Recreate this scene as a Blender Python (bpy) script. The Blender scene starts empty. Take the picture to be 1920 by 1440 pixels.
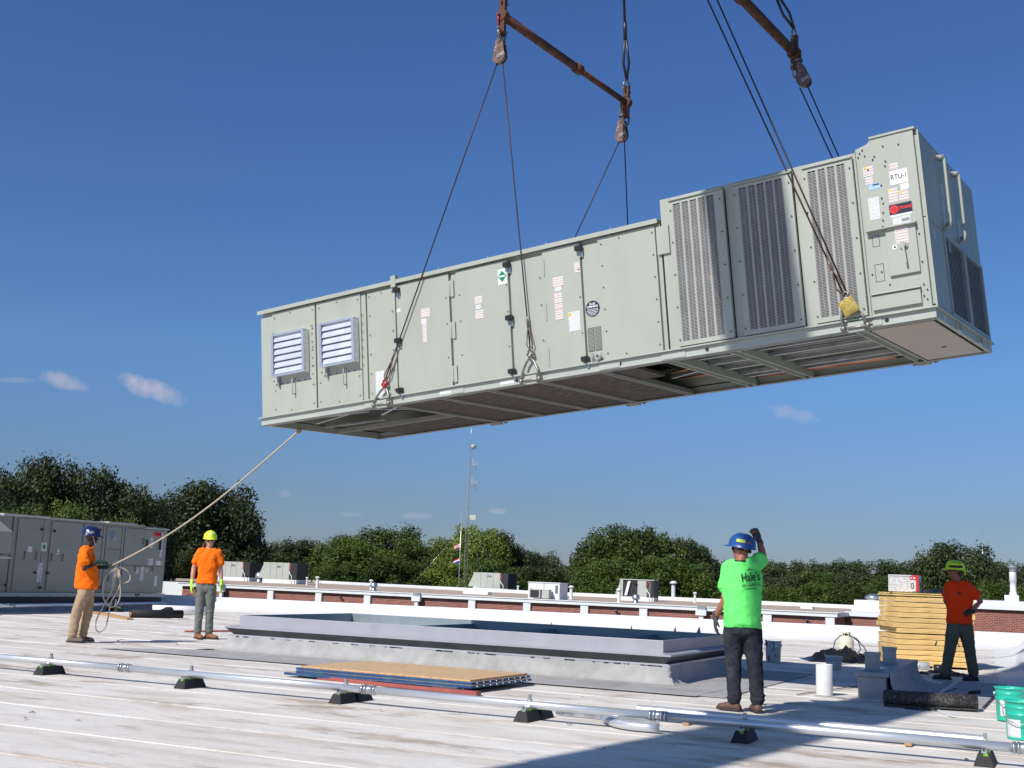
import bpy, bmesh, math, random
import numpy as np
from mathutils import Vector, Matrix, Euler, noise
R = math.radians
random.seed(7); rng = np.random.default_rng(7)
sc = bpy.context.scene
col = sc.collection

# ------------------------------------------------------------------ camera, sky, sun, exposure
YAW, PITCH, ROLL, EYE = R(-26.2), R(9.36), R(2.18), 1.31
fwd = Vector((math.sin(YAW)*math.cos(PITCH), math.cos(YAW)*math.cos(PITCH), math.sin(PITCH)))
r0 = Vector((math.cos(YAW), -math.sin(YAW), 0)); u0 = r0.cross(fwd)
rt = math.cos(ROLL)*r0 + math.sin(ROLL)*u0
up = -math.sin(ROLL)*r0 + math.cos(ROLL)*u0
cd = bpy.data.cameras.new('camera'); cam = bpy.data.objects.new('camera', cd); col.objects.link(cam)
cam.matrix_world = Matrix(((rt.x, up.x, -fwd.x, 0), (rt.y, up.y, -fwd.y, 0), (rt.z, up.z, -fwd.z, EYE), (0, 0, 0, 1)))
cd.sensor_width = 36; cd.lens = 2200/1920*36; cd.clip_end = 6000; cd.clip_start = .1
sc.camera = cam

SUN_AZ, SUN_EL = R(16), R(42)          # shadows run towards (sin az, cos az)
ts = Vector((-math.sin(SUN_AZ)*math.cos(SUN_EL), -math.cos(SUN_AZ)*math.cos(SUN_EL), math.sin(SUN_EL)))
sd = bpy.data.lights.new('sun', 'SUN'); sun = bpy.data.objects.new('sun', sd); col.objects.link(sun)
sun.rotation_euler = ts.to_track_quat('Z', 'Y').to_euler()
sd.energy = 4.6; sd.angle = R(.53); sd.color = (1, .955, .89)

w = bpy.data.worlds.new('World'); sc.world = w; w.use_nodes = True
nt = w.node_tree; nt.nodes.clear(); N = nt.nodes.new; Lk = nt.links.new
out = N('ShaderNodeOutputWorld'); bg = N('ShaderNodeBackground'); Lk(bg.outputs[0], out.inputs[0])
sky = N('ShaderNodeTexSky'); sky.sky_type = 'NISHITA'; sky.sun_disc = False
sky.sun_elevation = SUN_EL; sky.sun_rotation = math.atan2(ts.x, ts.y)
sky.air_density = 1.0; sky.dust_density = .35; sky.ozone_density = 2.2; sky.altitude = 200
tint = N('ShaderNodeMix'); tint.data_type = 'RGBA'; tint.blend_type = 'MULTIPLY'; tint.inputs[0].default_value = 1
Lk(sky.outputs[0], tint.inputs[6])
tc = N('ShaderNodeTexCoord'); cur = tint.outputs[2]
sz_ = N('ShaderNodeSeparateXYZ'); Lk(tc.outputs['Generated'], sz_.inputs[0]); rp = N('ShaderNodeValToRGB'); Lk(sz_.outputs[2], rp.inputs[0])
SKYR = [(0, (.39, .47, .71)), (.06, (.40, .50, .74)), (.17, (.50, .73, 1.04)), (.45, (.49, .75, 1.18)), (.8, (.58, .76, 1.0))]   # clear deep blue air: thinner towards the horizon haze
while len(rp.color_ramp.elements) < 5: rp.color_ramp.elements.new(.5)
for e_, (p_, c_) in zip(rp.color_ramp.elements, SKYR): e_.position = p_; e_.color = (*[min(v, 2) for v in c_], 1)
Lk(rp.outputs[0], tint.inputs[7])
# small fair-weather clouds far away: (azimuth from +Y, elevation, half width, half height, tilt, density) in degrees
CLOUDS = [(-43.4, 8.05, 1.75, .55, -17, 1.0), (-47.4, 8.1, 1.15, .42, -12, .8), (-49.3, 7.95, .9, .18, 4, .4), (-12.5, 8.15, 1.3, .42, -12, .45),
          (-30.5, 2.75, .8, .2, 0, .45), (-26.7, 3.15, .5, .16, 0, .45), (-36.9, 3.55, .4, .22, 0, .3), (-33.7, 2.7, .8, .15, 0, .25)]
nz = N('ShaderNodeTexNoise'); nz.inputs['Scale'].default_value = 70; nz.inputs['Detail'].default_value = 6; nz.inputs['Roughness'].default_value = .6
Lk(tc.outputs['Generated'], nz.inputs['Vector'])
def mth(op, a, b=None, clamp=False):
    m = N('ShaderNodeMath'); m.operation = op; m.use_clamp = clamp
    for i, v in enumerate((a, b)):
        if v is None: continue
        if isinstance(v, (int, float)): m.inputs[i].default_value = v
        else: Lk(v, m.inputs[i])
    return m.outputs[0]
def vdot(v, c):
    m = N('ShaderNodeVectorMath'); m.operation = 'DOT_PRODUCT'; Lk(v, m.inputs[0]); m.inputs[1].default_value = c; return m.outputs['Value']
for az, el, hw, hh, tl, dens in CLOUDS:
    az, el = R(az), R(el)
    d = Vector((math.sin(az)*math.cos(el), math.cos(az)*math.cos(el), math.sin(el)))
    a = Vector((math.cos(az), -math.sin(az), 0)); b = a.cross(d); t = R(tl)
    a2 = a*math.cos(t) + b*math.sin(t); b2 = -a*math.sin(t) + b*math.cos(t)
    ua = vdot(tc.outputs['Generated'], a2/R(hw)); vb = vdot(tc.outputs['Generated'], b2/R(hh)); fr = vdot(tc.outputs['Generated'], d)
    off = mth('MULTIPLY', mth('SUBTRACT', nz.outputs['Fac'], .5), 1.5)
    rr = mth('ADD', mth('ADD', mth('POWER', mth('ABSOLUTE', ua), 2), mth('POWER', mth('ABSOLUTE', vb), 2)), mth('MULTIPLY', off, 1.6))
    m = mth('MULTIPLY', mth('SUBTRACT', 1.0, rr, True), mth('GREATER_THAN', fr, .5))
    m = mth('MULTIPLY', mth('POWER', m, 1.1), .62*dens)
    mx = N('ShaderNodeMix'); mx.data_type = 'RGBA'; Lk(m, mx.inputs[0]); Lk(cur, mx.inputs[6]); mx.inputs[7].default_value = (6.0, 5.7, 6.6, 1); cur = mx.outputs[2]
Lk(cur, bg.inputs[0]); bg.inputs[1].default_value = .095
sc.view_settings.view_transform = 'Standard'; sc.view_settings.look = 'None'; sc.view_settings.exposure = 0; sc.view_settings.gamma = 1
sc.view_settings.use_curve_mapping = False
sc.cycles.max_bounces = 6

# ------------------------------------------------------------------ materials
def s2l(c): return tuple((x/12.92 if x <= .04045 else ((x+.055)/1.055)**2.4) for x in c)
def rgb(r, g, b): return s2l((r/255, g/255, b/255))
def mat(name, c, rough=.6, metal=0, var=.06, vscale=3, c2=None, c2scale=2, c2thr=(.5, .65), bump=0, bscale=40, stretch=(1, 1, 1), spec=.5, coat=0, randv=0):
    m = bpy.data.materials.new(name); m.use_nodes = True; t = m.node_tree; b = t.nodes['Principled BSDF']
    n = t.nodes.new; l = t.links.new
    b.inputs['Roughness'].default_value = rough; b.inputs['Metallic'].default_value = metal; b.inputs['Specular IOR Level'].default_value = spec
    b.inputs['Coat Weight'].default_value = coat
    if name.endswith(('shirt', 'cloth', 'denim')): b.inputs['Specular IOR Level'].default_value = .12
    co = n('ShaderNodeTexCoord'); mp = n('ShaderNodeMapping'); mp.inputs['Scale'].default_value = stretch; l(co.outputs['Object'], mp.inputs[0])
    nz = n('ShaderNodeTexNoise'); nz.inputs['Scale'].default_value = vscale; nz.inputs['Detail'].default_value = 7; nz.inputs['Roughness'].default_value = .62; l(mp.outputs[0], nz.inputs[0])
    mr = n('ShaderNodeMapRange'); mr.inputs[3].default_value = 1-var*1.6; mr.inputs[4].default_value = 1+var*1.6; mr.inputs[1].default_value = .25; mr.inputs[2].default_value = .75; l(nz.outputs[0], mr.inputs[0])
    hs = n('ShaderNodeHueSaturation'); l(mr.outputs[0], hs.inputs['Value'])
    src = None
    if c2:
        n2 = n('ShaderNodeTexNoise'); n2.inputs['Scale'].default_value = c2scale; n2.inputs['Detail'].default_value = 6; n2.inputs['Roughness'].default_value = .65; l(mp.outputs[0], n2.inputs[0])
        r2 = n('ShaderNodeMapRange'); r2.inputs[1].default_value = c2thr[0]; r2.inputs[2].default_value = c2thr[1]; l(n2.outputs[0], r2.inputs[0])
        mx = n('ShaderNodeMix'); mx.data_type = 'RGBA'; l(r2.outputs[0], mx.inputs[0]); mx.inputs[6].default_value = (*c, 1); mx.inputs[7].default_value = (*c2, 1); l(mx.outputs[2], hs.inputs['Color'])
    else: hs.inputs['Color'].default_value = (*c, 1)
    o = hs.outputs[0]
    if randv:
        oi = n('ShaderNodeObjectInfo'); m3 = n('ShaderNodeMapRange'); m3.inputs[3].default_value = 1-randv; m3.inputs[4].default_value = 1+randv; l(oi.outputs['Random'], m3.inputs[0])
        h2 = n('ShaderNodeHueSaturation'); l(m3.outputs[0], h2.inputs['Value']); l(o, h2.inputs['Color']); o = h2.outputs[0]
    l(o, b.inputs['Base Color'])
    rr = n('ShaderNodeMapRange'); rr.inputs[3].default_value = max(0, rough-.08); rr.inputs[4].default_value = min(1, rough+.08); l(nz.outputs[0], rr.inputs[0]); l(rr.outputs[0], b.inputs['Roughness'])
    if bump:
        n3 = n('ShaderNodeTexNoise'); n3.inputs['Scale'].default_value = bscale; n3.inputs['Detail'].default_value = 4; l(mp.outputs[0], n3.inputs[0])
        bp = n('ShaderNodeBump'); bp.inputs['Strength'].default_value = bump; bp.inputs['Distance'].default_value = .02; l(n3.outputs[0], bp.inputs['Height']); l(bp.outputs[0], b.inputs['Normal'])
    return m

M = {}
M['casing'] = mat('casing_paint', (.405, .425, .365), .42, 0, .035, 1.6, c2=(.365, .38, .325), c2scale=1.1, c2thr=(.5, .75), stretch=(1, 1, .35))
M['rail'] = mat('rail_paint', (.42, .45, .40), .45, 0, .05, 2)
M['gap'] = mat('dark_gasket', (.022, .021, .02), .8)
M['black'] = mat('black_plastic', (.018, .018, .02), .42)
M['galv'] = mat('galvanised_steel', (.52, .54, .56), .34, .85, .12, 6, c2=(.38, .4, .42), c2scale=9)
M['alu'] = mat('mill_aluminium', (.72, .74, .78), .3, .75, .05, 5)
M['alu_blade'] = mat('louvre_aluminium', (.70, .73, .80), .38, .45, .05, 5)
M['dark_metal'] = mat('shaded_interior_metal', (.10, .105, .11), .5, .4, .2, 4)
M['under_steel'] = mat('underframe_steel', (.30, .30, .285), .5, .3, .15, 4)
M['under_panel'] = mat('underside_panel', (.40, .39, .37), .3, .7, .08, 2)
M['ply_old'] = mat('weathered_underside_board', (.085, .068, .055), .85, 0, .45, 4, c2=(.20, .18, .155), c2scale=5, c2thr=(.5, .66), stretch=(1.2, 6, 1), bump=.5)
M['copper'] = mat('copper_pipe', (.55, .22, .13), .35, .8, .1)
M['rope_wire'] = mat('wire_rope_steel', (.055, .03, .026), .55, .3, .2, 30)
M['rust'] = mat('rusty_brown_steel', (.12, .045, .025), .75, .1, .3, 9, c2=(.05, .022, .016), c2scale=7)
M['block'] = mat('worn_pulley_steel', (.16, .10, .08), .5, .4, .3, 12, c2=(.4, .36, .33), c2scale=14, c2thr=(.55, .65))
M['shackle'] = mat('worn_shackle_steel', (.28, .26, .24), .4, .7, .2, 15)
M['red_pin'] = mat('red_shackle_pin', (.38, .02, .02), .45)
M['yellow_pad'] = mat('yellow_softener_pad', (.50, .38, .10), .8, 0, .3, 14, c2=(.3, .22, .06), c2scale=12, bump=.4)
M['rope'] = mat('tan_fibre_rope', (.55, .46, .35), .9, 0, .25, 90, bump=.5, bscale=150)
M['shade_casing'] = mat('shaded_casing_paint', (.265, .275, .235), .42, 0, .05, 1.5)  # darker copy of the casing paint: the left unit's shade is in its colour
M['membrane'] = None
M['cant'] = mat('grey_cap_sheet', (.385, .38, .37), .85, 0, .13, 4, c2=(.31, .305, .295), c2scale=1.2, bump=.35, bscale=60)
M['curb_metal'] = mat('galvanised_curb_sheet', (.40, .41, .45), .45, .25, .05, 3)
M['inner_curb'] = mat('inner_curb_metal', (.30, .36, .38), .45, .35, .08, 3)
M['black_pit'] = mat('dark_duct_opening', (.01, .01, .01), .9)
M['white_coat'] = mat('white_roof_coating', (.76, .75, .72), .75, 0, .05, 2, c2=(.62, .58, .52), c2scale=1.3, c2thr=(.55, .8), stretch=(.3, 1, 1), bump=.15, bscale=12)
M['white_paint'] = mat('white_metal_paint', (.78, .79, .79), .5, 0, .04, 2)
M['gravel'] = mat('tan_gravel_roofing', (.47, .37, .28), .95, 0, .12, 3, c2=(.38, .3, .23), c2scale=.25, bump=.5, bscale=20)
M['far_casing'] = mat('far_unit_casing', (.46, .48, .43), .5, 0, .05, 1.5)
M['coil'] = mat('dark_condenser_coil', (.035, .035, .04), .6, .3)
M['orange_red'] = mat('red_brown_end_plate', (.3, .06, .03), .6)
M['foam'] = mat('yellow_foam_board', (.84, .57, .22), .85, 0, .09, 6, c2=(.62, .39, .13), c2scale=3, stretch=(1, 1, 6), bump=.2, bscale=50, randv=.07)
M['foam_skin'] = mat('foil_facer', (.62, .52, .36), .6, 0, .1)
M['osb'] = mat('oriented_strand_board', (.62, .42, .23), .8, 0, .14, 22, c2=(.50, .33, .18), c2scale=14, bump=.2)
M['blue_steel'] = mat('blue_painted_steel', (.015, .07, .20), .5, 0, .15, 5, c2=(.03, .13, .18), c2scale=3)
M['red_steel'] = mat('faded_red_steel', (.36, .09, .07), .6, 0, .15, 8)
M['blackroll'] = mat('black_roofing_membrane', (.032, .029, .026), .5, 0, .3, 20, c2=(.16, .15, .14), c2scale=45, c2thr=(.50, .64), bump=.5, bscale=90)
M['rubber'] = mat('black_rubber', (.014, .014, .015), .7, 0, .2, 20)
M['lime'] = mat('lime_green_plastic', (.13, .42, .03), .5)
M['pipe'] = mat('galvanised_conduit', (.66, .68, .71), .36, .62, .03, 3)
M['teal'] = mat('teal_pail_paint', (.02, .50, .35), .35, 0, .04, 5, coat=.2)
M['pail_white'] = mat('white_plastic', (.66, .68, .68), .5, 0, .06, 8, c2=(.35, .36, .36), c2scale=5, c2thr=(.62, .7))
M['tank'] = mat('cream_tank_paint', (.70, .67, .52), .4, 0, .04, 5, c2=(.5, .45, .3), c2scale=5, c2thr=(.6, .75))
M['poly'] = mat('crumpled_black_plastic', (.012, .012, .013), .18, 0, .2)
M['pvc'] = mat('white_vent_pipe', (.68, .68, .66), .6, 0, .08, 6, c2=(.3, .29, .27), c2scale=5, c2thr=(.66, .72))
M['timber'] = mat('bare_timber', (.48, .27, .13), .75, 0, .15, 12, stretch=(1, 6, 6))
M['red_tape'] = mat('red_plastic', (.65, .02, .03), .4)
M['bark'] = mat('tree_bark', (.13, .10, .075), .9, 0, .25, 4, bump=.5)
M['glaze'] = mat('translucent_skylight_panel', (.55, .56, .58), .35, 0, .1, 1.2, c2=(.42, .38, .38), c2scale=.5, stretch=(1, 1, 1))
M['grey_metal'] = mat('grey_flashing', (.30, .33, .36), .5, .3, .1)
M['orange'] = mat('orange_tshirt', (1.0, .18, .010), .85, 0, .05, 5, bump=.75, bscale=13)
M['orange2'] = mat('red_orange_tshirt', (1.0, .06, .010), .85, 0, .05, 5, bump=.75, bscale=13)
M['green'] = mat('neon_green_tshirt', (.16, .90, .18), .8, 0, .04, 5, bump=.75, bscale=13)
M['khaki'] = mat('khaki_cloth', (.42, .30, .19), .9, 0, .1, 8, bump=.8, bscale=16)
M['grey_cloth'] = mat('grey_cloth', (.17, .18, .165), .9, 0, .1, 8, bump=.8, bscale=16)
M['denim'] = mat('dark_denim', (.028, .030, .040), .9, 0, .2, 10, c2=(.05, .053, .065), c2scale=4, bump=.8, bscale=16)
M['olive'] = mat('dark_olive_cloth', (.14, .125, .085), .9, 0, .12, 8, bump=.8, bscale=16)
M['skin_dark'] = mat('dark_skin', (.050, .024, .016), .5, 0, .08, 12)
M['skin_tan'] = mat('tanned_skin', (.36, .13, .075), .55, 0, .08, 12)
M['skin_fair'] = mat('fair_skin', (.55, .29, .20), .5, 0, .06, 12)
M['navy'] = mat('navy_hat_plastic', (.012, .02, .075), .22, 0, .06, 5, coat=.3)
M['hatblue'] = mat('blue_hat_plastic', (.02, .085, .30), .35, 0, .1, 5)
M['yellow_hat'] = mat('fluorescent_yellow_hat', (.70, .95, .02), .35, 0, .03)
M['boot_grey'] = mat('grey_suede', (.20, .15, .12), .85, 0, .15, 12)
M['boot_brown'] = mat('brown_leather', (.27, .10, .045), .55, 0, .15, 12)
M['boot_umber'] = mat('worn_umber_leather', (.12, .06, .04), .6, 0, .15, 12)
M['boot_dark'] = mat('dark_leather', (.04, .025, .02), .6, 0, .15, 12)
M['glove_green'] = mat('dark_green_glove', (.012, .045, .032), .8, 0, .2, 20)
M['glove_hiv'] = mat('neon_glove', (.50, .85, .08), .8, 0, .05, 20)
M['glove_grey'] = mat('grey_glove', (.06, .06, .075), .8, 0, .2, 20)
M['hair'] = mat('brown_hair', (.07, .035, .02), .7, 0, .2, 30)
M['lens'] = mat('dark_lens', (.012, .012, .016), .08, 0, 0)
M['red_lens'] = mat('mirror_red_lens', (.35, .03, .04), .08, .5, 0)
M['white'] = mat('white_plastic_clean', (.8, .8, .8), .4, 0, .02)
M['card'] = mat('printed_cardboard', (.70, .70, .68), .7, 0, .06, 30)
M['red_print'] = mat('red_print', (.55, .025, .03), .6)
M['black_print'] = mat('black_print', (.012, .012, .014), .6)
M['navy_print'] = mat('navy_print', (.012, .015, .035), .4)
M['trane_red'] = mat('red_badge_print', (.85, .03, .03), .4)
M['green_print'] = mat('green_print', (.0, .25, .12), .5)
M['yellow_print'] = mat('yellow_print', (.85, .55, .03), .5)
M['yellow_tape'] = mat('yellow_sticker', (.62, .68, .04), .5)
M['blue_print'] = mat('pale_blue_print', (.35, .55, .85), .5)
M['grey_print'] = mat('grey_print', (.25, .26, .27), .5)
M['glass_blue'] = mat('blue_grey_panel_window', (.13, .24, .30), .15, 0, .05)
M['flag_red'] = mat('red_cloth', (.5, .03, .04), .8); M['flag_blue'] = mat('blue_cloth', (.02, .04, .3), .8)

def lines_mat(name, base, c, period, duty=.45, axis=2, metal=0, rough=.6, jitter=None):
    """printed / slotted stripes along an object axis; jitter breaks the stripes up like words"""
    m = bpy.data.materials.new(name); m.use_nodes = True; t = m.node_tree; b = t.nodes['Principled BSDF']; n = t.nodes.new; l = t.links.new
    b.inputs['Roughness'].default_value = rough; b.inputs['Metallic'].default_value = metal
    co = n('ShaderNodeTexCoord'); sp = n('ShaderNodeSeparateXYZ'); l(co.outputs['Object'], sp.inputs[0])
    a = n('ShaderNodeMath'); a.operation = 'DIVIDE'; l(sp.outputs[axis], a.inputs[0]); a.inputs[1].default_value = period
    f = n('ShaderNodeMath'); f.operation = 'FRACT'; l(a.outputs[0], f.inputs[0])
    g = n('ShaderNodeMath'); g.operation = 'LESS_THAN'; l(f.outputs[0], g.inputs[0]); g.inputs[1].default_value = duty
    fac = g.outputs[0]
    if jitter:
        nn = n('ShaderNodeTexNoise'); nn.inputs['Scale'].default_value = jitter; l(co.outputs['Object'], nn.inputs[0])
        gt = n('ShaderNodeMath'); gt.operation = 'GREATER_THAN'; l(nn.outputs[0], gt.inputs[0]); gt.inputs[1].default_value = .46
        mu = n('ShaderNodeMath'); mu.operation = 'MULTIPLY'; l(fac, mu.inputs[0]); l(gt.outputs[0], mu.inputs[1]); fac = mu.outputs[0]
    mx = n('ShaderNodeMix'); mx.data_type = 'RGBA'; l(fac, mx.inputs[0]); mx.inputs[6].default_value = (*base, 1); mx.inputs[7].default_value = (*c, 1); l(mx.outputs[2], b.inputs['Base Color'])
    return m
M['label_red'] = lines_mat('warning_label_print', (.66, .65, .64), (.55, .24, .21), .030, .22)
M['label_grey'] = lines_mat('fine_print_label', (.70, .70, .69), (.46, .46, .48), .018, .35, jitter=60)
M['label_far'] = lines_mat('far_label_print', (.62, .63, .62), (.2, .2, .2), .05, .4, jitter=25)
M['guard'] = lines_mat('slotted_guard_metal', (.035, .035, .038), (.36, .37, .38), .0165, .42, 2, .2, .5)
M['slot_metal'] = mat('slotted_guard_steel', (.36, .35, .34), .5, .1, .1, 3)
M['grille'] = lines_mat('slotted_grille', (.05, .05, .05), (.33, .35, .31), .016, .5)
M['card_print'] = lines_mat('carton_fine_print', (.70, .70, .68), (.42, .42, .41), .03, .5, jitter=22)

def brick_mat():
    m = bpy.data.materials.new('red_brick'); m.use_nodes = True; t = m.node_tree; b = t.nodes['Principled BSDF']; n = t.nodes.new; l = t.links.new
    b.inputs['Roughness'].default_value = .9
    co = n('ShaderNodeTexCoord'); sp = n('ShaderNodeSeparateXYZ'); l(co.outputs['Object'], sp.inputs[0])
    ad = n('ShaderNodeMath'); ad.operation = 'ADD'; l(sp.outputs[0], ad.inputs[0]); l(sp.outputs[1], ad.inputs[1])
    cb = n('ShaderNodeCombineXYZ'); l(ad.outputs[0], cb.inputs[0]); l(sp.outputs[2], cb.inputs[1])
    br = n('ShaderNodeTexBrick'); l(cb.outputs[0], br.inputs[0]); br.inputs['Scale'].default_value = 1
    br.inputs['Brick Width'].default_value = .30; br.inputs['Row Height'].default_value = .115; br.inputs['Mortar Size'].default_value = .014
    br.inputs['Color1'].default_value = (.34, .085, .06, 1); br.inputs['Color2'].default_value = (.20, .05, .04, 1); br.inputs['Mortar'].default_value = (.36, .27, .23, 1)
    nn = n('ShaderNodeTexNoise'); nn.inputs['Scale'].default_value = .4; l(co.outputs['Object'], nn.inputs[0])
    mr = n('ShaderNodeMapRange'); mr.inputs[3].default_value = .8; mr.inputs[4].default_value = 1.2; l(nn.outputs[0], mr.inputs[0])
    hs = n('ShaderNodeHueSaturation'); l(br.outputs[0], hs.inputs['Color']); l(mr.outputs[0], hs.inputs['Value']); l(hs.outputs[0], b.inputs['Base Color'])
    bp = n('ShaderNodeBump'); bp.inputs['Distance'].default_value = .01; bp.inputs['Strength'].default_value = .5; bp.invert = True; l(br.outputs['Fac'], bp.inputs['Height']); l(bp.outputs[0], b.inputs['Normal'])
    return m
M['brick'] = brick_mat()

def roof_mat():
    m = bpy.data.materials.new('white_membrane_roofing'); m.use_nodes = True; t = m.node_tree; b = t.nodes['Principled BSDF']; n = t.nodes.new; l = t.links.new
    b.inputs['Roughness'].default_value = .8; b.inputs['Specular IOR Level'].default_value = .3
    ge = n('ShaderNodeNewGeometry')
    def noise_(scale, sx, sy, det=8, rgh=.65):
        mp = n('ShaderNodeMapping'); mp.inputs['Scale'].default_value = (sx, sy, 1); l(ge.outputs['Position'], mp.inputs[0])
        z = n('ShaderNodeTexNoise'); z.inputs['Scale'].default_value = scale; z.inputs['Detail'].default_value = det; z.inputs['Roughness'].default_value = rgh; l(mp.outputs[0], z.inputs[0]); return z.outputs[0]
    def rng_(v, a, b_):
        r = n('ShaderNodeMapRange'); r.inputs[1].default_value = a; r.inputs[2].default_value = b_; l(v, r.inputs[0]); return r.outputs[0]
    def mix_(f, a, c, k=1):
        if k != 1:
            q = n('ShaderNodeMath'); q.operation = 'MULTIPLY'; l(f, q.inputs[0]); q.inputs[1].default_value = k; f = q.outputs[0]
        x = n('ShaderNodeMix'); x.data_type = 'RGBA'; l(f, x.inputs[0])
        if isinstance(a, tuple): x.inputs[6].default_value = (*a, 1)
        else: l(a, x.inputs[6])
        x.inputs[7].default_value = (*c, 1); return x.outputs[2]
    o = mix_(rng_(noise_(.8, .6, 1.2), .40, .68), (.77, .735, .68), (.68, .64, .58))
    o = mix_(rng_(noise_(1.6, .55, 1.8, 9, .7), .48, .64), o, (.52, .44, .355), .72)
    o = mix_(rng_(noise_(.9, .6, 1.5, 10, .72), .545, .63), o, (.36, .29, .22), .85)
    o = mix_(rng_(noise_(2.2, .35, 1.6, 6), .60, .72), o, (.46, .39, .32), .40)
    o = mix_(rng_(noise_(.5, .35, 2.2, 4), .56, .70), o, (.84, .81, .77), .5)
    o = mix_(rng_(noise_(22, 1, 1, 4), .45, .8), o, (.48, .44, .39), .35)
    o = mix_(rng_(noise_(3.4, 1, 1, 3), .735, .76), o, (.12, .1, .085), .7)
    oi = n('ShaderNodeObjectInfo'); mr = n('ShaderNodeMapRange'); mr.inputs[3].default_value = .97; mr.inputs[4].default_value = 1.03; l(oi.outputs['Random'], mr.inputs[0])
    hs = n('ShaderNodeHueSaturation'); l(o, hs.inputs['Color']); l(mr.outputs[0], hs.inputs['Value']); l(hs.outputs[0], b.inputs['Base Color'])
    bp = n('ShaderNodeBump'); bp.inputs['Strength'].default_value = .35; bp.inputs['Distance'].default_value = .025; l(noise_(2.6, .8, 1.3, 5), bp.inputs['Height']); l(bp.outputs[0], b.inputs['Normal'])
    return m
M['membrane'] = roof_mat()

def leaf_mat(name, c, c2):
    m = bpy.data.materials.new(name); m.use_nodes = True; t = m.node_tree; n = t.nodes.new; l = t.links.new
    b = t.nodes['Principled BSDF']; b.inputs['Roughness'].default_value = .55; b.inputs['Specular IOR Level'].default_value = .35
    ge = n('ShaderNodeNewGeometry'); z = n('ShaderNodeTexNoise'); z.inputs['Scale'].default_value = .45; z.inputs['Detail'].default_value = 4; l(ge.outputs['Position'], z.inputs[0])
    mr = n('ShaderNodeMapRange'); mr.inputs[1].default_value = .35; mr.inputs[2].default_value = .65; l(z.outputs[0], mr.inputs[0])
    mx = n('ShaderNodeMix'); mx.data_type = 'RGBA'; l(mr.outputs[0], mx.inputs[0]); mx.inputs[6].default_value = (*c, 1); mx.inputs[7].default_value = (*c2, 1)
    oi = n('ShaderNodeObjectInfo'); m3 = n('ShaderNodeMapRange'); m3.inputs[3].default_value = .75; m3.inputs[4].default_value = 1.25; l(oi.outputs['Random'], m3.inputs[0])
    hs = n('ShaderNodeHueSaturation'); l(mx.outputs[2], hs.inputs['Color']); l(m3.outputs[0], hs.inputs['Value']); l(hs.outputs[0], b.inputs['Base Color'])
    tr = n('ShaderNodeBsdfTranslucent'); l(hs.outputs[0], tr.inputs[0]); ms = n('ShaderNodeMixShader'); ms.inputs[0].default_value = .22
    l(b.outputs[0], ms.inputs[1]); l(tr.outputs[0], ms.inputs[2]); l(ms.outputs[0], t.nodes['Material Output'].inputs[0])
    return m
M['leaf_dark'] = leaf_mat('dark_oak_leaves', (.034, .052, .016), (.075, .10, .028))
M['leaf_mid'] = leaf_mat('green_leaves', (.045, .085, .014), (.10, .15, .024))
M['leaf_light'] = leaf_mat('bright_green_leaves', (.10, .16, .02), (.19, .24, .04))
M['leaf_far'] = leaf_mat('dull_green_leaves', (.05, .072, .026), (.09, .115, .04))
M['grass'] = mat('grass_ground', (.07, .10, .035), .95, 0, .2, .3)

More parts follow.
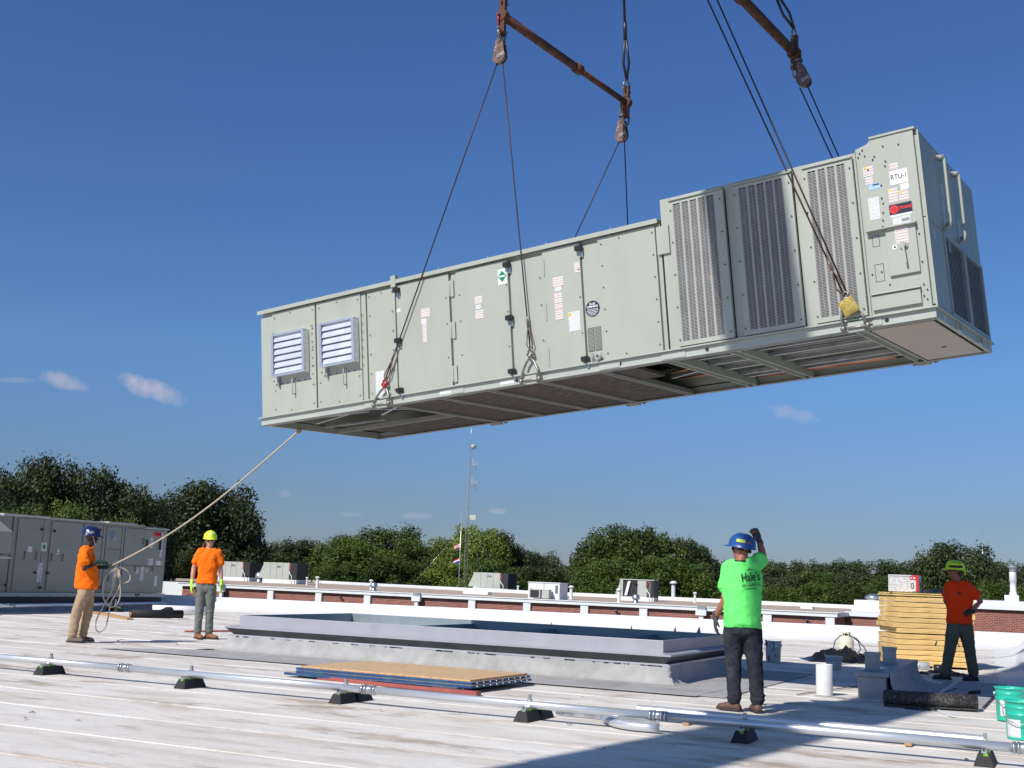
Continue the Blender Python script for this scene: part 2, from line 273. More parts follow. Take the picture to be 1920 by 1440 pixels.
# ------------------------------------------------------------------ mesh builder
def frame(d):
    d = Vector(d).normalized(); a = Vector((0, 0, 1)) if abs(d.z) < .9 else Vector((1, 0, 0))
    x = d.cross(a).normalized(); return x, d.cross(x).normalized()
class MB:
    def __init__(s): s.v = []; s.f = []; s.sm = []
    def add(s, vs, fs, smooth=False):
        o = len(s.v); s.v += [tuple(v) for v in vs]; s.f += [tuple(i+o for i in f) for f in fs]; s.sm += [smooth]*len(fs); return s
    def box(s, x0, x1, y0, y1, z0, z1, rot=None, at=None):
        vs = [Vector((x, y, z)) for z in (z0, z1) for y in (y0, y1) for x in (x0, x1)]
        if rot: 
            e = Euler(rot).to_matrix(); vs = [e @ v for v in vs]
        if at: vs = [v + Vector(at) for v in vs]
        return s.add(vs, [(0, 2, 3, 1), (4, 5, 7, 6), (0, 1, 5, 4), (2, 6, 7, 3), (0, 4, 6, 2), (1, 3, 7, 5)])
    def beam(s, a, b, wd, ht, upv=(0, 0, 1)):
        a, b = Vector(a), Vector(b); d = (b-a).normalized(); x = d.cross(Vector(upv)).normalized(); z = x.cross(d)
        vs = [p + x*sx*wd/2 + z*sz*ht/2 for p in (a, b) for sz in (-1, 1) for sx in (-1, 1)]
        return s.add(vs, [(0, 1, 3, 2), (4, 6, 7, 5), (0, 4, 5, 1), (2, 3, 7, 6), (0, 2, 6, 4), (1, 5, 7, 3)])
    def tube(s, pts, r, n=8, cap=True, closed=False):
        pts = [Vector(p) for p in pts]; rs = r if isinstance(r, (list, tuple)) else [r]*len(pts); vs = []; fs = []; m = len(pts)
        x = None
        for i, p in enumerate(pts):
            if closed: d = pts[(i+1) % m] - pts[i-1]
            else: d = pts[min(i+1, m-1)] - pts[max(i-1, 0)]
            if d.length < 1e-9: d = Vector((0, 0, 1))
            d.normalize()
            if x is None: x, y = frame(d)
            else:
                x = (x - d*x.dot(d)); x = x.normalized() if x.length > 1e-6 else frame(d)[0]
            y = d.cross(x)
            vs += [p + (x*math.cos(2*math.pi*k/n) + y*math.sin(2*math.pi*k/n))*rs[i] for k in range(n)]
        for i in range(m if closed else m-1):
            j = (i+1) % m
            for k in range(n): fs.append((i*n+k, i*n+(k+1) % n, j*n+(k+1) % n, j*n+k))
        s.add(vs, fs, True)
        if cap and not closed:
            o = len(s.v)-len(vs)
            s.f.append(tuple(o+k for k in range(n))[::-1]); s.sm.append(False)
            s.f.append(tuple(o+(m-1)*n+k for k in range(n))); s.sm.append(False)
        return s
    def cyl(s, a, b, r, n=16, r2=None): return s.tube([a, b], [r, r if r2 is None else r2], n)
    def lathe(s, prof, at=(0, 0, 0), n=24, smooth=True, ax=None):
        at = Vector(at); vs = []; fs = []
        q = Vector((0, 0, 1)).rotation_difference(Vector(ax)) if ax else None
        for r, z in prof:
            for k in range(n):
                a = 2*math.pi*k/n; p = Vector((r*math.cos(a), r*math.sin(a), z))
                if q: p = q @ p
                vs.append(p+at)
        for i in range(len(prof)-1):
            for k in range(n): fs.append((i*n+k, i*n+(k+1) % n, (i+1)*n+(k+1) % n, (i+1)*n+k))
        return s.add(vs, fs, smooth)
    def sphere(s, c, rx, ry=None, rz=None, n=14, q=None):
        ry = rx if ry is None else ry; rz = rx if rz is None else rz; c = Vector(c); vs = []; fs = []; m = n//2+1
        for i in range(m+1):
            t = math.pi*i/m
            for k in range(n):
                a = 2*math.pi*k/n; p = Vector((rx*math.sin(t)*math.cos(a), ry*math.sin(t)*math.sin(a), rz*math.cos(t)))
                if q: p = q @ p
                vs.append(p+c)
        for i in range(m):
            for k in range(n): fs.append((i*n+k, (i+1)*n+k, (i+1)*n+(k+1) % n, i*n+(k+1) % n))
        return s.add(vs, fs, True)
    def prism(s, poly, d):            # poly: list of 3d points (planar), d: extrusion vector
        n = len(poly); d = Vector(d); vs = [Vector(p) for p in poly] + [Vector(p)+d for p in poly]
        return s.add(vs, [tuple(range(n))[::-1], tuple(range(n, 2*n))] + [(k, (k+1) % n, n+(k+1) % n, n+k) for k in range(n)])
    def sweep(s, prof, path):         # prof: list of (a,b) offsets, path: list of (origin, avec, bvec)
        n = len(prof); vs = []; fs = []
        for o, a, b in path: vs += [Vector(o)+Vector(a)*p[0]+Vector(b)*p[1] for p in prof]
        for i in range(len(path)-1):
            for k in range(n-1): fs.append((i*n+k, i*n+k+1, (i+1)*n+k+1, (i+1)*n+k))
        return s.add(vs, fs, False)
    def mesh(s, name):
        me = bpy.data.meshes.new(name); me.from_pydata([tuple(v) for v in s.v], [], s.f); me.update()
        me.polygons.foreach_set('use_smooth', s.sm); return me
    def build(s, name, m, parent=None, bevel=0, loc=None, fix=True):
        me = s.mesh(name)
        if fix:
            bm = bmesh.new(); bm.from_mesh(me); bmesh.ops.recalc_face_normals(bm, faces=bm.faces); bm.to_mesh(me); bm.free()
        me.materials.append(M[m] if isinstance(m, str) else m)
        o = bpy.data.objects.new(name, me); col.objects.link(o)
        if parent: o.parent = parent
        if loc: o.location = loc
        if bevel:
            b = o.modifiers.new('bevel', 'BEVEL'); b.width = bevel; b.segments = 2; b.limit_method = 'ANGLE'; b.angle_limit = R(40)
        return o
def B(*a, **k): return MB().box(*a, **k)
def tag(o, label=None, cat=None, group=None, kind=None):
    if label: o['label'] = label
    if cat: o['category'] = cat
    if group: o['group'] = group
    if kind: o['kind'] = kind
    return o
def empty(name, loc=(0, 0, 0), rz=0, label=None, cat=None, group=None, rot=None):
    o = bpy.data.objects.new(name, None); o.empty_display_size = .2; col.objects.link(o); o.location = loc
    o.rotation_euler = rot if rot else (0, 0, rz)
    return tag(o, label, cat, group)
def inst(o, parent, loc=(0, 0, 0), rot=(0, 0, 0), scale=(1, 1, 1)):
    c = o.copy(); col.objects.link(c); c.parent = parent; c.location = loc; c.rotation_euler = rot; c.scale = scale; return c
def copy_tree(o, parent=None):
    c = o.copy(); col.objects.link(c); c.parent = parent
    for ch in list(o.children): copy_tree(ch, c)
    return c
def text(s, size, m, name, parent, loc, rot=(R(90), 0, 0), bold=0, depth=.0008, shear=0, sx=1, align='CENTER'):
    cu = bpy.data.curves.new(name, 'FONT'); cu.body = s; cu.size = size; cu.extrude = depth; cu.offset = bold; cu.shear = shear
    cu.align_x = align; cu.align_y = 'CENTER'
    t = bpy.data.objects.new(name, cu); col.objects.link(t)
    dg = bpy.context.evaluated_depsgraph_get(); me = bpy.data.meshes.new_from_object(t.evaluated_get(dg))
    bpy.data.objects.remove(t); me.materials.clear(); me.materials.append(M[m])
    o = bpy.data.objects.new(name, me); col.objects.link(o); o.parent = parent; o.location = loc; o.rotation_euler = rot; o.scale = (sx, 1, 1); return o
def frozen(mb, name, m, parent, voxel, smooth=6, disp=0, dscale=.1, factor=.5, rot=None):
    me = mb.mesh('tmp'); o = bpy.data.objects.new('tmp', me); col.objects.link(o)
    r = o.modifiers.new('r', 'REMESH'); r.mode = 'VOXEL'; r.voxel_size = voxel; r.use_smooth_shade = True
    if smooth:
        s_ = o.modifiers.new('s', 'SMOOTH'); s_.iterations = smooth; s_.factor = factor
    if disp:
        tx = bpy.data.textures.new('folds', 'CLOUDS'); tx.noise_scale = dscale; tx.noise_depth = 2
        d = o.modifiers.new('d', 'DISPLACE'); d.texture = tx; d.strength = disp; d.mid_level = .5; d.texture_coords = 'LOCAL'
    dg = bpy.context.evaluated_depsgraph_get(); me2 = bpy.data.meshes.new_from_object(o.evaluated_get(dg)); bpy.data.objects.remove(o); bpy.data.meshes.remove(me)
    me2.name = name; me2.materials.clear(); me2.materials.append(M[m])
    me2.polygons.foreach_set('use_smooth', [True]*len(me2.polygons))
    o2 = bpy.data.objects.new(name, me2); col.objects.link(o2); o2.parent = parent; return o2

# ------------------------------------------------------------------ setting: ground, roof, parapets
g = B(-2500, 2500, -600, 3000, -5.9, -5.6).build('ground', 'grass'); tag(g, 'green grass ground beyond the buildings', kind='structure')
roof = B(-62, 3.0, -12, 33.2, -.30, -.012).build('roof', 'membrane'); tag(roof, 'flat white membrane roof deck', kind='structure')
def par_y(x): return .212*x + 33.2
y = -8.0; k = 0
while y < 32.6:
    wd = 1.0 + rng.uniform(-.03, .03); x0 = max(-60, (y-33.4)/.212); x1 = 2.9
    nx = max(4, int((x1-x0)/.7)); xs = np.linspace(x0, x1, nx+1); ys = [y, y+.07, y+.16, y+.5*wd, y+wd+.03]
    lp = .003+.0015*rng.random(); zs = [lp, lp+.0004, lp*.75, lp*.35, -.002]
    vs = []; fs = []
    for j, yy in enumerate(ys):
        for xx in xs:
            wob = .012*noise.noise(Vector((xx*.35, k*7.1, 0)))
            dz = .004*noise.noise(Vector((xx*.8, yy*1.7, 3)))
            vs.append((xx, yy + (wob if j < 2 else 0), zs[j] + dz*(.4 if j in (0, 4) else 1)))
    for j in range(len(ys)-1):
        for i in range(nx): fs.append((j*(nx+1)+i, j*(nx+1)+i+1, (j+1)*(nx+1)+i+1, (j+1)*(nx+1)+i))
    for i in range(nx): vs.append((xs[i], y, -.004))
    base = len(vs)-nx
    for i in range(nx-1): fs.append((base+i, base+i+1, i+1, i))
    MB().add(vs, fs, False).build('membrane_sheet', 'membrane', roof, fix=False)
    y += wd; k += 1

# far parapet with its rolled-up roofing
far = empty('roof_parapet', (-15, par_y(-15), 0), label='long low white parapet along the far edge of the roof with a metal coping', cat='parapet')
dv = Vector((1, .212, 0)).normalized(); nv = Vector((-.212, 1, 0)).normalized()
def far_path(x0, x1, n=14): return [(Vector((x, par_y(x)-par_y(-15), 0)) - Vector((-15, 0, 0)), nv, Vector((0, 0, 1))) for x in np.linspace(x0, x1, n)]
prof = [(-.55, .0), (-.50, .012), (-.30, .035), (-.12, .085), (.05, .16), (.20, .25), (.27, .30), (.29, .31)]
pth = far_path(-60, -1.0, 60)
vsw = MB(); vsw.sweep(prof, pth); o = vsw.build('cant_strip', 'white_coat', far)
o.data.polygons.foreach_set('use_smooth', [True]*len(o.data.polygons))
m_ = MB(); m_.sweep([(.27, .295), (.27, .375), (.28, .39), (.66, .39), (.67, .38), (.67, .28)], pth); m_.build('coping', 'white_paint', far)
m_ = MB(); m_.sweep([(.62, .35), (.62, -5.6), (.90, -5.6)], pth); m_.build('wall', 'brick', far)
# side parapet on the right
side = empty('side_parapet', (-.9, 24, 0), label='white curved roofing turned up to the coping along the right edge of the roof', cat='parapet')
def sx_(y): return -1.3 + (30-y)*.0752
pth = [((sx_(y)+.9, y-24, 0), Vector((1, .075, 0)), Vector((0, 0, 1))) for y in np.linspace(13.0, 32.3, 24)]
m_ = MB(); m_.sweep([(-.75, .0), (-.62, .012), (-.42, .035), (-.25, .085), (-.12, .16), (-.04, .25), (0, .33)], pth); o = m_.build('cant_strip', 'white_coat', side); o.data.polygons.foreach_set('use_smooth', [True]*len(o.data.polygons))
m_ = MB(); m_.sweep([(-.02, .315), (-.02, .36), (.0, .37), (.22, .37), (.22, .0)], pth); m_.build('coping', 'white_paint', side)
m_ = MB(); m_.sweep([(-.03, .305), (-.03, .322)], pth); m_.build('sealant_line', 'gap', side)
# skylight past the side parapet
skl = empty('skylight', (1.2, 24, 0), label='translucent gabled skylight with white glazing bars beyond the right roof edge', cat='skylight')
skl.rotation_euler = (0, 0, R(4.3))
B(-2.0, 1.6, -4.5, 4.5, -.3, .36).build('curb', 'grey_metal', skl)
for i in range(9):
    y0 = -4.5+i; B(-1.98, -1.95, y0+.02, y0+.98, .36, .82).build('pane', 'glaze', skl)
    MB().prism([(-1.96, y0+.02, .82), (-.6, y0+.02, 1.22), (-.6, y0+.02, 1.25), (-1.96, y0+.02, .85)], (0, .96, 0)).build('pane', 'glaze', skl)
    MB().prism([(.76, y0+.02, .82), (-.6, y0+.02, 1.22), (-.6, y0+.02, 1.25), (.76, y0+.02, .85)], (0, .96, 0)).build('pane', 'glaze', skl)
    for yy in (y0,) + ((y0+1,) if i == 8 else ()):
        m_ = MB(); m_.beam((-1.99, yy, .36), (-1.99, yy, .84), .035, .035, (1, 0, 0)); m_.beam((-1.97, yy, .84), (-.6, yy, 1.26), .035, .035); m_.beam((-.6, yy, 1.26), (.77, yy, .84), .035, .035); m_.build('glazing_bar', 'white_paint', skl)
for yy in (-4.5, 4.5):
    MB().prism([(-1.96, yy-.015, .36), (-1.96, yy-.015, .82), (-.6, yy-.015, 1.22), (.76, yy-.015, .82), (.76, yy-.015, .36)], (0, .03, 0)).build('gable_pane', 'glaze', skl)
B(.75, .78, -4.5, 4.5, .36, .82).build('pane', 'glaze', skl)

# ------------------------------------------------------------------ far brick building
ZT = -.2
ba = empty('brick_building', (-40, 82, 0), label='long low red brick building with a white fascia and pilasters behind the parapet', cat='building')
XC = -15.5+40   # right corner in local x
B(-32, XC, 0, .4, -5.6, ZT-.30).build('brick_wall', 'brick', ba)
MB().box(-32.3, XC+.25, -.28, .12, ZT-.30, ZT-.06).box(-32.35, XC+.3, -.34, .16, ZT-.06, ZT).build('fascia', 'white_paint', ba)
px = [-67.3, -62.25, -57.34, -52.58, -47.8, -43.0, -38.3, -33.6, -29.0, -24.6, -20.0, -15.75]
for i, x in enumerate(px):
    if i in (0, 4, 9):
        m_ = MB(); m_.box(x+40-.38, x+40+.38, -.62, -.35, ZT-.62, ZT-.22); m_.box(x+40-.16, x+40+.16, -.52, -.30, -5.6, ZT-.62); m_.build('downspout', 'white_paint', ba)
        B(x+40-.3, x+40+.3, -.52, -.36, ZT-.215, ZT+.02).build('scupper', 'grey_metal', ba)
    else:
        B(x+40-.3, x+40+.3, -.22, -.002, -5.6, ZT-.302).build('pilaster', 'white_paint', ba)
for x in (-55.2, -31.1, -17.3):
    m_ = MB(); m_.sphere((x+40, -.16, ZT-.62), .1, .1, .13, 8); m_.cyl((x+40, 0, ZT-.5), (x+40, -.2, ZT-.55), .03, 6); m_.sphere((x+40+.2, -.14, ZT-.75), .08, .08, .1, 8); m_.build('wall_lamp', 'dark_metal', ba)
# gravel roof and its raised far edge
m_ = MB(); m_.add([(-32, .16, ZT-.15), (XC+.2, .16, ZT-.15), (XC+.2, 30.5, ZT-.15), (-21, 35.3, ZT-.15), (-32, 38, ZT-.15)], [(0, 1, 2, 3, 4)]); m_.build('gravel_roof', 'gravel', ba)
for a, b in (((-32-24, 47.5), (-21, 35.3)), ((-21, 35.3), (XC+.2, 30.5))):
    m_ = MB(); m_.beam((a[0], a[1], ZT+.02), (b[0], b[1], ZT+.02), .5, .34); m_.build('roof_edge', 'white_paint', ba)
m_ = MB(); m_.add([(-90, 20, ZT-.17), (-32, .16, ZT-.16), (-32, 38, ZT-.16), (-56, 47.5, ZT-.16), (-90, 60, ZT-.17)], [(0, 1, 2, 3, 4)]); m_.build('gravel_roof', 'gravel', ba)
B(-52, -32.01, .4, 1.0, -5.6, ZT).build('side_wall', 'white_paint', ba)
# return wall and taller block to its right
B(XC-.3, XC, .401, 4.0, -5.6, ZT-.30).build('return_wall', 'brick', ba)
B(XC-.1, XC+.26, .162, 4.0, ZT-.299, ZT+.001).build('return_fascia', 'white_paint', ba)
bb = empty('brick_building', (-11, 86, 0), label='red brick wall with a white cap on the right, behind the stack of yellow boards', cat='building')
B(-4.4, .2, 0, 6, -5.6, ZT-.26).build('brick_wall', 'brick', bb)
B(-4.5, .2, -.2, 6, ZT-.26, ZT+.04).build('fascia', 'white_paint', bb)
B(.2, 26, -.1, 14, -5.6, .42).build('brick_wall', 'brick', bb)
MB().box(.1, 26, -.35, 14, .42, .66).box(.1, 26, -.2, 14, .66, .98).build('fascia', 'white_paint', bb)
m_ = MB(); m_.box(-4.6, .1, 3.0, 9.5, ZT+.05, ZT+.45); m_.box(-4.45, .05, 3.3, 9.2, ZT+.45, ZT+.85); m_.build('raised_roof_curb', 'white_paint', bb)
MB().lathe([(.45, 0), (.45, .12), (.62, .14), (.55, .32), (.28, .46), (0, .5)], (-3.3, 4.6, ZT+.85), 16).build('roof_vent_cap', 'galv', bb)
# round stack and lying cylinder on the right block
st = empty('flue_pipe', (-4.7, 89, .98), label='tall white round flue with a conical cap on the right brick building', cat='flue')
B(-.55, .35, -.4, .4, 0, .42).build('curb_box', 'white_paint', st)
MB().lathe([(.26, .42), (.24, .6), (.2, .64), (.2, 1.35), (.23, 1.36), (.23, 2.0)], (0, 0, 0), 16).build('lower_pipe', 'white_paint', st)
MB().lathe([(.215, 2.0), (.215, 2.28), (.24, 2.29), (.30, 2.32), (.30, 2.36), (0, 2.5)], (0, 0, 0), 16).build('cap', 'grey_metal', st)
tag(MB().cyl((-3.9, 89, 1.2), (.5, 89, 1.2), .2, 14).build('duct_pipe', 'white_paint'), 'white pipe lying along the roof edge right of the tall round flue', 'pipe')

# far roof-top units
def far_unit(loc, L_, Hh, W_, rz, label, openfront=False, rails=True, hood=True):
    t = empty('rooftop_unit', loc, rz, label, 'air conditioner', 'packaged units on the far roof')
    B(-L_/2, L_/2, 0, W_, 0, .28*Hh/1.4).build('curb', 'white_paint', t)
    z0 = .28*Hh/1.4
    if openfront:
        B(-L_/2, L_/2*.98, .08, W_, z0, Hh).build('casing', 'coil', t)
        B(-L_/2+.52*L_, L_/2-.09*L_, 0, .079, z0, Hh).build('panel', 'far_casing', t)
        B(-L_/2, -L_/2+.09*L_, -.02, .07, z0, Hh).build('post', 'far_casing', t)
        MB().prism([(-L_/2+.14*L_, -.1, z0+.1), (-L_/2+.22*L_, -.1, z0+.1), (-L_/2+.32*L_, -.1, Hh-.1), (-L_/2+.24*L_, -.1, Hh-.1)], (0, .05, 0)).build('loose_panel', 'white_paint', t)
        B(-L_/2-.05, L_/2, -.05, W_, Hh, Hh+.08).build('lid', 'far_casing', t)
    else:
        B(-L_/2, L_/2-.22*L_, .03, W_, z0, Hh).build('casing', 'far_casing', t)
        xs = [0, .22, .40, .58, .78]
        for a, b in zip(xs, xs[1:]): B(-L_/2+a*L_+.02, -L_/2+b*L_-.02, -.01, .029, z0+.03, Hh-.06).build('panel', 'far_casing', t)
    m_ = MB(); m_.box(-L_/2+.79*L_, L_/2, 0, W_, z0-.02, Hh-.04); m_.build('condenser_coil', 'coil', t)
    B(-L_/2+.77*L_, -L_/2+.81*L_, -.035, -.001, z0+.45*Hh, Hh).build('end_plate', 'orange_red', t)
    for i in range(3):
        xx = -L_/2+(.47+.035*(i-1))*L_; m_ = MB(); m_.tube([(xx-.1, -.03, Hh*.76), (xx, -.03, Hh*.86), (xx+.1, -.03, Hh*.76)], .022, 4); m_.build('emblem', 'black_print', t)
    m_ = MB(); m_.tube([(-L_/2+.80*L_, -.06, Hh*.6), (-L_/2+.82*L_, -.3, Hh*.5), (-L_/2+.9*L_, -.4, Hh*.36), (-L_/2+.91*L_, -.4, 0)], .045, 6); m_.build('conduit', 'white_paint', t)
    if hood:
        MB().prism([(-L_/2, .15, Hh-.15), (-L_/2-.16*L_, .15, z0+.1), (-L_/2, .15, z0+.1)], (0, W_-.3, 0)).build('intake_hood', 'far_casing', t)
    return t
ZR = ZT-.15
far_unit((-94.4, 116.5, ZR), 4.2, 2.3, 3.2, R(12), 'pale packaged unit on the far roof just right of the worker with neon gloves')
far_unit((-83.2, 110.8, ZR), 4.2, 2.35, 3.2, R(12), 'pale packaged unit on the far roof, second from the left, near the mushroom vent')
far_unit((-59.8, 118, ZR), 4.1, 2.1, 3.2, R(8), 'pale packaged unit with slanted intake hood beside the mast on the far roof')
far_unit((-36.6, 101.4, ZR), 3.1, 1.85, 2.2, R(8), 'packaged unit with an open dark compartment left of the man in green', openfront=True)
t = empty('rooftop_unit', (-39.9, 88, ZR), R(5), 'white box shaped rooftop unit with a grey condenser standing in front', 'air conditioner', 'packaged units on the far roof')
B(-1.35, 1.35, .5, 2.6, 0, 1.32).build('casing', 'white_paint', t); B(-1.4, 1.4, .45, 2.65, 1.32, 1.38).build('lid', 'white_paint', t)
B(-.02, .02, .47, .499, .1, 1.3).build('seam', 'grey_metal', t)
for i in range(5): B(.98, 1.2, .46, .499, .55+i*.13, .62+i*.13).build('louvre_slot', 'coil', t)
B(-.95, .72, -.35, .35, .1, .80).build('condenser', 'far_casing', t); B(-.85, -.12, -.37, -.351, .15, .74).build('condenser_grille', 'coil', t); B(-.0, .12, -.37, -.351, .12, .78).build('side_slot', 'coil', t)
B(-1.12, -.97, .3, .44, .45, .85).build('disconnect_box', 'orange_red', t)

def vent(kind, x, y, s, label):
    t = empty(dict(m='mushroom_vent', p='vent_pipe')[kind], (x, y, ZR), 0, label, 'roof vent', 'vents on the far roof')
    if kind == 'm':
        MB().lathe([(.34, 0), (.36, .12), (.26, .2), (.26, .5)], (0, 0, 0), 14).build('base', 'galv', t)
        MB().lathe([(.42, .42), (.44, .5), (.38, .8), (.2, .95), (0, .97)], (0, 0, 0), 14).build('hood', 'galv', t)
    else:
        MB().lathe([(.17, 0), (.14, .08), (.12, .12), (.12, .85)], (0, 0, 0), 12).build('pipe', 'pvc', t)
        MB().lathe([(.13, .84), (.21, .86), (.21, .95), (.1, 1.02), (0, 1.03)], (0, 0, 0), 12).build('cap', 'pvc', t)
    t.scale = (s, s, s)
for kind, x, y, s, l in [('m', -86.7, 111.7, 1.25, 'grey mushroom vent between the two leftmost far rooftop units'), ('p', -77.2, 107.8, .85, 'short white vent pipe right of the second far rooftop unit'),
    ('p', -66.4, 94.4, 1.05, 'white vent pipe standing above the third brick bay'), ('p', -61.4, 96.1, .95, 'white vent pipe behind the mushroom vent left of the mast'),
    ('m', -58.1, 91.4, .8, 'mushroom vent in front of a white pipe left of the mast'), ('m', -58.8, 128, 1.3, 'mushroom vent right of the white box shaped unit'),
    ('p', -39.9, 94.1, 1.15, 'slim white vent pipe just right of the white box shaped unit'), ('p', -33.8, 89.5, 1.1, 'white vent pipe beside the intake of the open unit'),
    ('m', -32.8, 90.7, .75, 'mushroom vent in front of the open unit'), ('p', -39.9, 122, 1.9, 'tallest white vent pipe left of the green shirted man'),
    ('p', -32.9, 107, .95, 'short white vent pipe next to the green shirt sleeve'), ('p', -55.9, 117, .8, 'stubby white vent between the slanted unit and the white unit')]: vent(kind, x, y, s, l)
tag(MB().box(-.5, .5, -.4, .4, 0, .22).build('roof_hatch', 'white_paint', loc=(-21.3, 101, ZR)), 'small white box on the gravel roof at its right end', 'roof hatch')
tag(MB().box(-1.3, 1.3, -.4, .4, 0, .25).build('roof_hatch', 'white_paint', loc=(-51.5, 99, ZR)), 'low white box on the gravel roof left of the mast', 'roof hatch')

# ------------------------------------------------------------------ left rooftop unit on its curb (faces +X)
ru = empty('rooftop_unit', (-24.3, 24, 0), label='large grey green rooftop unit on a dark curb at the left edge', cat='air conditioner')
def rb(y0, y1, z0, z1, x0=0, x1=.02): return B(x0, x1, y0-24, y1-24, z0, z1)
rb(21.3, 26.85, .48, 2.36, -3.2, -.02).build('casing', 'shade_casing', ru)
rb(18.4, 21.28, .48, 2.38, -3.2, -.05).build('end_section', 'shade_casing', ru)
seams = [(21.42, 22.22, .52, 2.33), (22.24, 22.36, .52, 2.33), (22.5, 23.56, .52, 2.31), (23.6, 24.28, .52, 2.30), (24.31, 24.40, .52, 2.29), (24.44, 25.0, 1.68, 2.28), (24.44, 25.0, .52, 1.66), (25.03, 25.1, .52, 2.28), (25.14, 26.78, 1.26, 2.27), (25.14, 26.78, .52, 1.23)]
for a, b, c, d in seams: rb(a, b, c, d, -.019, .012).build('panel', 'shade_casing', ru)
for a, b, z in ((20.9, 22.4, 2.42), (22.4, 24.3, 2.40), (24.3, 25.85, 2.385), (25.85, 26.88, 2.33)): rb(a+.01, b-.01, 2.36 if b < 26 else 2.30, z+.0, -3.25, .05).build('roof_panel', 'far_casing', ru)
rb(24.7, 25.8, 2.386, 2.43, -2.5, -.2).build('roof_fan_curb', 'far_casing', ru)
rb(18.4, 26.9, .37, .47, -3.2, .03).build('base_rail', 'far_casing', ru)
for yy in (23.72, 23.83, 25.74, 25.84): MB().cyl((.031, yy-24, .43), (.036, yy-24, .43), .035, 12).build('lifting_hole', 'gap', ru)
for a in np.arange(21.6, 26.8, .52): rb(a, a+.02, .345, .39, .031, .036).build('rail_clip', 'gap', ru)
m_ = MB(); m_.prism([(-.05, 20.62-24, 2.38), (.75, 20.62-24, 1.95), (.75, 20.62-24, 1.42), (-.05, 20.62-24, 1.34)], (0, -2.2, 0)); m_.build('intake_hood', 'shade_casing', ru)
rb(18.4, 20.6, 1.30, 1.34, -.04, .8).build('hood_lip', 'far_casing', ru)
for yy, zz in ((22.16, 2.08), (22.58, 2.06), (22.08, .98), (22.5, .97), (24.35, .62), (21.2, .65), (22.3, .6)): MB().cyl((.012, yy-24, zz), (.05, yy-24, zz), .035, 10).build('latch_knob', 'black', ru)
for yy, z0, z1 in ((21.68, 1.3, 1.5), (22.05, 1.3, 1.5), (22.56, 1.3, 1.48), (22.93, 1.3, 1.48), (24.62, .8, .96), (25.85, 1.85, 2.02), (26.3, 1.1, 1.22), (25.62, 1.08, 1.22)): 
    m_ = MB(); m_.tube([(.012, yy-24, z0), (.05, yy-24, z0+.02), (.05, yy-24, z1-.02), (.012, yy-24, z1)], .012, 6); m_.build('handle', 'dark_metal', ru)
rb(25.98, 26.02, 1.72, 1.98, .013, .05).build('switch_handle', 'gap', ru); ru_h = rb(26.52, 26.58, 1.72, 2.02, .013, .05).build('switch_handle', 'black', ru)
def lab(y, z, wy, hz, m='label_far', name='label_sticker'): return rb(y-wy/2, y+wy/2, z-hz/2, z+hz/2, .013, .017).build(name, m, ru)
lab(22.3, 1.64, .17, .22, 'label_grey'); lab(22.24, .98, .17, .5, 'label_far'); lab(21.85, 1.56, .14, .14, 'label_grey'); lab(22.78, 1.52, .09, .14); lab(24.73, 2.0, .07, .14); lab(26.2, 1.9, .12, .3); lab(26.62, 1.86, .1, .68)
lab(26.22, 1.36, .2, .18, 'label_far'); lab(26.55, 1.34, .2, .13, 'label_grey'); lab(25.72, 1.1, .1, .18); lab(25.92, 1.02, .14, .38); lab(26.1, 1.12, .07, .12); lab(26.5, .82, .11, .28, 'label_grey'); lab(24.85, .98, .12, .7)
rb(24.56, 24.74, 1.96, 2.16, .013, .018).build('viewing_window', 'glass_blue', ru)
MB().prism([(.018, 22.3-24, 1.73), (.018, 22.36-24, 1.64), (.018, 22.3-24, 1.55), (.018, 22.24-24, 1.64)], (.003, 0, 0)).build('warning_diamond', 'green_print', ru)
rb(26.28, 26.58, 2.10, 2.22, .013, .019).build('maker_badge', 'trane_red', ru); text('TRANE', .07, 'black_print', 'badge_text', ru, (.022, 26.46-24, 2.16), (R(90), 0, R(90)), .002)
rc = empty('roof_curb', (-24.3, 24, 0), label='dark sheet metal roof curb under the left rooftop unit', cat='roof curb')
B(-3.3, .06, -5.5, 2.75, .20, .36).build('curb_frame', 'coil', rc); B(-3.35, .16, -5.5, 2.9, .17, .2).build('lip', 'grey_metal', rc)
m_ = MB(); m_.sweep([(.08, .17), (.10, .10), (.2, .03), (.38, .0)], [((0, -5.5, 0), (1, 0, 0), (0, 0, 1)), ((0, 2.8, 0), (1, 0, 0), (0, 0, 1))]); m_.box(-3.2, .08, -5.5, 2.8, 0, .17); m_.build('cant_strip', 'cant', rc)

# ------------------------------------------------------------------ the hanging unit (local: x along, y into depth, z up)
UROT = (0.042797, -0.077339, -0.133438); UT = Vector((-10.7247, 13.6331, 3.3524))
UM = Matrix.Translation(UT) @ Euler(UROT).to_matrix().to_4x4()
un = empty('rooftop_unit', UT, rot=UROT, label='huge pale grey air handling unit hanging tilted in the air from crane slings', cat='air conditioner')
UL, UW = 9.53, 2.66
ub = lambda x0, x1, y0, y1, z0, z1: B(x0, x1, y0, y1, z0, z1)
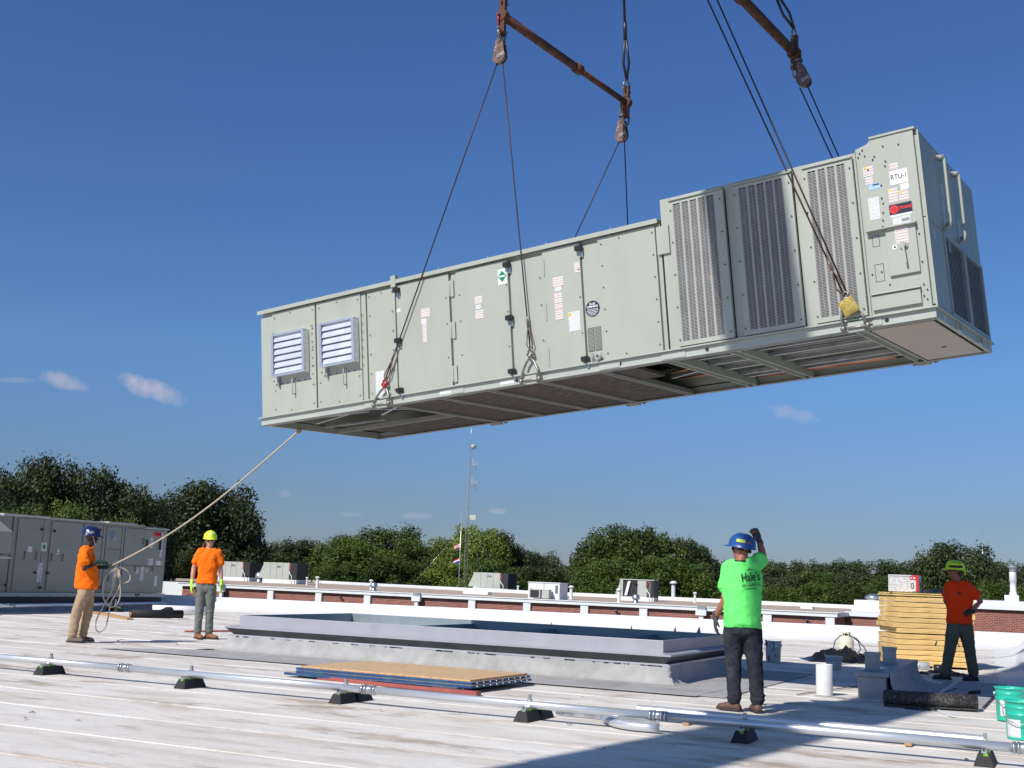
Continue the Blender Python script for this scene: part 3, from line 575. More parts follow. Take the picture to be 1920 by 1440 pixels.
# casing built as thin shells so the open underside shows
m_ = MB()
m_.box(.02, 6.53, .03, .06, .115, 1.66); m_.box(.02, 6.53, UW-.06, UW-.03, .115, 1.66); m_.box(.02, .06, .06, UW-.06, .115, 1.66)
m_.box(.02, 6.53, .03, UW-.03, 1.655, 1.67)
m_.build('casing', 'casing', un)
m_ = MB(); m_.box(6.545, 9.44, UW-.05, UW-.01, .115, 1.92); m_.box(6.545, 6.58, .06, UW-.05, .115, 1.92); m_.box(6.545, 8.9, .055, UW-.02, 1.90, 1.925)
m_.box(8.885, 8.92, .06, UW-.05, .115, 1.92)
m_.build('condenser_casing', 'casing', un)
ub(.06, 6.5, .065, .075, .13, 1.65).build('inner_liner', 'gap', un)
# low section panels
pz0, pz1 = .118, 1.615
low = [(.0, .235, .0, pz1-.02, 'panel'), (.24, 1.075, -.012, pz1+.015, 'louvre_panel'), (1.105, 1.925, -.012, pz1+.015, 'louvre_panel'), (1.93, 2.01, 0, pz1-.0, 'panel'), (2.042, 2.53, -.004, pz1, 'panel'),
       (2.562, 3.448, -.014, pz1+.01, 'door'), (3.482, 3.56, -.002, pz1-.02, 'hinge_post'), (3.565, 4.383, -.014, pz1+.01, 'door'), (4.42, 4.90, -.004, pz1-.03, 'panel'), (4.905, 5.447, -.014, pz1+.02, 'door'), (5.475, 5.70, -.002, pz1-.03, 'panel'), (5.703, 6.475, -.012, pz1+.02, 'panel'), (6.505, 6.54, .0, pz1+.02, 'panel')]
for a, b, yy, z1, nm in low: ub(a, b, yy, .031, pz0, z1).build(nm, 'casing', un, bevel=.003)
ub(.0, .03, .032, UW-.03, pz0, 1.63).build('end_panel', 'casing', un)
ub(6.50, 6.66, -.03, -.005, 1.26, 1.60).build('splice_plate', 'casing', un, bevel=.002)
# roof cap of the low section
m_ = MB(); m_.box(-.03, 6.53, -.045, UW+.03, 1.672, 1.70); m_.box(-.03, 6.53, -.05, -.044, 1.645, 1.70); m_.build('roof_cap', 'casing', un)
for x in (.2, .95, 1.7, 3.3, 4.1, 4.98, 5.9): 
    m_ = MB(); m_.cyl((x, -.02, 1.70), (x, -.02, 1.725), .012, 6); m_.build('bolt', 'grey_metal', un)
ub(2.505, 2.585, -.055, .02, 1.60, 1.76).build('joint_clip', 'casing', un, bevel=.003)
# fasteners: one stuff-like part made of many little screws
m_ = MB()
def screw(x, z, y=-.016): m_.cyl((x, y, z), (x, y-.006, z), .0085, 6)
for x in (.29, 1.03, 1.16, 1.88, 2.09, 2.49, 6.44, 5.75): 
    for z in np.linspace(.2, 1.55, 6): screw(x, z)
for x in (.6, 1.5, 2.3, 6.0): screw(x, .16); screw(x, 1.58)
for x0 in (.26, 1.19):
    for z in np.linspace(.62, 1.32, 7): screw(x0, z); screw(x0+.76, z)
    for x in np.linspace(.05, .72, 7): screw(x0+x, .56)
for x in (3.62, 4.86, 3.40, 4.36, 5.42):
    for z in (.5, .95, 1.3): screw(x, z)
for x in (6.72, 7.34, 7.52, 8.16, 8.34, 8.84):
    for z in np.linspace(.2, 1.75, 5): screw(x, z, -.062)
for x, z in ((9.0, 1.86), (9.08, 1.8), (9.1, 1.83), (9.2, 1.92), (9.36, 1.9), (9.2, 1.7), (9.21, 1.75), (9.14, 1.5), (9.13, 1.36), (9.14, 1.3), (9.13, 1.2), (9.12, 1.12), (9.11, 1.05), (8.95, .56), (9.05, .57), (8.97, .34), (9.12, .42), (9.47, .9), (9.47, .6), (9.46, .36), (9.42, .3), (9.45, .24), (9.49, .3), (9.48, .2), (8.93, 1.86), (8.95, 1.9), (8.98, 1.93), (9.02, 1.7)): screw(x, z, -.012)
sc_ = m_.build('screws', 'gap', un); sc_['kind'] = 'stuff'
# louvres
for x0, x1, z0, z1 in ((.313, .955, .655, 1.28), (1.245, 1.885, .66, 1.292)):
    lv = MB(); yb, yf = -.012, -.125; t_ = .028
    lv.box(x0, x1, yf, yb, z1-t_, z1); lv.box(x0, x1, yf, yb, z0, z0+t_); lv.box(x0, x0+t_, yf, yb, z0+t_, z1-t_); lv.box(x1-t_, x1, yf, yb, z0+t_, z1-t_)
    lv.box(x0-.0, x0+.045, yf-.004, yf, z0, z1); lv.box(x1-.045, x1, yf-.004, yf, z0, z1)
    f_ = lv.build('louvre', 'alu', un, bevel=.002)
    nb = 6; h = (z1-z0-2*t_)/nb
    for i in range(nb):
        zz = z0+t_+i*h; q = MB()
        q.prism([(x0+t_, yf+.030, zz+.006), (x0+t_, yf+.010, zz+.010), (x0+t_, yf+.022, zz+h*.5), (x0+t_, yf+.040, zz+h*.99), (x0+t_, yf+.044, zz+h*.98), (x0+t_, yf+.026, zz+h*.5), (x0+t_, yf+.018, zz+.018), (x0+t_, yf+.034, zz+.012)], (x1-x0-2*t_, 0, 0)).build('blade', 'alu_blade', f_)
    ub(x0+t_, x1-t_, -.022, -.013, z0+t_, z1-t_).build('louvre_back', 'gap', f_)
    xh = x0+(.36 if x0 < 1 else .39)
    ub(x0+.05, x0+.075, -.05, -.013, z0-.14, z0).build('bracket', 'grey_metal', un)
    q = MB(); q.tube([(xh, -.012, z0-.06), (xh, -.065, z0-.06), (xh, -.075, z0-.08), (xh, -.075, z0-.26), (xh, -.065, z0-.28), (xh, -.012, z0-.28)], .009, 6); q.build('handle', 'casing', un)
# door latches, hinges
for x, zs in ((2.6, (1.55, .85, .17)), (4.40, (1.555, .86, .17)), (5.46, (1.555, .17))):
    for z in zs:
        q = MB(); q.box(x-.055, x+.04, -.075, -.016, z-.03, z+.03); q.box(x-.01, x+.02, -.085, -.07, z-.05, z+.03); q.build('latch', 'black', un, bevel=.005)
        q = MB(); q.box(x-.005, x+.035, -.03, -.016, z-.11, z-.032); q.build('latch_plate', 'galv', un)
for x in (3.50, 4.93):
    for z in (1.42, .86, .28):
        q = MB(); q.box(x-.035 if x < 4 else x-.01, x+.03 if x < 4 else x+.005, -.024, -.012, z-.12, z+.10)
        if x < 4: q.cyl((x-.03, -.026, z-.11), (x-.03, -.026, z+.09), .012, 8)
        q.build('hinge', 'casing', un, bevel=.001)
# stickers
def stk(x, z, wx, hz, m='label_grey', y=-.0155, name='label_sticker'):
    return ub(x-wx/2, x+wx/2, y-.0015, y+.001, z-hz/2, z+hz/2).build(name, m, un)
stk(3.05, 1.16, .15, .12, 'label_red'); stk(3.02, 1.05, .09, .07); stk(3.03, .89, .07, .26, 'label_red')
stk(2.23, .30, .15, .38, 'label_grey', -.006); stk(2.60, 1.27, .07, .05)
stk(3.915, 1.18, .12, .10, 'label_red'); stk(3.91, 1.09, .08, .06); stk(3.92, .99, .13, .11, 'label_red')
stk(5.12, 1.20, .15, .12, 'label_red'); stk(5.115, 1.11, .10, .06)
for i in range(5): stk(5.11, 1.03-i*.07, .115, .066, 'label_red')
stk(5.40, 1.33, .08, .13, 'label_red'); stk(5.32, .665, .16, .24, 'label_grey'); stk(5.26, .755, .035, .04, 'yellow_print', -.0185, 'warning_mark')
stk(4.30, 1.42, .135, .20, 'white')
MB().prism([(4.30, -.0185, 1.50), (4.235, -.0185, 1.425), (4.30, -.0185, 1.345), (4.365, -.0185, 1.425)], (0, .001, 0)).build('warning_diamond', 'green_print', un)
ub(4.255, 4.345, -.0205, -.0186, 1.414, 1.434).build('diamond_band', 'white', un)
q = MB(); q.cyl((5.575, -.004, .78), (5.575, -.007, .78), .098, 28); q.build('flue_sticker', 'navy_print', un)
text('FLUE', .038, 'white', 'sticker_text', un, (5.575, -.0085, .838), bold=.0012); text('OPENING', .036, 'white', 'sticker_text', un, (5.575, -.0085, .804), bold=.0012)
for i, w_ in enumerate((.15, .165, .15, .12, .08)): ub(5.575-w_/2, 5.575+w_/2, -.0082, -.0071, .770-i*.018, .776-i*.018).build('sticker_line', 'white', un)
for a in (5.487, 5.585): ub(a, a+.085, -.012, -.0021, .262, .548).build('flue_grille', 'grille', un)
q = MB(); q.lathe([(.0, -.0), (.0, -.02), (.04, -.02), (.045, 0)], (5.635, 0, .17), 16, ax=(0, -1, 0)); q.lathe([(.022, .0), (.022, -.035), (.042, -.035), (.044, 0)], (5.635, -.04, .17), 16, ax=(0, 1, 0)); q.build('drain_fitting', 'casing', un)
ub(5.625, 5.645, -.05, -.044, .155, .185).build('drain_hole', 'gap', un)
q = MB(); q.tube([(5.54, -.02, .21), (5.56, -.05, .22), (5.56, -.05, .12)], .011, 6); q.build('drain_hook', 'grey_metal', un)
# condenser end: posts, guards
zt = 1.925
for a, b in ((6.565, 6.69), (7.39, 7.49), (8.20, 8.31), (8.875, 8.90)): ub(a, b, -.004, .03, pz0, zt).build('post', 'casing', un, bevel=.002)
for a, b in ((6.69, 7.39), (7.49, 8.20), (8.31, 8.875)):
    ub(a, b, -.003, .03, 1.865, zt-.002).build('header', 'casing', un)
    q = MB(); q.prism([(a+.01, -.004, 1.895), (a+.01, -.075, 1.875), (a+.01, -.075, 1.862), (a+.01, -.004, 1.862)], (b-a-.02, 0, 0)); q.build('drip_edge', 'casing', un)
def guard(a, b, pa, pb, ns):
    z0, z1, zl, zh = .128, 1.858, .178, 1.82
    q = MB(); y0, y1 = -.056, -.048
    q.box(a, pa, y0, y1, z0, z1); q.box(pb, b, y0, y1, z0, z1); q.box(pa, pb, y0, y1, zh, z1); q.box(pa, pb, y0, y1, z0, zl)
    q.box(a, a+.006, y1, -.005, z0, z1); q.box(b-.006, b, y1, -.005, z0, z1); q.box(a, b, y1, -.005, z0, z0+.006)
    st_ = (pb-pa)/ns; gap = st_*.17
    for i in range(1, ns): q.box(pa+i*st_-gap/2, pa+i*st_+gap/2, y0, y1, zl, zh)
    fr = q.build('condenser_guard', 'casing', un)
    for i in range(ns):
        a_, b_ = pa+i*st_+(gap/2 if i else 0), pa+(i+1)*st_-(gap/2 if i < ns-1 else 0)
        # slotted strip: alternate bridges as real geometry
        s_ = MB(); zz = zl
        while zz < zh-.01: s_.box(a_, b_, -.0535, -.0495, zz, zz+.0076); zz += .0165
        for e in (a_+.004, (a_+b_)/2, b_-.004): s_.box(e-.003, e+.003, -.0535, -.0495, zl, zh)
        s_.build('slotted_strip', 'slot_metal', fr)
    return fr
guard(6.70, 7.378, 6.75, 7.268, 5); guard(7.50, 8.19, 7.57, 8.088, 5); guard(8.32, 8.87, 8.375, 8.79, 4)
for i, (a, b) in enumerate(((6.70, 7.05), (7.55, 8.15), (8.36, 8.84))): ub(a, b, .25, .32, .14, 1.86).build('coil', 'coil', un)
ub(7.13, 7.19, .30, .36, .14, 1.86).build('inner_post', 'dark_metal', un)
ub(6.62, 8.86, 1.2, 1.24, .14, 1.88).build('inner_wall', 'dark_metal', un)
q = MB(); q.tube([(7.0, .2, 1.1), (7.08, .2, .75), (7.3, .2, .35)], .02, 6); q.tube([(7.12, .24, 1.2), (7.2, .24, .7), (7.33, .24, .4)], .02, 6); q.build('refrigerant_pipe', 'copper', un)
q = MB(); q.cyl((7.3, .45, .14), (7.3, .45, .55), .14, 14); q.sphere((7.3, .45, .55), .14, .14, .08, 12); q.build('compressor', 'black', un)
# fan tops
for x in (7.05, 8.1):
    q = MB(); q.lathe([(.44, 1.926), (.44, 1.975), (.40, 1.99), (.40, 1.93)], (x+.1, 1.0, 0), 28); q.build('fan_ring', 'galv', un)
    q = MB()
    for k_ in range(12): q.beam((x+.1, 1.0, 1.985), (x+.1+.42*math.cos(k_*math.pi/6), 1+.42*math.sin(k_*math.pi/6), 1.985), .008, .008)
    q.build('fan_guard', 'galv', un)
# control section
CX = 8.905
q = MB(); q.prism([(CX, -.006, pz0), (UL-.015, -.006, pz0), (UL-.015, -.006, 2.03), (9.075, -.006, 2.03), (9.03, -.006, 1.985), (CX, -.006, 1.955)], (0, .04, 0)); q.build('control_panel', 'casing', un, bevel=.002)
q = MB(); q.box(9.06, UL+.012, -.02, UW+.01, 2.031, 2.055); q.build('control_roof_cap', 'casing', un, bevel=.002)
B(CX, 9.06, .0, UW, 1.93, 1.957).build('control_roof_step', 'casing', un)
q = MB(); q.box(9.135, 9.445, -.035, -.0065, .50, 1.015); dr = q.build('switch_door', 'casing', un, bevel=.004)
q = MB(); q.prism([(8.94, -.0065, 1.045), (8.94, -.075, 1.02), (8.94, -.075, 1.012), (8.94, -.0065, 1.012)], (.52, 0, 0)); q.build('rain_lip', 'casing', un)
q = MB(); q.lathe([(.0, .0), (.035, 0), (.045, .012), (.045, .0)], (9.31, -.037, .80), 16, ax=(0, -1, 0)); q.cyl((9.31, -.036, .80), (9.31, -.075, .80), .026, 14); q.beam((9.31, -.082, .825), (9.325, -.086, .60), .022, .016, (0, 1, 0)); q.build('switch_handle', 'casing', dr, bevel=0)
stk(9.30, .915, .14, .18, 'label_red', -.036); 
q = MB(); q.cyl((9.215, -.036, .80), (9.215, -.0375, .80), .026, 16); q.build('round_sticker', 'white', un); q = MB(); q.cyl((9.218, -.038, .80), (9.218, -.0385, .80), .012, 10); q.build('sticker_symbol', 'black_print', un)
def knock(x0, x1, z0, z1):
    q = MB(); t_ = .005
    for a, b, c, d in ((x0, x1, z0, z0+t_), (x0, x1, z1-t_, z1), (x0, x0+t_, z0, z1), (x1-t_, x1, z0, z1)): q.box(a, b, -.0075, -.0066, c, d)
    q.build('knockout', 'gap', un)
knock(8.985, 9.06, .85, .975); knock(8.98, 9.075, .47, .66)
q = MB(); q.box(8.925, 9.425, -.04, -.0065, .168, .32); q.prism([(8.915, -.0065, .352), (8.915, -.06, .335), (8.915, -.06, .328), (8.915, -.0065, .328)], (.515, 0, 0)); q.build('vent_cover', 'casing', un, bevel=.002)
Y0 = -.0075
def st2(x0, x1, z0, z1, m, name='label_sticker', y=Y0): return ub(x0, x1, y-.001, y, z0, z1).build(name, m, un)
st2(8.965, 9.075, 1.63, 1.745, 'label_red'); st2(8.97, 9.0, 1.715, 1.742, 'yellow_print', 'warning_mark', Y0-.0012); st2(8.98, 9.06, 1.54, 1.62, 'label_red'); st2(9.01, 9.13, 1.475, 1.535, 'blue_print'); st2(9.05, 9.12, 1.515, 1.53, 'black_print', 'label_text', Y0-.0012)
st2(8.985, 9.10, 1.145, 1.39, 'label_grey')
st2(9.245, 9.335, 1.64, 1.71, 'label_red'); st2(9.235, 9.42, 1.475, 1.63, 'white', 'sign'); text('RTU-1', .075, 'black_print', 'sign_text', un, (9.33, Y0-.0025, 1.556), bold=.0004, sx=.85)
st2(9.335, 9.42, 1.405, 1.468, 'white'); st2(9.205, 9.30, 1.285, 1.44, 'label_red'); st2(9.21, 9.235, 1.41, 1.435, 'yellow_print', 'warning_mark', Y0-.0012); st2(9.31, 9.41, 1.285, 1.40, 'label_red'); st2(9.315, 9.34, 1.365, 1.395, 'yellow_print', 'warning_mark', Y0-.0012)
st2(9.195, 9.43, 1.155, 1.265, 'navy_print', 'maker_badge'); q = MB(); q.cyl((9.245, Y0-.0012, 1.21), (9.245, Y0-.0025, 1.21), .044, 24); q.build('badge_disc', 'trane_red', un)
q = MB()
for k_ in range(6):
    a = k_*math.pi/3; q.tube([(9.245+.008*math.cos(a+r_)*(1+r_*2.0), Y0-.003, 1.21+.008*math.sin(a+r_)*(1+r_*2.0)) for r_ in (0, .5, 1.0, 1.5)], .0022, 4)
q.build('badge_swirl', 'navy_print', un)
text('TRANE', .042, 'trane_red', 'badge_text', un, (9.358, Y0-.0025, 1.213), bold=.0014, shear=.35, sx=1.05)
st2(9.20, 9.42, 1.13, 1.152, 'white'); st2(9.22, 9.40, 1.03, 1.125, 'label_grey'); st2(9.31, 9.39, 1.065, 1.095, 'grey_print', 'barcode', Y0-.0012)
# right end, in shade
q = MB(); q.box(UL-.09, UL-.012, -.003, .055, pz0, 2.03); q.box(UL-.04, UL-.012, .055, UW, pz0, 2.03); q.build('end_frame', 'casing', un)
ys = [.03, .77, 1.50, 2.22, 2.63]
for a, b in zip(ys, ys[1:]): ub(UL-.011, UL+.018, a+.008, b-.008, 1.085, 2.02).build('end_panel', 'casing', un, bevel=.002)
ub(UL-.011, UL+.018, .038, .72, .15, 1.075).build('end_panel', 'casing', un, bevel=.002)
q = MB(); q.box(UL+.018, UL+.035, .03, .06, .12, 2.03); q.build('corner_angle', 'casing', un)
for a, b in ((.74, 1.68), (1.70, 2.64)):
    q = MB(); q.box(UL-.01, UL+.03, a, a+.05, .14, 1.075); q.box(UL-.01, UL+.03, b-.05, b, .14, 1.075); q.box(UL-.01, UL+.03, a+.05, b-.05, 1.035, 1.075); q.box(UL-.01, UL+.03, a+.05, b-.05, .14, .18); gr = q.build('coil_grille', 'casing', un)
    n_ = 12
    for i in range(n_): 
        yy = a+.06+(b-a-.12)*(i+.5)/n_; ub(UL+.026, UL+.030, yy-.006, yy+.006, .18, 1.035).build('slat', 'under_steel', gr)
    ub(UL-.01, UL-.004, a+.05, b-.05, .18, 1.035).build('coil', 'gap', gr)
for yy in (.83, 1.52):
    q = MB(); q.tube([(UL+.02, yy, 1.96), (UL+.09, yy, 1.95), (UL+.10, yy, 1.9), (UL+.10, yy-.03, 1.2), (UL+.09, yy-.03, 1.14), (UL+.02, yy-.03, 1.12)], .017, 8); q.build('conduit', 'casing', un)
    for z in (1.93, 1.16): MB().sphere((UL+.07, yy, z), .04, .045, .035, 10).build('conduit_fitting', 'under_steel', un)
for yy, z, h in ((.95, 1.6, .16), (.9, 1.32, .3), (1.62, 1.3, .26), (1.0, 1.0, .2)): ub(UL+.0185, UL+.0195, yy-.05, yy+.05, z-h/2, z+h/2).build('label_sticker', 'label_grey', un)
ub(UL+.0185, UL+.0195, .28, .36, .9, 1.02).build('label_sticker', 'label_grey', un)
# base rail
q = MB()
def railseg(x0, x1, y0, y1):
    q.box(x0, x1, y0, y1, 0, .0985)
railseg(-.01, UL+.02, -.012, .03); railseg(-.01, UL+.02, UW-.03, UW+.012); railseg(-.01, .03, .03, UW-.03); railseg(UL-.02, UL+.02, .03, UW-.03)
q.build('base_rail', 'rail', un, bevel=.003)
q = MB(); q.box(.0, UL, .0, .028, .0992, .1155); q.box(.0, UL, UW-.028, UW, .0992, .1155); q.box(.0, .03, .03, UW-.03, .0992, .1155); q.box(UL-.03, UL, .03, UW-.03, .0992, .1155); q.build('rail_seal', 'gap', un)
q = MB(); q.box(-.03, UL+.05, -.05, -.004, .099, .116); q.box(UL+.0, UL+.05, -.004, UW+.03, .099, .116); q.box(-.03, UL+.05, UW+.004, UW+.04, .099, .116); q.build('rail_lip', 'rail', un)
q = MB()
for a, b, c, d in ((0, UL, 0, .10), (0, UL, UW-.10, UW)): q.box(a, b, c, d, -.006, -.0005)
q.build('rail_foot', 'under_steel', un)
for x in (3.47, 4.44, 5.90, 7.02, 9.05): 
    q = MB(); q.cyl((x, -.013, .05), (x, -.016, .05), .022, 14); q.build('lifting_hole', 'gap', un)
for x in (3.33, 4.29): st2(x-.10, x+.10, .03, .075, 'white', y=-.0125)
for a, b in ((1.95, 2.1), (3.42, 3.62), (5.62, 5.9), (6.45, 6.75), (8.9, 9.0)): ub(a, b, -.02, -.0125, .012, .094).build('splice_plate', 'rail', un)
for z0, y in ((.03, UW-.1), (.02, .35)): ub(UL+.021, UL+.0225, y-.06, y+.06, z0, z0+.06).build('label_sticker', 'label_grey', un)
for y in (.95, 2.0): 
    q = MB(); q.box(UL+.0205, UL+.04, y-.09, y-.07, .0, .085); q.box(UL+.0205, UL+.04, y+.07, y+.09, .0, .085); q.box(UL+.0205, UL+.04, y-.07, y+.07, .0, .015); q.build('pocket', 'rail', un)
# underside
for i, (a, b) in enumerate(((2.42, 3.19), (3.22, 3.95), (3.98, 4.74), (4.78, 5.61))):
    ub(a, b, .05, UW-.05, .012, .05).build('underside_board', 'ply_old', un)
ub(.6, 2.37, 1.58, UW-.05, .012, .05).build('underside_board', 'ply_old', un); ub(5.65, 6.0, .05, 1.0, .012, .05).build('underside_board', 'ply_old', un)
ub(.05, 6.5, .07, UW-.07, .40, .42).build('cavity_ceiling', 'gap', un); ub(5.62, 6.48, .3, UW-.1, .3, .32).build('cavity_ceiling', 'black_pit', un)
for x in (2.40, 3.205, 3.965, 4.76, 5.63): 
    q = MB(); q.box(x-.045, x-.015, .03, UW-.03, -.01, .055); q.box(x+.02, x+.045, .03, UW-.03, -.01, .055); q.box(x-.015, x+.02, .03, UW-.03, .03, .05); q.build('cross_member', 'under_steel', un)
for a, b, c in ((.06, 2.37, 1.55),): ub(a, b, c-.02, c+.02, -.004, .06).build('long_member', 'under_steel', un)
for pts in (((.5, .35), (1.6, .5)), ((.3, .8), (1.3, .45)), ((1.5, .9), (2.3, .35)), ((1.7, .3), (2.3, 1.0)), ((.1, 1.2), (1.2, 1.35))):
    q = MB(); q.beam((pts[0][0], pts[0][1], .07), (pts[1][0], pts[1][1], .07), .035, .03); q.build('brace', 'galv', un)
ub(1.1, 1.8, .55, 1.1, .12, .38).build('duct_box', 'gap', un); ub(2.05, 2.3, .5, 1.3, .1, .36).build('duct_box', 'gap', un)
for x in (6.53, 7.31, 8.75): 
    q = MB(); q.box(x-.06, x-.045, .02, UW-.02, -.012, .09); q.box(x+.045, x+.06, .02, UW-.02, -.012, .09); q.box(x-.045, x+.045, .02, UW-.02, .03, .04); q.build('cross_member', 'rail', un)
for y in (.55, 1.0, 1.45, 1.95, 2.2): ub(6.6, 8.69, y-.025, y+.025, .055, .10).build('long_member', 'galv', un)
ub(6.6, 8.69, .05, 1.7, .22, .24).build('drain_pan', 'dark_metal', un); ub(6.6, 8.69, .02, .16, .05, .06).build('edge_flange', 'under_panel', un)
for a, b in ((.3, .48), (.62, .9), (1.1, 1.35), (1.55, 1.85)): ub(6.65, 8.66, a, b, .15, .17).build('pan_rib', 'under_steel', un)
q = MB(); q.cyl((6.7, 2.33, .09), (8.5, 2.33, .09), .045, 10); q.build('pipe', 'copper', un)
q = MB(); q.tube([(5.9, 1.4, .12), (6.2, 1.35, .12), (6.4, 1.5, .14)], .015, 6); q.tube([(5.8, 1.9, .12), (6.4, 1.8, .1)], .015, 6); q.build('pipe', 'copper', un)
q = MB(); q.beam((5.8, 1.62, .1), (6.5, 1.3, .1), .04, .04); q.build('brace', 'galv', un)
ub(8.83, UL-.05, .14, UW-.16, -.004, .02).build('underside_plate', 'under_panel', un)
q = MB(); q.box(8.83, UL-.03, .03, .13, .004, .05); q.box(8.83, UL-.03, UW-.15, UW-.03, .004, .05); q.build('edge_flange', 'under_steel', un)
q = MB(); q.cyl((9.2, 1.75, -.0045), (9.2, 1.75, -.006), .035, 12); q.build('plate_hole', 'gap', un)

# ------------------------------------------------------------------ rigging
def W(x, y, z): return UM @ Vector((x, y, z))
lugs = [2.30, 4.68, 8.74]
for x in lugs:
    for side_ in (0, 1):
        y0, y1 = (-.075, -.0205) if side_ == 0 else (UW+.013, UW+.07)
        q = MB(); q.box(x-.085, x+.085, y0, y1, -.03, .075); q.build('lifting_lug', 'rail', un, bevel=.004)
def add_shackle(mb, c, d, wdir, size):      # bow shackle: c bow top, d direction to pin side
    c, d, wdir = Vector(c), Vector(d).normalized(), Vector(wdir).normalized()
    pts = [c + d*size - wdir*size*.42, c + d*size*.55 - wdir*size*.46, c + d*size*.2 - wdir*size*.33, c, c + d*size*.2 + wdir*size*.33, c + d*size*.55 + wdir*size*.46, c + d*size + wdir*size*.42]
    mb.tube(pts, size*.085, 8); mb.cyl(c + d*size - wdir*size*.62, c + d*size + wdir*size*.66, size*.075, 8); mb.sphere(c + d*size - wdir*size*.42, size*.13, n=8); mb.sphere(c + d*size + wdir*size*.42, size*.13, n=8)
# bridles (big bow across each lug), built as things resting on the unit
P1 = Vector((-6.68, 12.85, 8.03)); P2 = Vector((-5.99, 15.55, 7.84)); P3 = Vector((-3.22, 15.17, 8.11))
HK = Vector((-5.62, 13.82, 13.99)); H1f = Vector((-6.65, 12.82, 8.59)); H1b = Vector((-5.92, 15.52, 8.34)); B2b = Vector((-3.35, 15.17, 8.53)); B2f = Vector((-3.95, 12.46, 8.78)); P4 = Vector((-3.72, 12.46, 8.2))
tops = {(2.30, 0): (2.345, -.06, .24), (4.68, 0): (4.68, -.06, .30), (8.74, 0): (8.655, -.07, .30), (2.30, 1): (2.36, UW+.05, .28), (4.68, 1): (4.68, UW+.05, .3), (8.74, 1): (8.66, UW+.05, .3)}
names = {(2.30, 0): 'steel bow shackle with red pin at the front left lifting lug', (4.68, 0): 'steel bow shackle at the middle front lifting lug', (8.74, 0): 'steel bow shackle over the yellow pad at the front right lug',
         (2.30, 1): 'bow shackle at the hidden rear left lug', (4.68, 1): 'bow shackle at the hidden rear middle lug', (8.74, 1): 'bow shackle at the hidden rear right lug'}
ux = (UM.to_3x3() @ Vector((1, 0, 0)))
for k_, tp in tops.items():
    x, s_ = k_; yl = -.085 if s_ == 0 else UW+.08
    t = empty('bow_shackle', W(x, yl, .02), label=names[k_], cat='shackle', group='shackles on the lifting lugs')
    o0 = Vector(t.location); top = W(*tp)
    q = MB(); a = W(x-.13, yl, .015)-o0; b = W(x+.13, yl, .015)-o0; c = top-o0; dn = -c.normalized()
    q.tube([a, a*.7+c*.34 + Vector((0, 0, .02)) - ux*.02, c*.82 - ux*.055, c, c*.82 + ux*.055, b*.7+c*.34 + Vector((0, 0, .02)) + ux*.02, b], .016, 8); q.sphere(a, .034, n=8); q.sphere(b, .034, n=8); q.cyl(a - ux*.03, b + ux*.05, .014, 8); q.build('bow', 'shackle', t)
    q = MB(); q.sphere(c + Vector((0, 0, .02)), .034, n=8); q.cyl(c+Vector((0, 0, .045)) - ux*.045, c+Vector((0, 0, .045))+ux*.05, .02, 8); q.tube([c+Vector((0, 0, .04))-ux*.03, c+Vector((0, 0, .09))-ux*.03, c+Vector((0, 0, .12)), c+Vector((0, 0, .09))+ux*.03, c+Vector((0, 0, .04))+ux*.03], .011, 6); q.build('pin_link', 'red_pin' if k_ == (2.30, 0) else 'shackle', t)
def ropething(a, b, r, label, eye=True, m='rope_wire', sag=0, name='wire_rope'):
    a, b = Vector(a), Vector(b); t = empty(name, a, label=label, cat='wire rope', group='wire ropes of the rigging'); d = (b-a)
    q = MB(); q.tube([(0, 0, 0), d*.33, d*.66, d], r, 8); q.build('rope', m, t)
    if eye:
        n_ = d.normalized(); q = MB(); q.tube([n_*.34 + ux*0, n_*.22+ux*.02, n_*.08+ux*.045, -n_*.01, n_*.08-ux*.045, n_*.22-ux*.02, n_*.34], r*.85, 6); q.cyl(n_*.30, n_*.44, r*1.7, 8); q.build('eye', 'block', t)
    return t
rr_ = .0092
for k_, tp, P, dx, lb in [((2.3, 0), None, P1, -.045, 'thin wire rope slanting from the left pulley down to the front left lug'), ((4.68, 0), None, P1, .045, 'thin wire rope dropping from the left pulley to the middle front lug'),
                      ((2.3, 1), None, P2, -.045, 'thin wire rope slanting down left behind the unit from the lower pulley'), ((4.68, 1), None, P2, .045, 'thin wire rope hanging nearly straight behind the unit from the lower pulley')]:
    tp = W(*tops[k_]) + Vector((0, 0, .09)); ropething(tp, P + ux*dx - Vector((0, 0, .08)), rr_, lb)
tp = W(*tops[(8.74, 0)]) + Vector((0, 0, .09))
ropething(tp - ux*.02, P4 - ux*.06 - Vector((0, 0, .08)), .0095, 'left of the twin wire ropes running to the yellow pad'); ropething(tp + ux*.02, P4 + ux*.045 - Vector((0, 0, .08)), .0095, 'right of the twin wire ropes running to the yellow pad', False)
tp = W(*tops[(8.74, 1)]) + Vector((0, 0, .09))
ropething(tp - ux*.02, P3 - ux*.06 - Vector((0, 0, .08)), .0095, 'left of the dark twin wire ropes under the right pulley'); ropething(tp + ux*.02, P3 + ux*.045 - Vector((0, 0, .08)), .0095, 'right of the dark twin wire ropes under the right pulley', False)
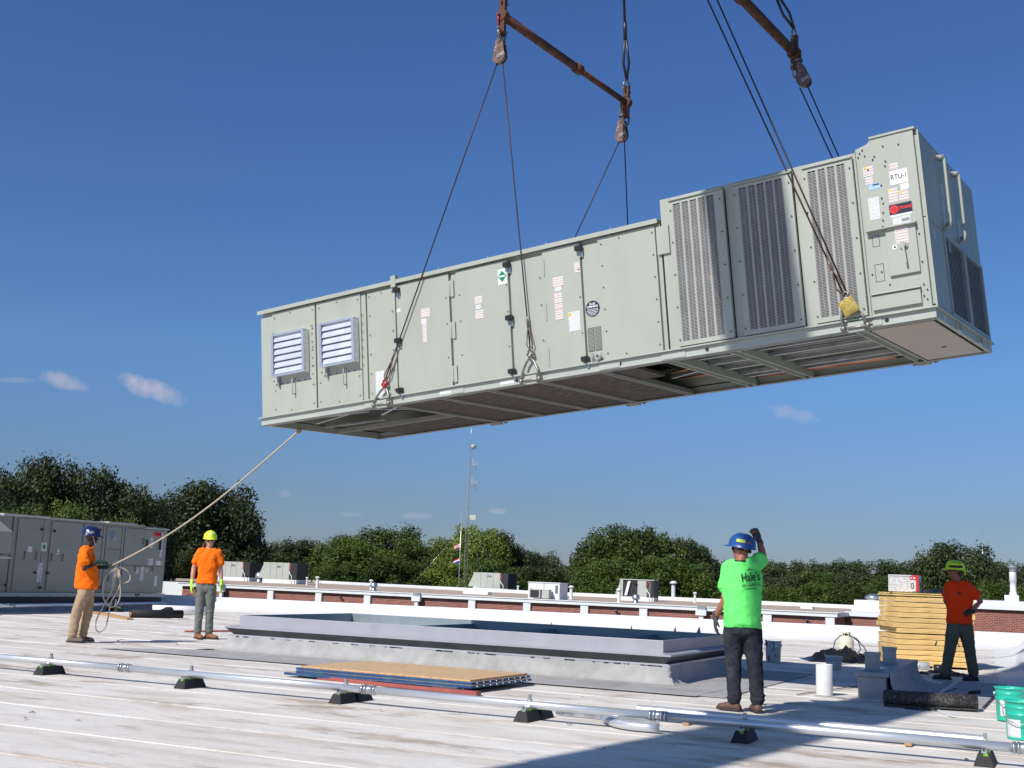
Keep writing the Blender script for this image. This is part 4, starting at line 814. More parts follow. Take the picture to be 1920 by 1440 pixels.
def block(P, topv, label, lean=(0, 0, 1)):
    t = empty('pulley_block', P, label=label, cat='pulley block', group='pulley blocks'); n_ = Vector(lean).normalized(); fy = n_.cross(ux).normalized()
    q = MB()
    for sd_ in (-1, 1):
        pr = []
        for k in range(9): 
            a = math.pi + k*math.pi/8; pr.append(ux*(.095*math.cos(a)) + n_*(.095*math.sin(a)))
        pr += [ux*.05 + n_*.24, -ux*.05 + n_*.24]
        q.prism([p + fy*(.03*sd_) for p in pr], fy*.01*sd_)
    q.build('cheek_plate', 'block', t)
    q = MB(); q.cyl(-fy*.02, fy*.02, .085, 20); q.cyl(-fy*.05, fy*.05, .03, 10); q.build('sheave', 'shackle', t)
    q = MB(); q.cyl(n_*.22-fy*.05, n_*.22+fy*.05, .03, 8); q.cyl(n_*.24, n_*.34, .035, 10); q.lathe([(.055, 0), (.055, .035)], n_*.30, 10); 
    L2 = (Vector(topv)-Vector(P)-n_*.30); q.tube([n_*.34-ux*.03, n_*.38-ux*.05, n_*.44, n_*.38+ux*.05, n_*.34+ux*.03], .016, 6); q.build('swivel', 'block', t)
    q = MB(); add_shackle(q, n_*.40, n_, fy, .17); q.build('shackle', 'red_pin' if P is P1 else 'block', t)
    return t
block(P1, H1f, 'worn pulley block hanging from the near left end of the spreader bar'); block(P2, H1b, 'worn pulley block at the lower right end of the left spreader bar')
block(P3, B2b, 'dark pulley block below the right spreader bar', (P3-W(8.7, UW, .3)).normalized()*1 + Vector((0, 0, .5))); block(P4, B2f, 'pulley block above the frame on the right spreader bar')
def spreader(A, Bv, label, m='rust', r=.065):
    A, Bv = Vector(A), Vector(Bv); t = empty('spreader_bar', A, label=label, cat='spreader bar'); d = Bv-A; n_ = d.normalized()
    q = MB(); q.tube([d*.0, d*.575], r*.88, 14); q.build('outer_tube', m, t)
    q = MB(); q.tube([d*.56, d*1.0], r*.66, 14); q.build('inner_tube', m, t)
    q = MB(); q.tube([d*.555, d*.60], r*1.16, 14); q.beam(d*.54+Vector((0, 0, .1)), d*.54-Vector((0, 0, .15)), .03, .03); q.build('collar', m, t)
    for f_ in (.08, .16, .24, .32, .40): MB().cyl(d*f_-Vector((0, 0, r+.006)), d*f_+Vector((0, 0, r+.004)), .012, 6).build('pin_hole', 'gap', t)
    for e in (Vector((0, 0, 0)), d):
        q = MB(); q.cyl(e-n_*.03, e+n_*.05, r*1.25, 14); q.beam(e-Vector((0, 0, .24)), e+Vector((0, 0, .26)), .10, .05, n_); q.build('end_plate', m, t, bevel=.006)
    for e, z in ((Vector((0, 0, 0)), 1), (Vector((0, 0, 0)), -1), (d, 1), (d, -1)):
        q = MB(); add_shackle(q, e+Vector((0, 0, z*.36)), (0, 0, -z), n_, .16); q.build('shackle', 'shackle', t)
    return t
spreader(H1f, H1b, 'rusty telescoping spreader bar slanting down right above the unit'); spreader(B2b, B2f, 'brown spreader bar cut off by the top edge, right', 'rust', .075)
for a, lb in ((H1f, 'crane sling leg from the near end of the left spreader bar'), (H1b, 'dark crane sling rising straight up from the lower right spreader end'), (B2b, 'dark doubled sling rising from the right spreader bar'), (B2f, 'sling leg at the unseen near end of the right spreader bar')):
    a2 = a+Vector((0, 0, .350)); t = empty('sling', a2, label=lb, cat='sling', group='slings to the crane hook'); d = HK-a2; n_ = d.normalized()
    if a is not H1f:
        q = MB(); 
        for s_ in (-1, 1): q.tube([(0, 0, 0), n_*.25+ux*.045*s_, n_*.62+ux*.012*s_], .019, 6)
        q.cyl(n_*.6, n_*.85, .03, 8); q.build('eye', 'black', t)
        q = MB(); q.tube([n_*.8, d], .02, 8); q.build('rope', 'rope_wire', t)
    else: q = MB(); q.tube([n_*.02, d], .016, 8); q.build('rope', 'rope_wire', t)
hk = empty('crane_hook', HK, label='crane hook block gathering the four slings above the frame', cat='crane hook')
MB().sphere((0, 0, .1), .16, n=10).build('shank', 'rust', hk); B(-.2, .2, -.12, .12, .25, 1.0).build('hook_block', 'rust', hk, bevel=.05)
q = MB(); q.cyl((-.05, 0, 1), (-.05, 0, 6.0), .012, 6); q.cyl((.05, 0, 1), (.05, 0, 6.0), .012, 6); q.build('hoist_rope', 'rope_wire', hk)
bm_ = empty('crane_boom', (-5.35, 13.8, 20.2), label='crane boom reaching over from behind the camera', cat='crane')
d = Vector((-7.5, -25, -3)) - Vector((-5.35, 13.8, 20.2))
for i, (a, b, s_) in enumerate(((0, .34, .85), (.30, .64, 1.0), (.60, 1.0, 1.15))): q = MB(); q.beam(d*a, d*b, s_, s_); q.build('boom_section', 'yellow_print', bm_, bevel=.04)
B(-.35, .35, -.5, .5, -.5, .4).build('boom_head', 'yellow_print', bm_)
# yellow softener pad at the front right lug
pc = W(8.70, -.12, .24)
t = empty('softener_pad', pc, rot=(R(12), R(-28), R(-10)), label='dirty yellow softener pad wrapped round the front right shackle', cat='sling pad'); t.scale = (.80, 1.3, .80)
q = MB(); vs = []; fs = []
n1, n2 = 9, 7
for sgn in (1, -1):
    for i in range(n1):
        for j in range(n2):
            a, b = i/(n1-1)-.5, j/(n2-1)-.5
            vs.append((a*.21, .028*sgn*(1-(2*a)**4)*(1-(2*b)**4) + .02*noise.noise(Vector((a*7, b*7, 1)))-.05*(b*b), b*.22+ .01*noise.noise(Vector((a*9, 2, b)))))
for s_ in (0, 1):
    for i in range(n1-1):
        for j in range(n2-1): o_ = s_*n1*n2; fs.append((o_+i*n2+j, o_+(i+1)*n2+j, o_+(i+1)*n2+j+1, o_+i*n2+j+1))
q.add(vs, fs, True).build('pad', 'yellow_pad', t)

# ------------------------------------------------------------------ central roof curb waiting for the unit
cb = empty('roof_curb', (-8.6, 16.8, 0), label='long empty galvanised roof curb on a grey flashed base in the middle of the roof', cat='roof curb')
X0, X1, Y0c, Y1c = -3.53, 3.50, -1.6, 1.58      # frame in local coordinates
zt_, zb_ = .56, .395
q = MB()
for a, b, c, d in ((X0, X1, Y0c, Y0c+.03), (X0, X1, Y1c-.03, Y1c), (X0, X0+.03, Y0c+.03, Y1c-.03), (X1-.03, X1, Y0c+.03, Y1c-.03)): q.box(a, b, c, d, .22, zt_)
q.build('curb_frame', 'curb_metal', cb, bevel=.003)
q = MB()
for a, b, c, d in ((X0+.032, X1-.032, Y1c-.036, Y1c-.032), (X0+.032, X0+.036, Y0c+.04, Y1c-.04), (X1-.036, X1-.032, Y0c+.04, Y1c-.04)): q.box(a, b, c, d, .1, zt_-.004)
q.build('inner_lining', 'inner_curb', cb)
q = MB()     # sloped flange all round
for (a, b, o) in (((X0, Y0c), (X1, Y0c), (0, -1)), ((X0, Y1c), (X1, Y1c), (0, 1)), ((X0, Y0c), (X0, Y1c), (-1, 0)), ((X1, Y0c), (X1, Y1c), (1, 0))):
    ex = .16
    def P_(p, e, z): 
        sx = (1 if p[0] > 0 else -1); sy = (1 if p[1] > 0 else -1)
        return (p[0]+sx*e, p[1]+sy*e, z)
    q.add([P_(a, .003, .405), P_(b, .003, .405), P_(b, ex, .385), P_(a, ex, .385), P_(b, ex, .362), P_(a, ex, .362)], [(0, 1, 2, 3), (3, 2, 4, 5)])
q.build('flange', 'curb_metal', cb)
q = MB()
for (a, b) in (((X0, Y0c), (X1, Y0c)), ((X0, Y1c), (X1, Y1c)), ((X0, Y0c), (X0, Y1c)), ((X1, Y0c), (X1, Y1c))):
    q.add([P_(a, .15, .361), P_(b, .15, .361), P_(b, .05, .262), P_(a, .05, .262)], [(0, 1, 2, 3)])
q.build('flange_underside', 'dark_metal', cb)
q = MB()
ring_ = []
pr_ = [(.02, .262), (.10, .262), (.11, .255), (.115, .235), (.125, .16), (.15, .09), (.20, .035), (.28, .008), (.40, .004)]
corners = [(X0, Y0c), (X1, Y0c), (X1, Y1c), (X0, Y1c)]
n_ = 28
for ci in range(4):
    a, b = corners[ci], corners[(ci+1) % 4]
    path = []
    for k in range(n_+1):
        t_ = k/n_; px_, py_ = a[0]*(1-t_)+b[0]*t_, a[1]*(1-t_)+b[1]*t_
        row = []
        for e, z in pr_:
            sa = Vector((math.copysign(1, a[0]), math.copysign(1, a[1]), 0)); sb = Vector((math.copysign(1, b[0]), math.copysign(1, b[1]), 0)); s_ = sa*(1-t_)+sb*t_
            wb = .012*noise.noise(Vector((px_*2.3, py_*2.3, z*9)))
            row.append((px_+s_.x*(e+wb), py_+s_.y*(e+wb), z + (.004*noise.noise(Vector((px_*4, py_*4, z))) if .01 < z < .25 else 0)))
        path.append(row)
    vs = [p for r_ in path for p in r_]; m2 = len(pr_)
    q.add(vs, [(i*m2+j, (i+1)*m2+j, (i+1)*m2+j+1, i*m2+j+1) for i in range(n_) for j in range(m2-1)], True)
q.build('cap_sheet_flashing', 'cant', cb)
q = MB()
for a, b in (((X0, Y0c), (X1, Y0c)), ((X1, Y0c), (X1, Y1c)), ((X0, Y0c), (X0, Y1c))): 
    q.beam(P_(a, .113, .252), P_(b, .113, .252), .006, .022)
q.build('termination_bar', 'alu', cb)
q = MB()
for i in range(46):
    x = X0-.1+(X1-X0+.2)*rng.random(); q.beam((x, Y0c-.118, .238), (x+rng.uniform(.02, .12), Y0c-.118, .236), .008, rng.uniform(.006, .016))
q.build('tar_blobs', 'gap', cb)['kind'] = 'stuff'
for x in (-1.0, .55, 2.3): 
    q = MB(); q.prism([(x, Y0c+.04, .33), (x, Y1c-.04, .33), (x, Y1c-.04, .50), (x, Y0c+.9, .50)], (.02, 0, 0)); q.build('divider', 'inner_curb', cb)
    q = MB()
    for j in range(8): q.box(x+.021, x+.03, Y0c+.9+j*.26, Y0c+.92+j*.26, .44, .46)
    q.build('rivets', 'alu', cb)['kind'] = 'stuff'
B(X0+.04, X1-.04, Y0c+.04, Y1c-.04, .10, .12).build('duct_floor', 'black_pit', cb)
B(X0+.04, -1.0, Y1c-.5, Y1c-.04, .33, .35).build('inner_ledge', 'curb_metal', cb)
# split corner with torn flashing
q = MB(); 
for i in range(14): 
    z = .02+i*.016; q.sphere((X1+.135+rng.uniform(-.01, .02)+max(0, .1-z)*.8, Y0c-.135-max(0, .1-z)*.8+rng.uniform(-.01, .01), z), .014+.012*rng.random(), n=6)
q.build('mastic_corner', 'cant', cb)
# cap sheet laid flat in front of the curb
q = MB(); xs = np.linspace(-12.9, -4.2, 30)
vs = []; 
for j, yy in enumerate((13.75, 14.2, 14.7, 15.05)):
    for i, x in enumerate(xs): vs.append((x+(.5*(j-1.5) if i in (0,) else 0), yy+(.05*noise.noise(Vector((x*.9, 1, 0))) if j == 0 else 0)+.0*i, .017-.002*(j == 0)))
q.add(vs, [(j*30+i, j*30+i+1, (j+1)*30+i+1, (j+1)*30+i) for j in range(3) for i in range(29)], True)
q.add([(x, 13.75+.05*noise.noise(Vector((x*.9, 1, 0))), .001) for x in xs], []); 
tag(q.build('flashing_sheet', 'cant'), 'grey cap sheet lying flat on the roof in front of the central curb', 'roofing sheet')
q = MB(); q.box(-4.75, -3.9, 13.9, 18.9, .009, .014); tag(q.build('flashing_sheet', 'cant'), 'grey cap sheet strip on the roof right of the central curb', 'roofing sheet')

# ------------------------------------------------------------------ conduit line on rubber blocks
def coupling(x, y, z, r, par):
    q = MB(); q.cyl((x-.055, y, z), (x+.055, y, z), r*1.14, 18)
    for e in (-.07, -.035, .035, .07): q.cyl((x+e-.010, y, z), (x+e+.010, y, z), r*1.26, 18)
    q.sphere((x-.05, y-.02, z+r*1.2), .011, n=6); q.sphere((x+.05, y-.02, z+r*1.2), .011, n=6)
    q.build('coupling', 'galv', par)
PY, PZ, PR = 10.24, .152, .037
cuts = [-13.6, -9.72, -6.50, -3.47, -.50, 1.6]
labs = ['leftmost length of the long galvanised pipe on rubber blocks', 'galvanised pipe length between the two left blocks', 'galvanised pipe length passing in front of the plywood stack', 'galvanised pipe length crossing in front of the green shirted man', 'last galvanised pipe length running out at the right edge below the pails']
# coupling x found from the photograph: beside blocks one, three, before the man, at the right edge
for i, (a, b) in enumerate(zip(cuts, cuts[1:])):
    t = empty('metal_pipe', (a, PY, PZ), label=labs[i], cat='pipe', group='lengths of the long pipe run')
    q = MB(); q.tube([(.0, 0, 0), ((b-a)*.5, 0, -.003), (b-a-.003, 0, 0)], PR, 20); q.build('tube', 'pipe', t)
    if i: coupling(0, 0, 0, PR, t)
def stand(x, y, label, two=False, pz=PZ, rz=0, clamp=True):
    t = empty('pipe_support', (x, y, 0), rz, label, 'pipe support', 'black rubber blocks under the pipes')
    blocks = [(-.16, .16)] if not two else [(-.17, .11), (.15, .40)]
    for a, b in blocks:
        q = MB(); h = .105; w0, w1 = .078, .045; h = .100
        q.add([(-w0, a-.02, .003), (w0, a-.02, .003), (w0, b+.02, .003), (-w0, b+.02, .003), (-w1, a+.015, h), (w1, a+.015, h), (w1, b-.015, h), (-w1, b-.015, h)], [(3, 2, 1, 0), (4, 5, 6, 7), (0, 1, 5, 4), (1, 2, 6, 5), (2, 3, 7, 6), (3, 0, 4, 7)])
        q.build('rubber_block', 'rubber', t, bevel=.006)
    q = MB(); q.box(-.022, .022, -.13, .13, .1005, .115); q.box(-.02, -.012, -.13, .13, .115, .128); q.box(.012, .02, -.13, .13, .115, .128); q.build('channel', 'galv', t)
    B(-.047, .03, -.045, .06, .075, .1045).build('tag', 'lime', t, bevel=.004) if False else B(.0225, .036, -.06, .02, .094, .112).build('tag', 'lime', t, bevel=.003)
    B(-.005, .030, -.155, -.131, .082, .101).build('tag', 'lime', t, bevel=.003)
    if clamp:
        q = MB(); r = PR+.004
        pts = [(0, -r-.002, .115), (0, -r-.002, pz)] + [(0, -r*math.cos(a), pz+r*math.sin(a)) for a in np.linspace(0, math.pi, 9)] + [(0, r+.002, pz), (0, r+.002, .115)]
        for e in np.linspace(-.016, .016, 7): q.tube([(e, p[1], p[2]) for p in pts], .0035, 5)
        q.cyl((0, -.02, pz+r+.03), (0, .02, pz+r+.03), .008, 6); q.box(-.014, .014, -.012, -.004, pz+r-.002, pz+r+.045); q.box(-.014, .014, .004, .012, pz+r-.002, pz+r+.045)
        q.build('clamp', 'galv', t)
    return t
for x, lb, tw in ((-10.88, 'leftmost rubber block under the long pipe', False), (-8.79, 'rubber block under the long pipe left of the plywood stack', False), (-6.79, 'pair of rubber blocks under the pipe in front of the plywood stack', True),
               (-4.74, 'rubber block pair under the pipe left of the loose elbow', True), (-2.70, 'rubber block under the pipe at the feet of the green shirted man', False), (-.78, 'rubber block under the pipe below the teal pails', False)): stand(x, PY+.02, lb, tw)
t = empty('metal_pipe', (-3.95, 11.05, .105), label='spare galvanised pipe lying behind the pipe line at the feet of the man in green', cat='pipe'); t.rotation_euler = (0, 0, R(-1.0))
q = MB(); q.tube([(0, 0, 0), (1.5, 0, 0), (3.12, 0, 0)], .042, 22, cap=False); q.tube([(3.12, 0, 0), (0, 0, 0)], .037, 22, cap=False); q.build('tube', 'pipe', t, fix=False)
for x in (.5, 2.5): B(x-.03, x+.03, -.07, .07, -.096, -.043).build('wood_rest', 'timber', t)
t = empty('pipe_elbow', (-3.75, 10.3, .052), label='loose galvanised pipe elbow lying in front of the coupling', cat='pipe elbow')
pts = [(-.36, .27, 0), (-.27, .13, 0), (-.17, .01, 0), (-.06, -.08, 0), (.06, -.12, 0), (.18, -.12, 0), (.30, -.10, 0)]
q = MB(); q.tube(pts, .039, 18); q.build('tube', 'pipe', t); q = MB(); q.cyl(pts[0], (-.366, .279, 0), .0345, 16); q.build('bore', 'gap', t)
tag(MB().box(0, 1.05, -.03, .0, .0, .028).build('steel_channel', 'galv', loc=(-4.72, 10.86, .011)), 'thin galvanised steel channel lying under the pipe left of the elbow', 'steel channel')

# left background pipe line
t = empty('metal_pipe', (-22.9, 19.0, .2), rot=(0, 0, R(0)), label='thin pipe on supports running along the foot of the left rooftop unit', cat='pipe')
q = MB(); q.cyl((0, 0, 0), (-1.25, 7.9, 0), .045, 12); q.build('tube', 'pipe', t)
for f_ in (.18, .72): 
    q = MB(); q.cyl((-1.25*(f_-.012), 7.9*(f_-.012), 0), (-1.25*(f_+.012), 7.9*(f_+.012), 0), .06, 12); q.build('coupling', 'galv', t)
for x, y, lb in ((-22.95, 19.62, 'rubber pipe support at the foot of the left rooftop unit, near its left end'), (-23.62, 24.3, 'rubber pipe support behind the black rolls by the left rooftop unit')):
    s_ = stand(x, y, lb, False, .2, R(80)); s_.scale = (1.5, 1.5, 1.15)

# ------------------------------------------------------------------ boards and beams on the roof
t = tag(B(-1.20, 1.20, -.72, .74, 0, .018).build('osb_sheet', 'osb', loc=(-7.56, 12.93, .122)), 'oriented strand board sheet lying on top of the blue framed panels', 'board'); t.rotation_euler = (0, 0, R(-1.5))
for i, (dx, dy, z, lb) in enumerate(((-.02, -.03, .092, 'top blue edged panel directly under the strand board'), (.03, -.10, .062, 'middle blue edged panel of the stack under the strand board'), (-.12, -.14, .032, 'bottom blue edged panel of the stack, sticking out left'))):
    t = empty('framed_panel', (-7.53+dx, 12.93+dy, z), R(-1.5-.6*i), lb, 'framed panel', 'blue edged panels in the stack')
    B(-1.22, 1.22, -.72, .72, .016, .027).build('board', 'osb', t)
    q = MB(); q.box(-1.24, 1.24, -.745, -.722, 0, .028); q.box(-1.24, 1.24, .722, .745, 0, .028); q.box(-1.24, -1.22, -.722, .722, 0, .028); q.box(1.22, 1.24, -.722, .722, 0, .028); q.build('edge_frame', 'blue_steel', t, bevel=.002)
    q = MB()
    for j in range(9): q.sphere((1.243, -.62+j*.155, .014), .011, n=6)
    q.build('rivets', 'alu', t)['kind'] = 'stuff'
for i, (a, b, lb) in enumerate((((-8.42, 12.14, .03), (-6.75, 11.98, .03), 'longer faded red steel bar leaning out under the blue panels'), ((-7.6, 12.03, .03), (-6.12, 11.90, .03), 'second faded red steel bar, nearer the pipe'))):
    q = MB(); q.beam(a, b, .10, .042); tag(q.build('red_bar', 'red_steel', bevel=.004), lb, 'steel bar', 'red bars under the panels')

# ------------------------------------------------------------------ right hand work area
ROT = R(23)
fs = empty('foam_stack_placeholder', (0, 0, 0)) if False else None
base = Vector((-3.10, 22.12, 0)); ex = Vector((math.cos(ROT), math.sin(ROT), 0)); ey = Vector((-math.sin(ROT), math.cos(ROT), 0))
z = .045; heights = []
fl = ['bottom', 'second', 'third', 'fourth', 'fifth', 'sixth', 'seventh', 'eighth', 'ninth', 'tenth', 'eleventh', 'twelfth', 'thirteenth', 'fourteenth', 'fifteenth']
hs = [.09, .085, .088, .084, .09, .088, .086, .09, .085, .088, .088, .086, .085, .030, .026]
for sk in (-.05, .95): 
    pass
q = MB()
for xx in (0, .6, 1.2): q.box(xx, xx+.09, 0, 1.2, 0, .042)
pl = q.build('timber_battens', 'timber', loc=base+ex*.02); pl.rotation_euler = (0, 0, ROT); tag(pl, 'timber battens under the stack of yellow foam boards', 'battens')
for i, h in enumerate(hs):
    jx, jy = rng.uniform(-.018, .018), rng.uniform(-.012, .012)
    if i == 7: jx = -.05
    if i == 5: jx = .0
    L_ = 1.36 if i < 13 else 1.38
    q = MB(); nseg = 10; vs = []; fcs = []
    for zz in (0, h-.006):
        for (ya, yb) in ((0, 1.22),):
            for k in range(nseg+1): vs.append((L_*k/nseg, .006*noise.noise(Vector((k*.8, i*3.3, zz*20))), zz+.003*noise.noise(Vector((k*.5, i, zz)))))
            for k in range(nseg+1): vs.append((L_*k/nseg, 1.22, zz))
    m2 = nseg+1
    for k in range(nseg):
        fcs += [(k, k+1, 2*m2+k+1, 2*m2+k), (m2+k+1, m2+k, 3*m2+k, 3*m2+k+1), (k+1, k, m2+k, m2+k+1), (2*m2+k, 2*m2+k+1, 3*m2+k+1, 3*m2+k)]
    fcs += [(m2, 0, 2*m2, 3*m2), (nseg, m2+nseg, 3*m2+nseg, 2*m2+nseg)]
    q.add(vs, fcs)
    o = q.build('foam_board', 'foam', loc=base + ex*jx + ey*jy + Vector((0, 0, z))); o.rotation_euler = (0, 0, ROT+rng.uniform(-.006, .006))
    tag(o, f'yellow foam insulation board, {fl[i]} from the bottom of the stack' if i < 13 else ('thin yellow board just under the topmost sheet of the stack' if i == 13 else 'thin topmost yellow sheet of the foam board stack'), 'insulation board', 'yellow foam boards in the stack')
    if i == 4:
        q = MB(); q.prism([(.66, -.007, .0), (.70, -.007, .084), (.71, -.007, .084), (.69, -.007, 0)], (0, .002, 0)); q.build('crack', 'gap', o)
        q = MB(); q.tube([(.95, -.008, .083), (1.06, -.009, .06), (1.09, -.008, .0)], .008, 5); q.build('crack', 'gap', o)
    z += h + (.004 if i not in (5, 12) else .016)
ZS = z
t = empty('carton', base + ex*.30 + ey*.36 + Vector((0, 0, ZS+.003)), ROT+R(-22), 'white carton with red corner print on top of the foam stack', 'box')
B(-.30, .22, -.22, .22, 0, .30).build('box_body', 'card_print', t, bevel=.004)
B(.2205, .2225, -.222, .222, .001, .302).build('side_face', 'card', t); B(.175, .223, -.2225, -.2205, .001, .300).build('red_band', 'red_print', t); B(.10, .223, -.223, -.218, .29, .304).build('red_band', 'red_print', t)
B(.07, .175, -.2225, -.2205, .215, .285).build('red_band', 'red_print', t)
q = MB(); q.prism([(.085, -.2235, .235), (.085, -.2235, .265), (.125, -.2235, .25)], (0, .001, 0)); q.box(.135, .165, -.2235, -.2225, .235, .265); q.build('logo_shapes', 'white', t)
q = MB(); 
q.tube([(.115+.022*math.cos(a), -.2225, .11+.045*math.sin(a)) for a in np.linspace(0, 2*math.pi, 17)[:-1]], .006, 6, closed=True); q.tube([(.2235, .06+.03*math.cos(a), .13+.055*math.sin(a)) for a in np.linspace(0, 2*math.pi, 17)[:-1]], .007, 6, closed=True); q.build('ring_mark', 'black_print', t)
for i, (y_, w_) in enumerate(((-.15, .05), (-.06, .02), (.14, .05))): B(.2228, .2238, y_-w_, y_+w_, .04+.02*i, .24).build('print_block', 'label_grey' if i != 1 else 'black_print', t)
B(-.29, .1, -.2225, -.2208, .27, .285).build('print_line', 'grey_print', t)
q = MB(); pts = [(0, 0), (.3, -.02), (.62, .03), (.78, .0), (.72, .3), (.4, .42), (.05, .35)]
def sheet(q, cx, cy, sx, sy, amp, nx, ny, seed, z0=0, r=1.0):
    vs = []
    for j in range(ny+1):
        for i in range(nx+1):
            u, v = i/nx*2-1, j/ny*2-1; rr__ = max(0, 1-(abs(u)**3+abs(v)**3)**.6)
            n1_ = abs(noise.noise(Vector((u*3.1+seed, v*2.7, 0)))); n2_ = abs(noise.noise(Vector((u*8+seed, v*8, 5))))
            vs.append((cx+u*sx*(1+.08*noise.noise(Vector((v*3, seed, 0)))), cy+v*sy*(1+.12*noise.noise(Vector((u*3, seed, 2)))), z0+rr__*amp*(.35+n1_*1.5+n2_*.7)))
    q.add(vs, [(j*(nx+1)+i, j*(nx+1)+i+1, (j+1)*(nx+1)+i+1, (j+1)*(nx+1)+i) for j in range(ny) for i in range(nx)], False)
sheet(q, 0, 0, .42, .3, .09, 16, 12, 3); o = q.build('plastic_sheet', 'poly', loc=base+ex*.98+ey*.35+Vector((0, 0, ZS+.004)), fix=False); o.rotation_euler = (0, 0, ROT); tag(o, 'black membrane offcut lying on the foam stack beside the carton', 'plastic sheet')
q = MB(); q.beam(base+ex*.30+ey*.03+Vector((0, 0, ZS+.012)), base+ex*1.3+ey*.05+Vector((0, 0, ZS+.014)), .02, .012); tag(q.build('metal_strip', 'gap'), 'thin dark strip along the front top edge of the foam stack', 'strip')
# low equipment curb with two hoods
t = empty('equipment_curb', (-2.45, 15.35, 0), R(1.5), 'small roof curb carrying two square hoods, in the shade of the hanging unit', 'roof curb')
B(-.17, .17, 0, 3.5, 0, .27).build('curb_box', 'cant', t, bevel=.01); B(-.20, .20, -.04, 3.54, .27, .325).build('cap', 'grey_metal', t, bevel=.006)
q = MB(); q.sweep([(.205, .33), (.215, .27), (.22, .20), (.25, .12), (.32, .05), (.45, .012), (.62, .006)], [((0, yy, 0), (1, 0, 0), (0, 0, 1)) for yy in np.linspace(.0, 3.3, 9)]); o = q.build('curled_flashing', 'cant', t); o.data.polygons.foreach_set('use_smooth', [True]*len(o.data.polygons))
for yy, lb in ((.28, 'a'), (2.0, 'b')):
    q = MB(); q.box(-.10, .03, yy, yy+.02, .325, .52); q.box(-.10, .03, yy+.11, yy+.13, .325, .52); q.box(-.12, -.10, yy, yy+.13, .325, .52); q.box(.03, .05, yy, yy+.13, .325, .52); q.box(-.13, .06, yy-.02, yy+.15, .52, .55); q.box(-.125, .055, yy-.015, yy+.145, .50, .52); q.box(-.14, .07, yy-.04, yy+.17, .325, .34); q.build('pipe_hood', 'grey_metal', t, bevel=.003)
q = MB(); q.box(-2.3+.5, -1.15, 15.0, 19.4, .010, .016); q.box(-2.3+.3, -1.9, 15.0, 19.3, .009, .0145); o = tag(q.build('flashing_sheet', 'cant'), 'grey cap sheet strip on the roof beside the small equipment curb', 'roofing sheet')
q = MB()
for a, b in (((-3.3, 15.0), (-2.85, 17.4)), ((-3.1, 15.1), (-2.7, 15.0)), ((-1.85, 15.6), (-1.72, 17.9)), ((-1.16, 15.1), (-1.17, 19.3))):
    q.beam((a[0], a[1], .0185), (b[0], b[1], .0185), .03, .003)
tag(q.build('tar_lines', 'gap'), 'black tar seams on the shaded roof round the small curb', kind='stuff')
# black roll
a, b = Vector((-2.19, 14.52, .098)), Vector((-1.20, 14.78, .098)); t = empty('membrane_roll', a, label='thick black granulated roofing roll lying in front of the small equipment curb', cat='roll'); d = b-a
q = MB(); q.tube([(0, 0, 0), d*.5, d], .092, 26); q.build('roll', 'blackroll', t); q = MB(); q.tube([-d*.003, d*.02], .06, 20); q.build('roll_core', 'gap', t)
q = MB(); q.beam(d*.02+Vector((.02, -.075, -.07)), d*.99+Vector((.02, -.085, -.07)), .05, .012); q.build('loose_flap', 'blackroll', t)
t = tag(MB().lathe([(.102, 0), (.102, .375), (.094, .38), (.09, .375), (.09, .3), (0, .3)], (-3.03, 15.35, .004), 28).build('vent_pipe', 'pvc'), 'short open white pipe standing on the roof left of the small equipment curb', 'roof vent')
def pail(x, y, label, m, r0, r1, h, lab_=None, handle=True, rz=0, cat='pail', ribs=True, filled=None):
    t = empty('pail', (x, y, .009), rz, label, cat)
    pf = [(0, .0), (r0, .0), (r0, .008)] + ([(r0+(r1-r0)*f_, h*f_) if k % 1 == 0 else None for k, f_ in enumerate((.3, .66))]) 
    q = MB(); 
    ring = lambda f_, e=0: (r0+(r1-r0)*f_+e, h*f_)
    pf = [(0, 0), (r0, 0), ring(.02, .002), ring(.62), ring(.635, .006), ring(.65), ring(.80), ring(.815, .006), ring(.83), ring(.95), ring(.955, .010), ring(1.0, .011), ring(1.0, -.002), ring(.9, -.004), ring(.06, -.004), (0, h*.06)] if ribs else [(0, 0), (r0, 0), ring(.93), ring(.935, .008), ring(1, .008), ring(1, -.002), ring(.06, -.004), (0, h*.06)]
    q.lathe(pf, (0, 0, 0), 40); q.build('pail_body', m, t, fix=False)
    if filled: q = MB(); q.lathe([(0, 0), (r1-.006, 0)], (0, 0, h*.93), 30); q.build('lid', filled, t)
    if handle:
        for s_ in (-1, 1): MB().cyl((s_*(r0+(r1-r0)*.8), 0, h*.80), (s_*(r1+.018), 0, h*.80), .018, 10).build('handle_ear', 'alu', t)
        q = MB(); q.tube([(math.cos(a)*(r1+.016), -math.sin(a)*(r1+.03), h*.80-math.sin(a)*h*.38) for a in np.linspace(0, math.pi, 17)], .004, 6); q.build('handle', 'galv', t)
    if lab_:
        q = MB(); a0, a1, z0, z1 = lab_; n_ = 10; vs = []
        for zz in (z0, z1):
            for k in range(n_+1):
                a = a0+(a1-a0)*k/n_; rr = r0+(r1-r0)*zz+.0018; vs.append((rr*math.sin(a), -rr*math.cos(a), zz*h))
        q.add(vs, [(k, k+1, n_+2+k, n_+1+k) for k in range(n_)], True); q.build('label_sticker', 'label_grey', t, fix=False)
    return t
pail(-.80, 13.95, 'teal steel pail standing behind the other pail at the right edge', 'teal', .138, .150, .345, (-.9, -.35, .15, .62), rz=R(10))
pail(-.60, 12.25, 'nearer teal steel pail with a white label, cut off by the right edge', 'teal', .140, .153, .35, (-.95, .05, .07, .52), rz=R(-8))
pail(-5.05, 21.1, 'white plastic pail with black tar drips behind the green shirted man', 'pail_white', .125, .14, .38, (.1, .8, .7, .85), rz=R(0), ribs=False)
q = MB()
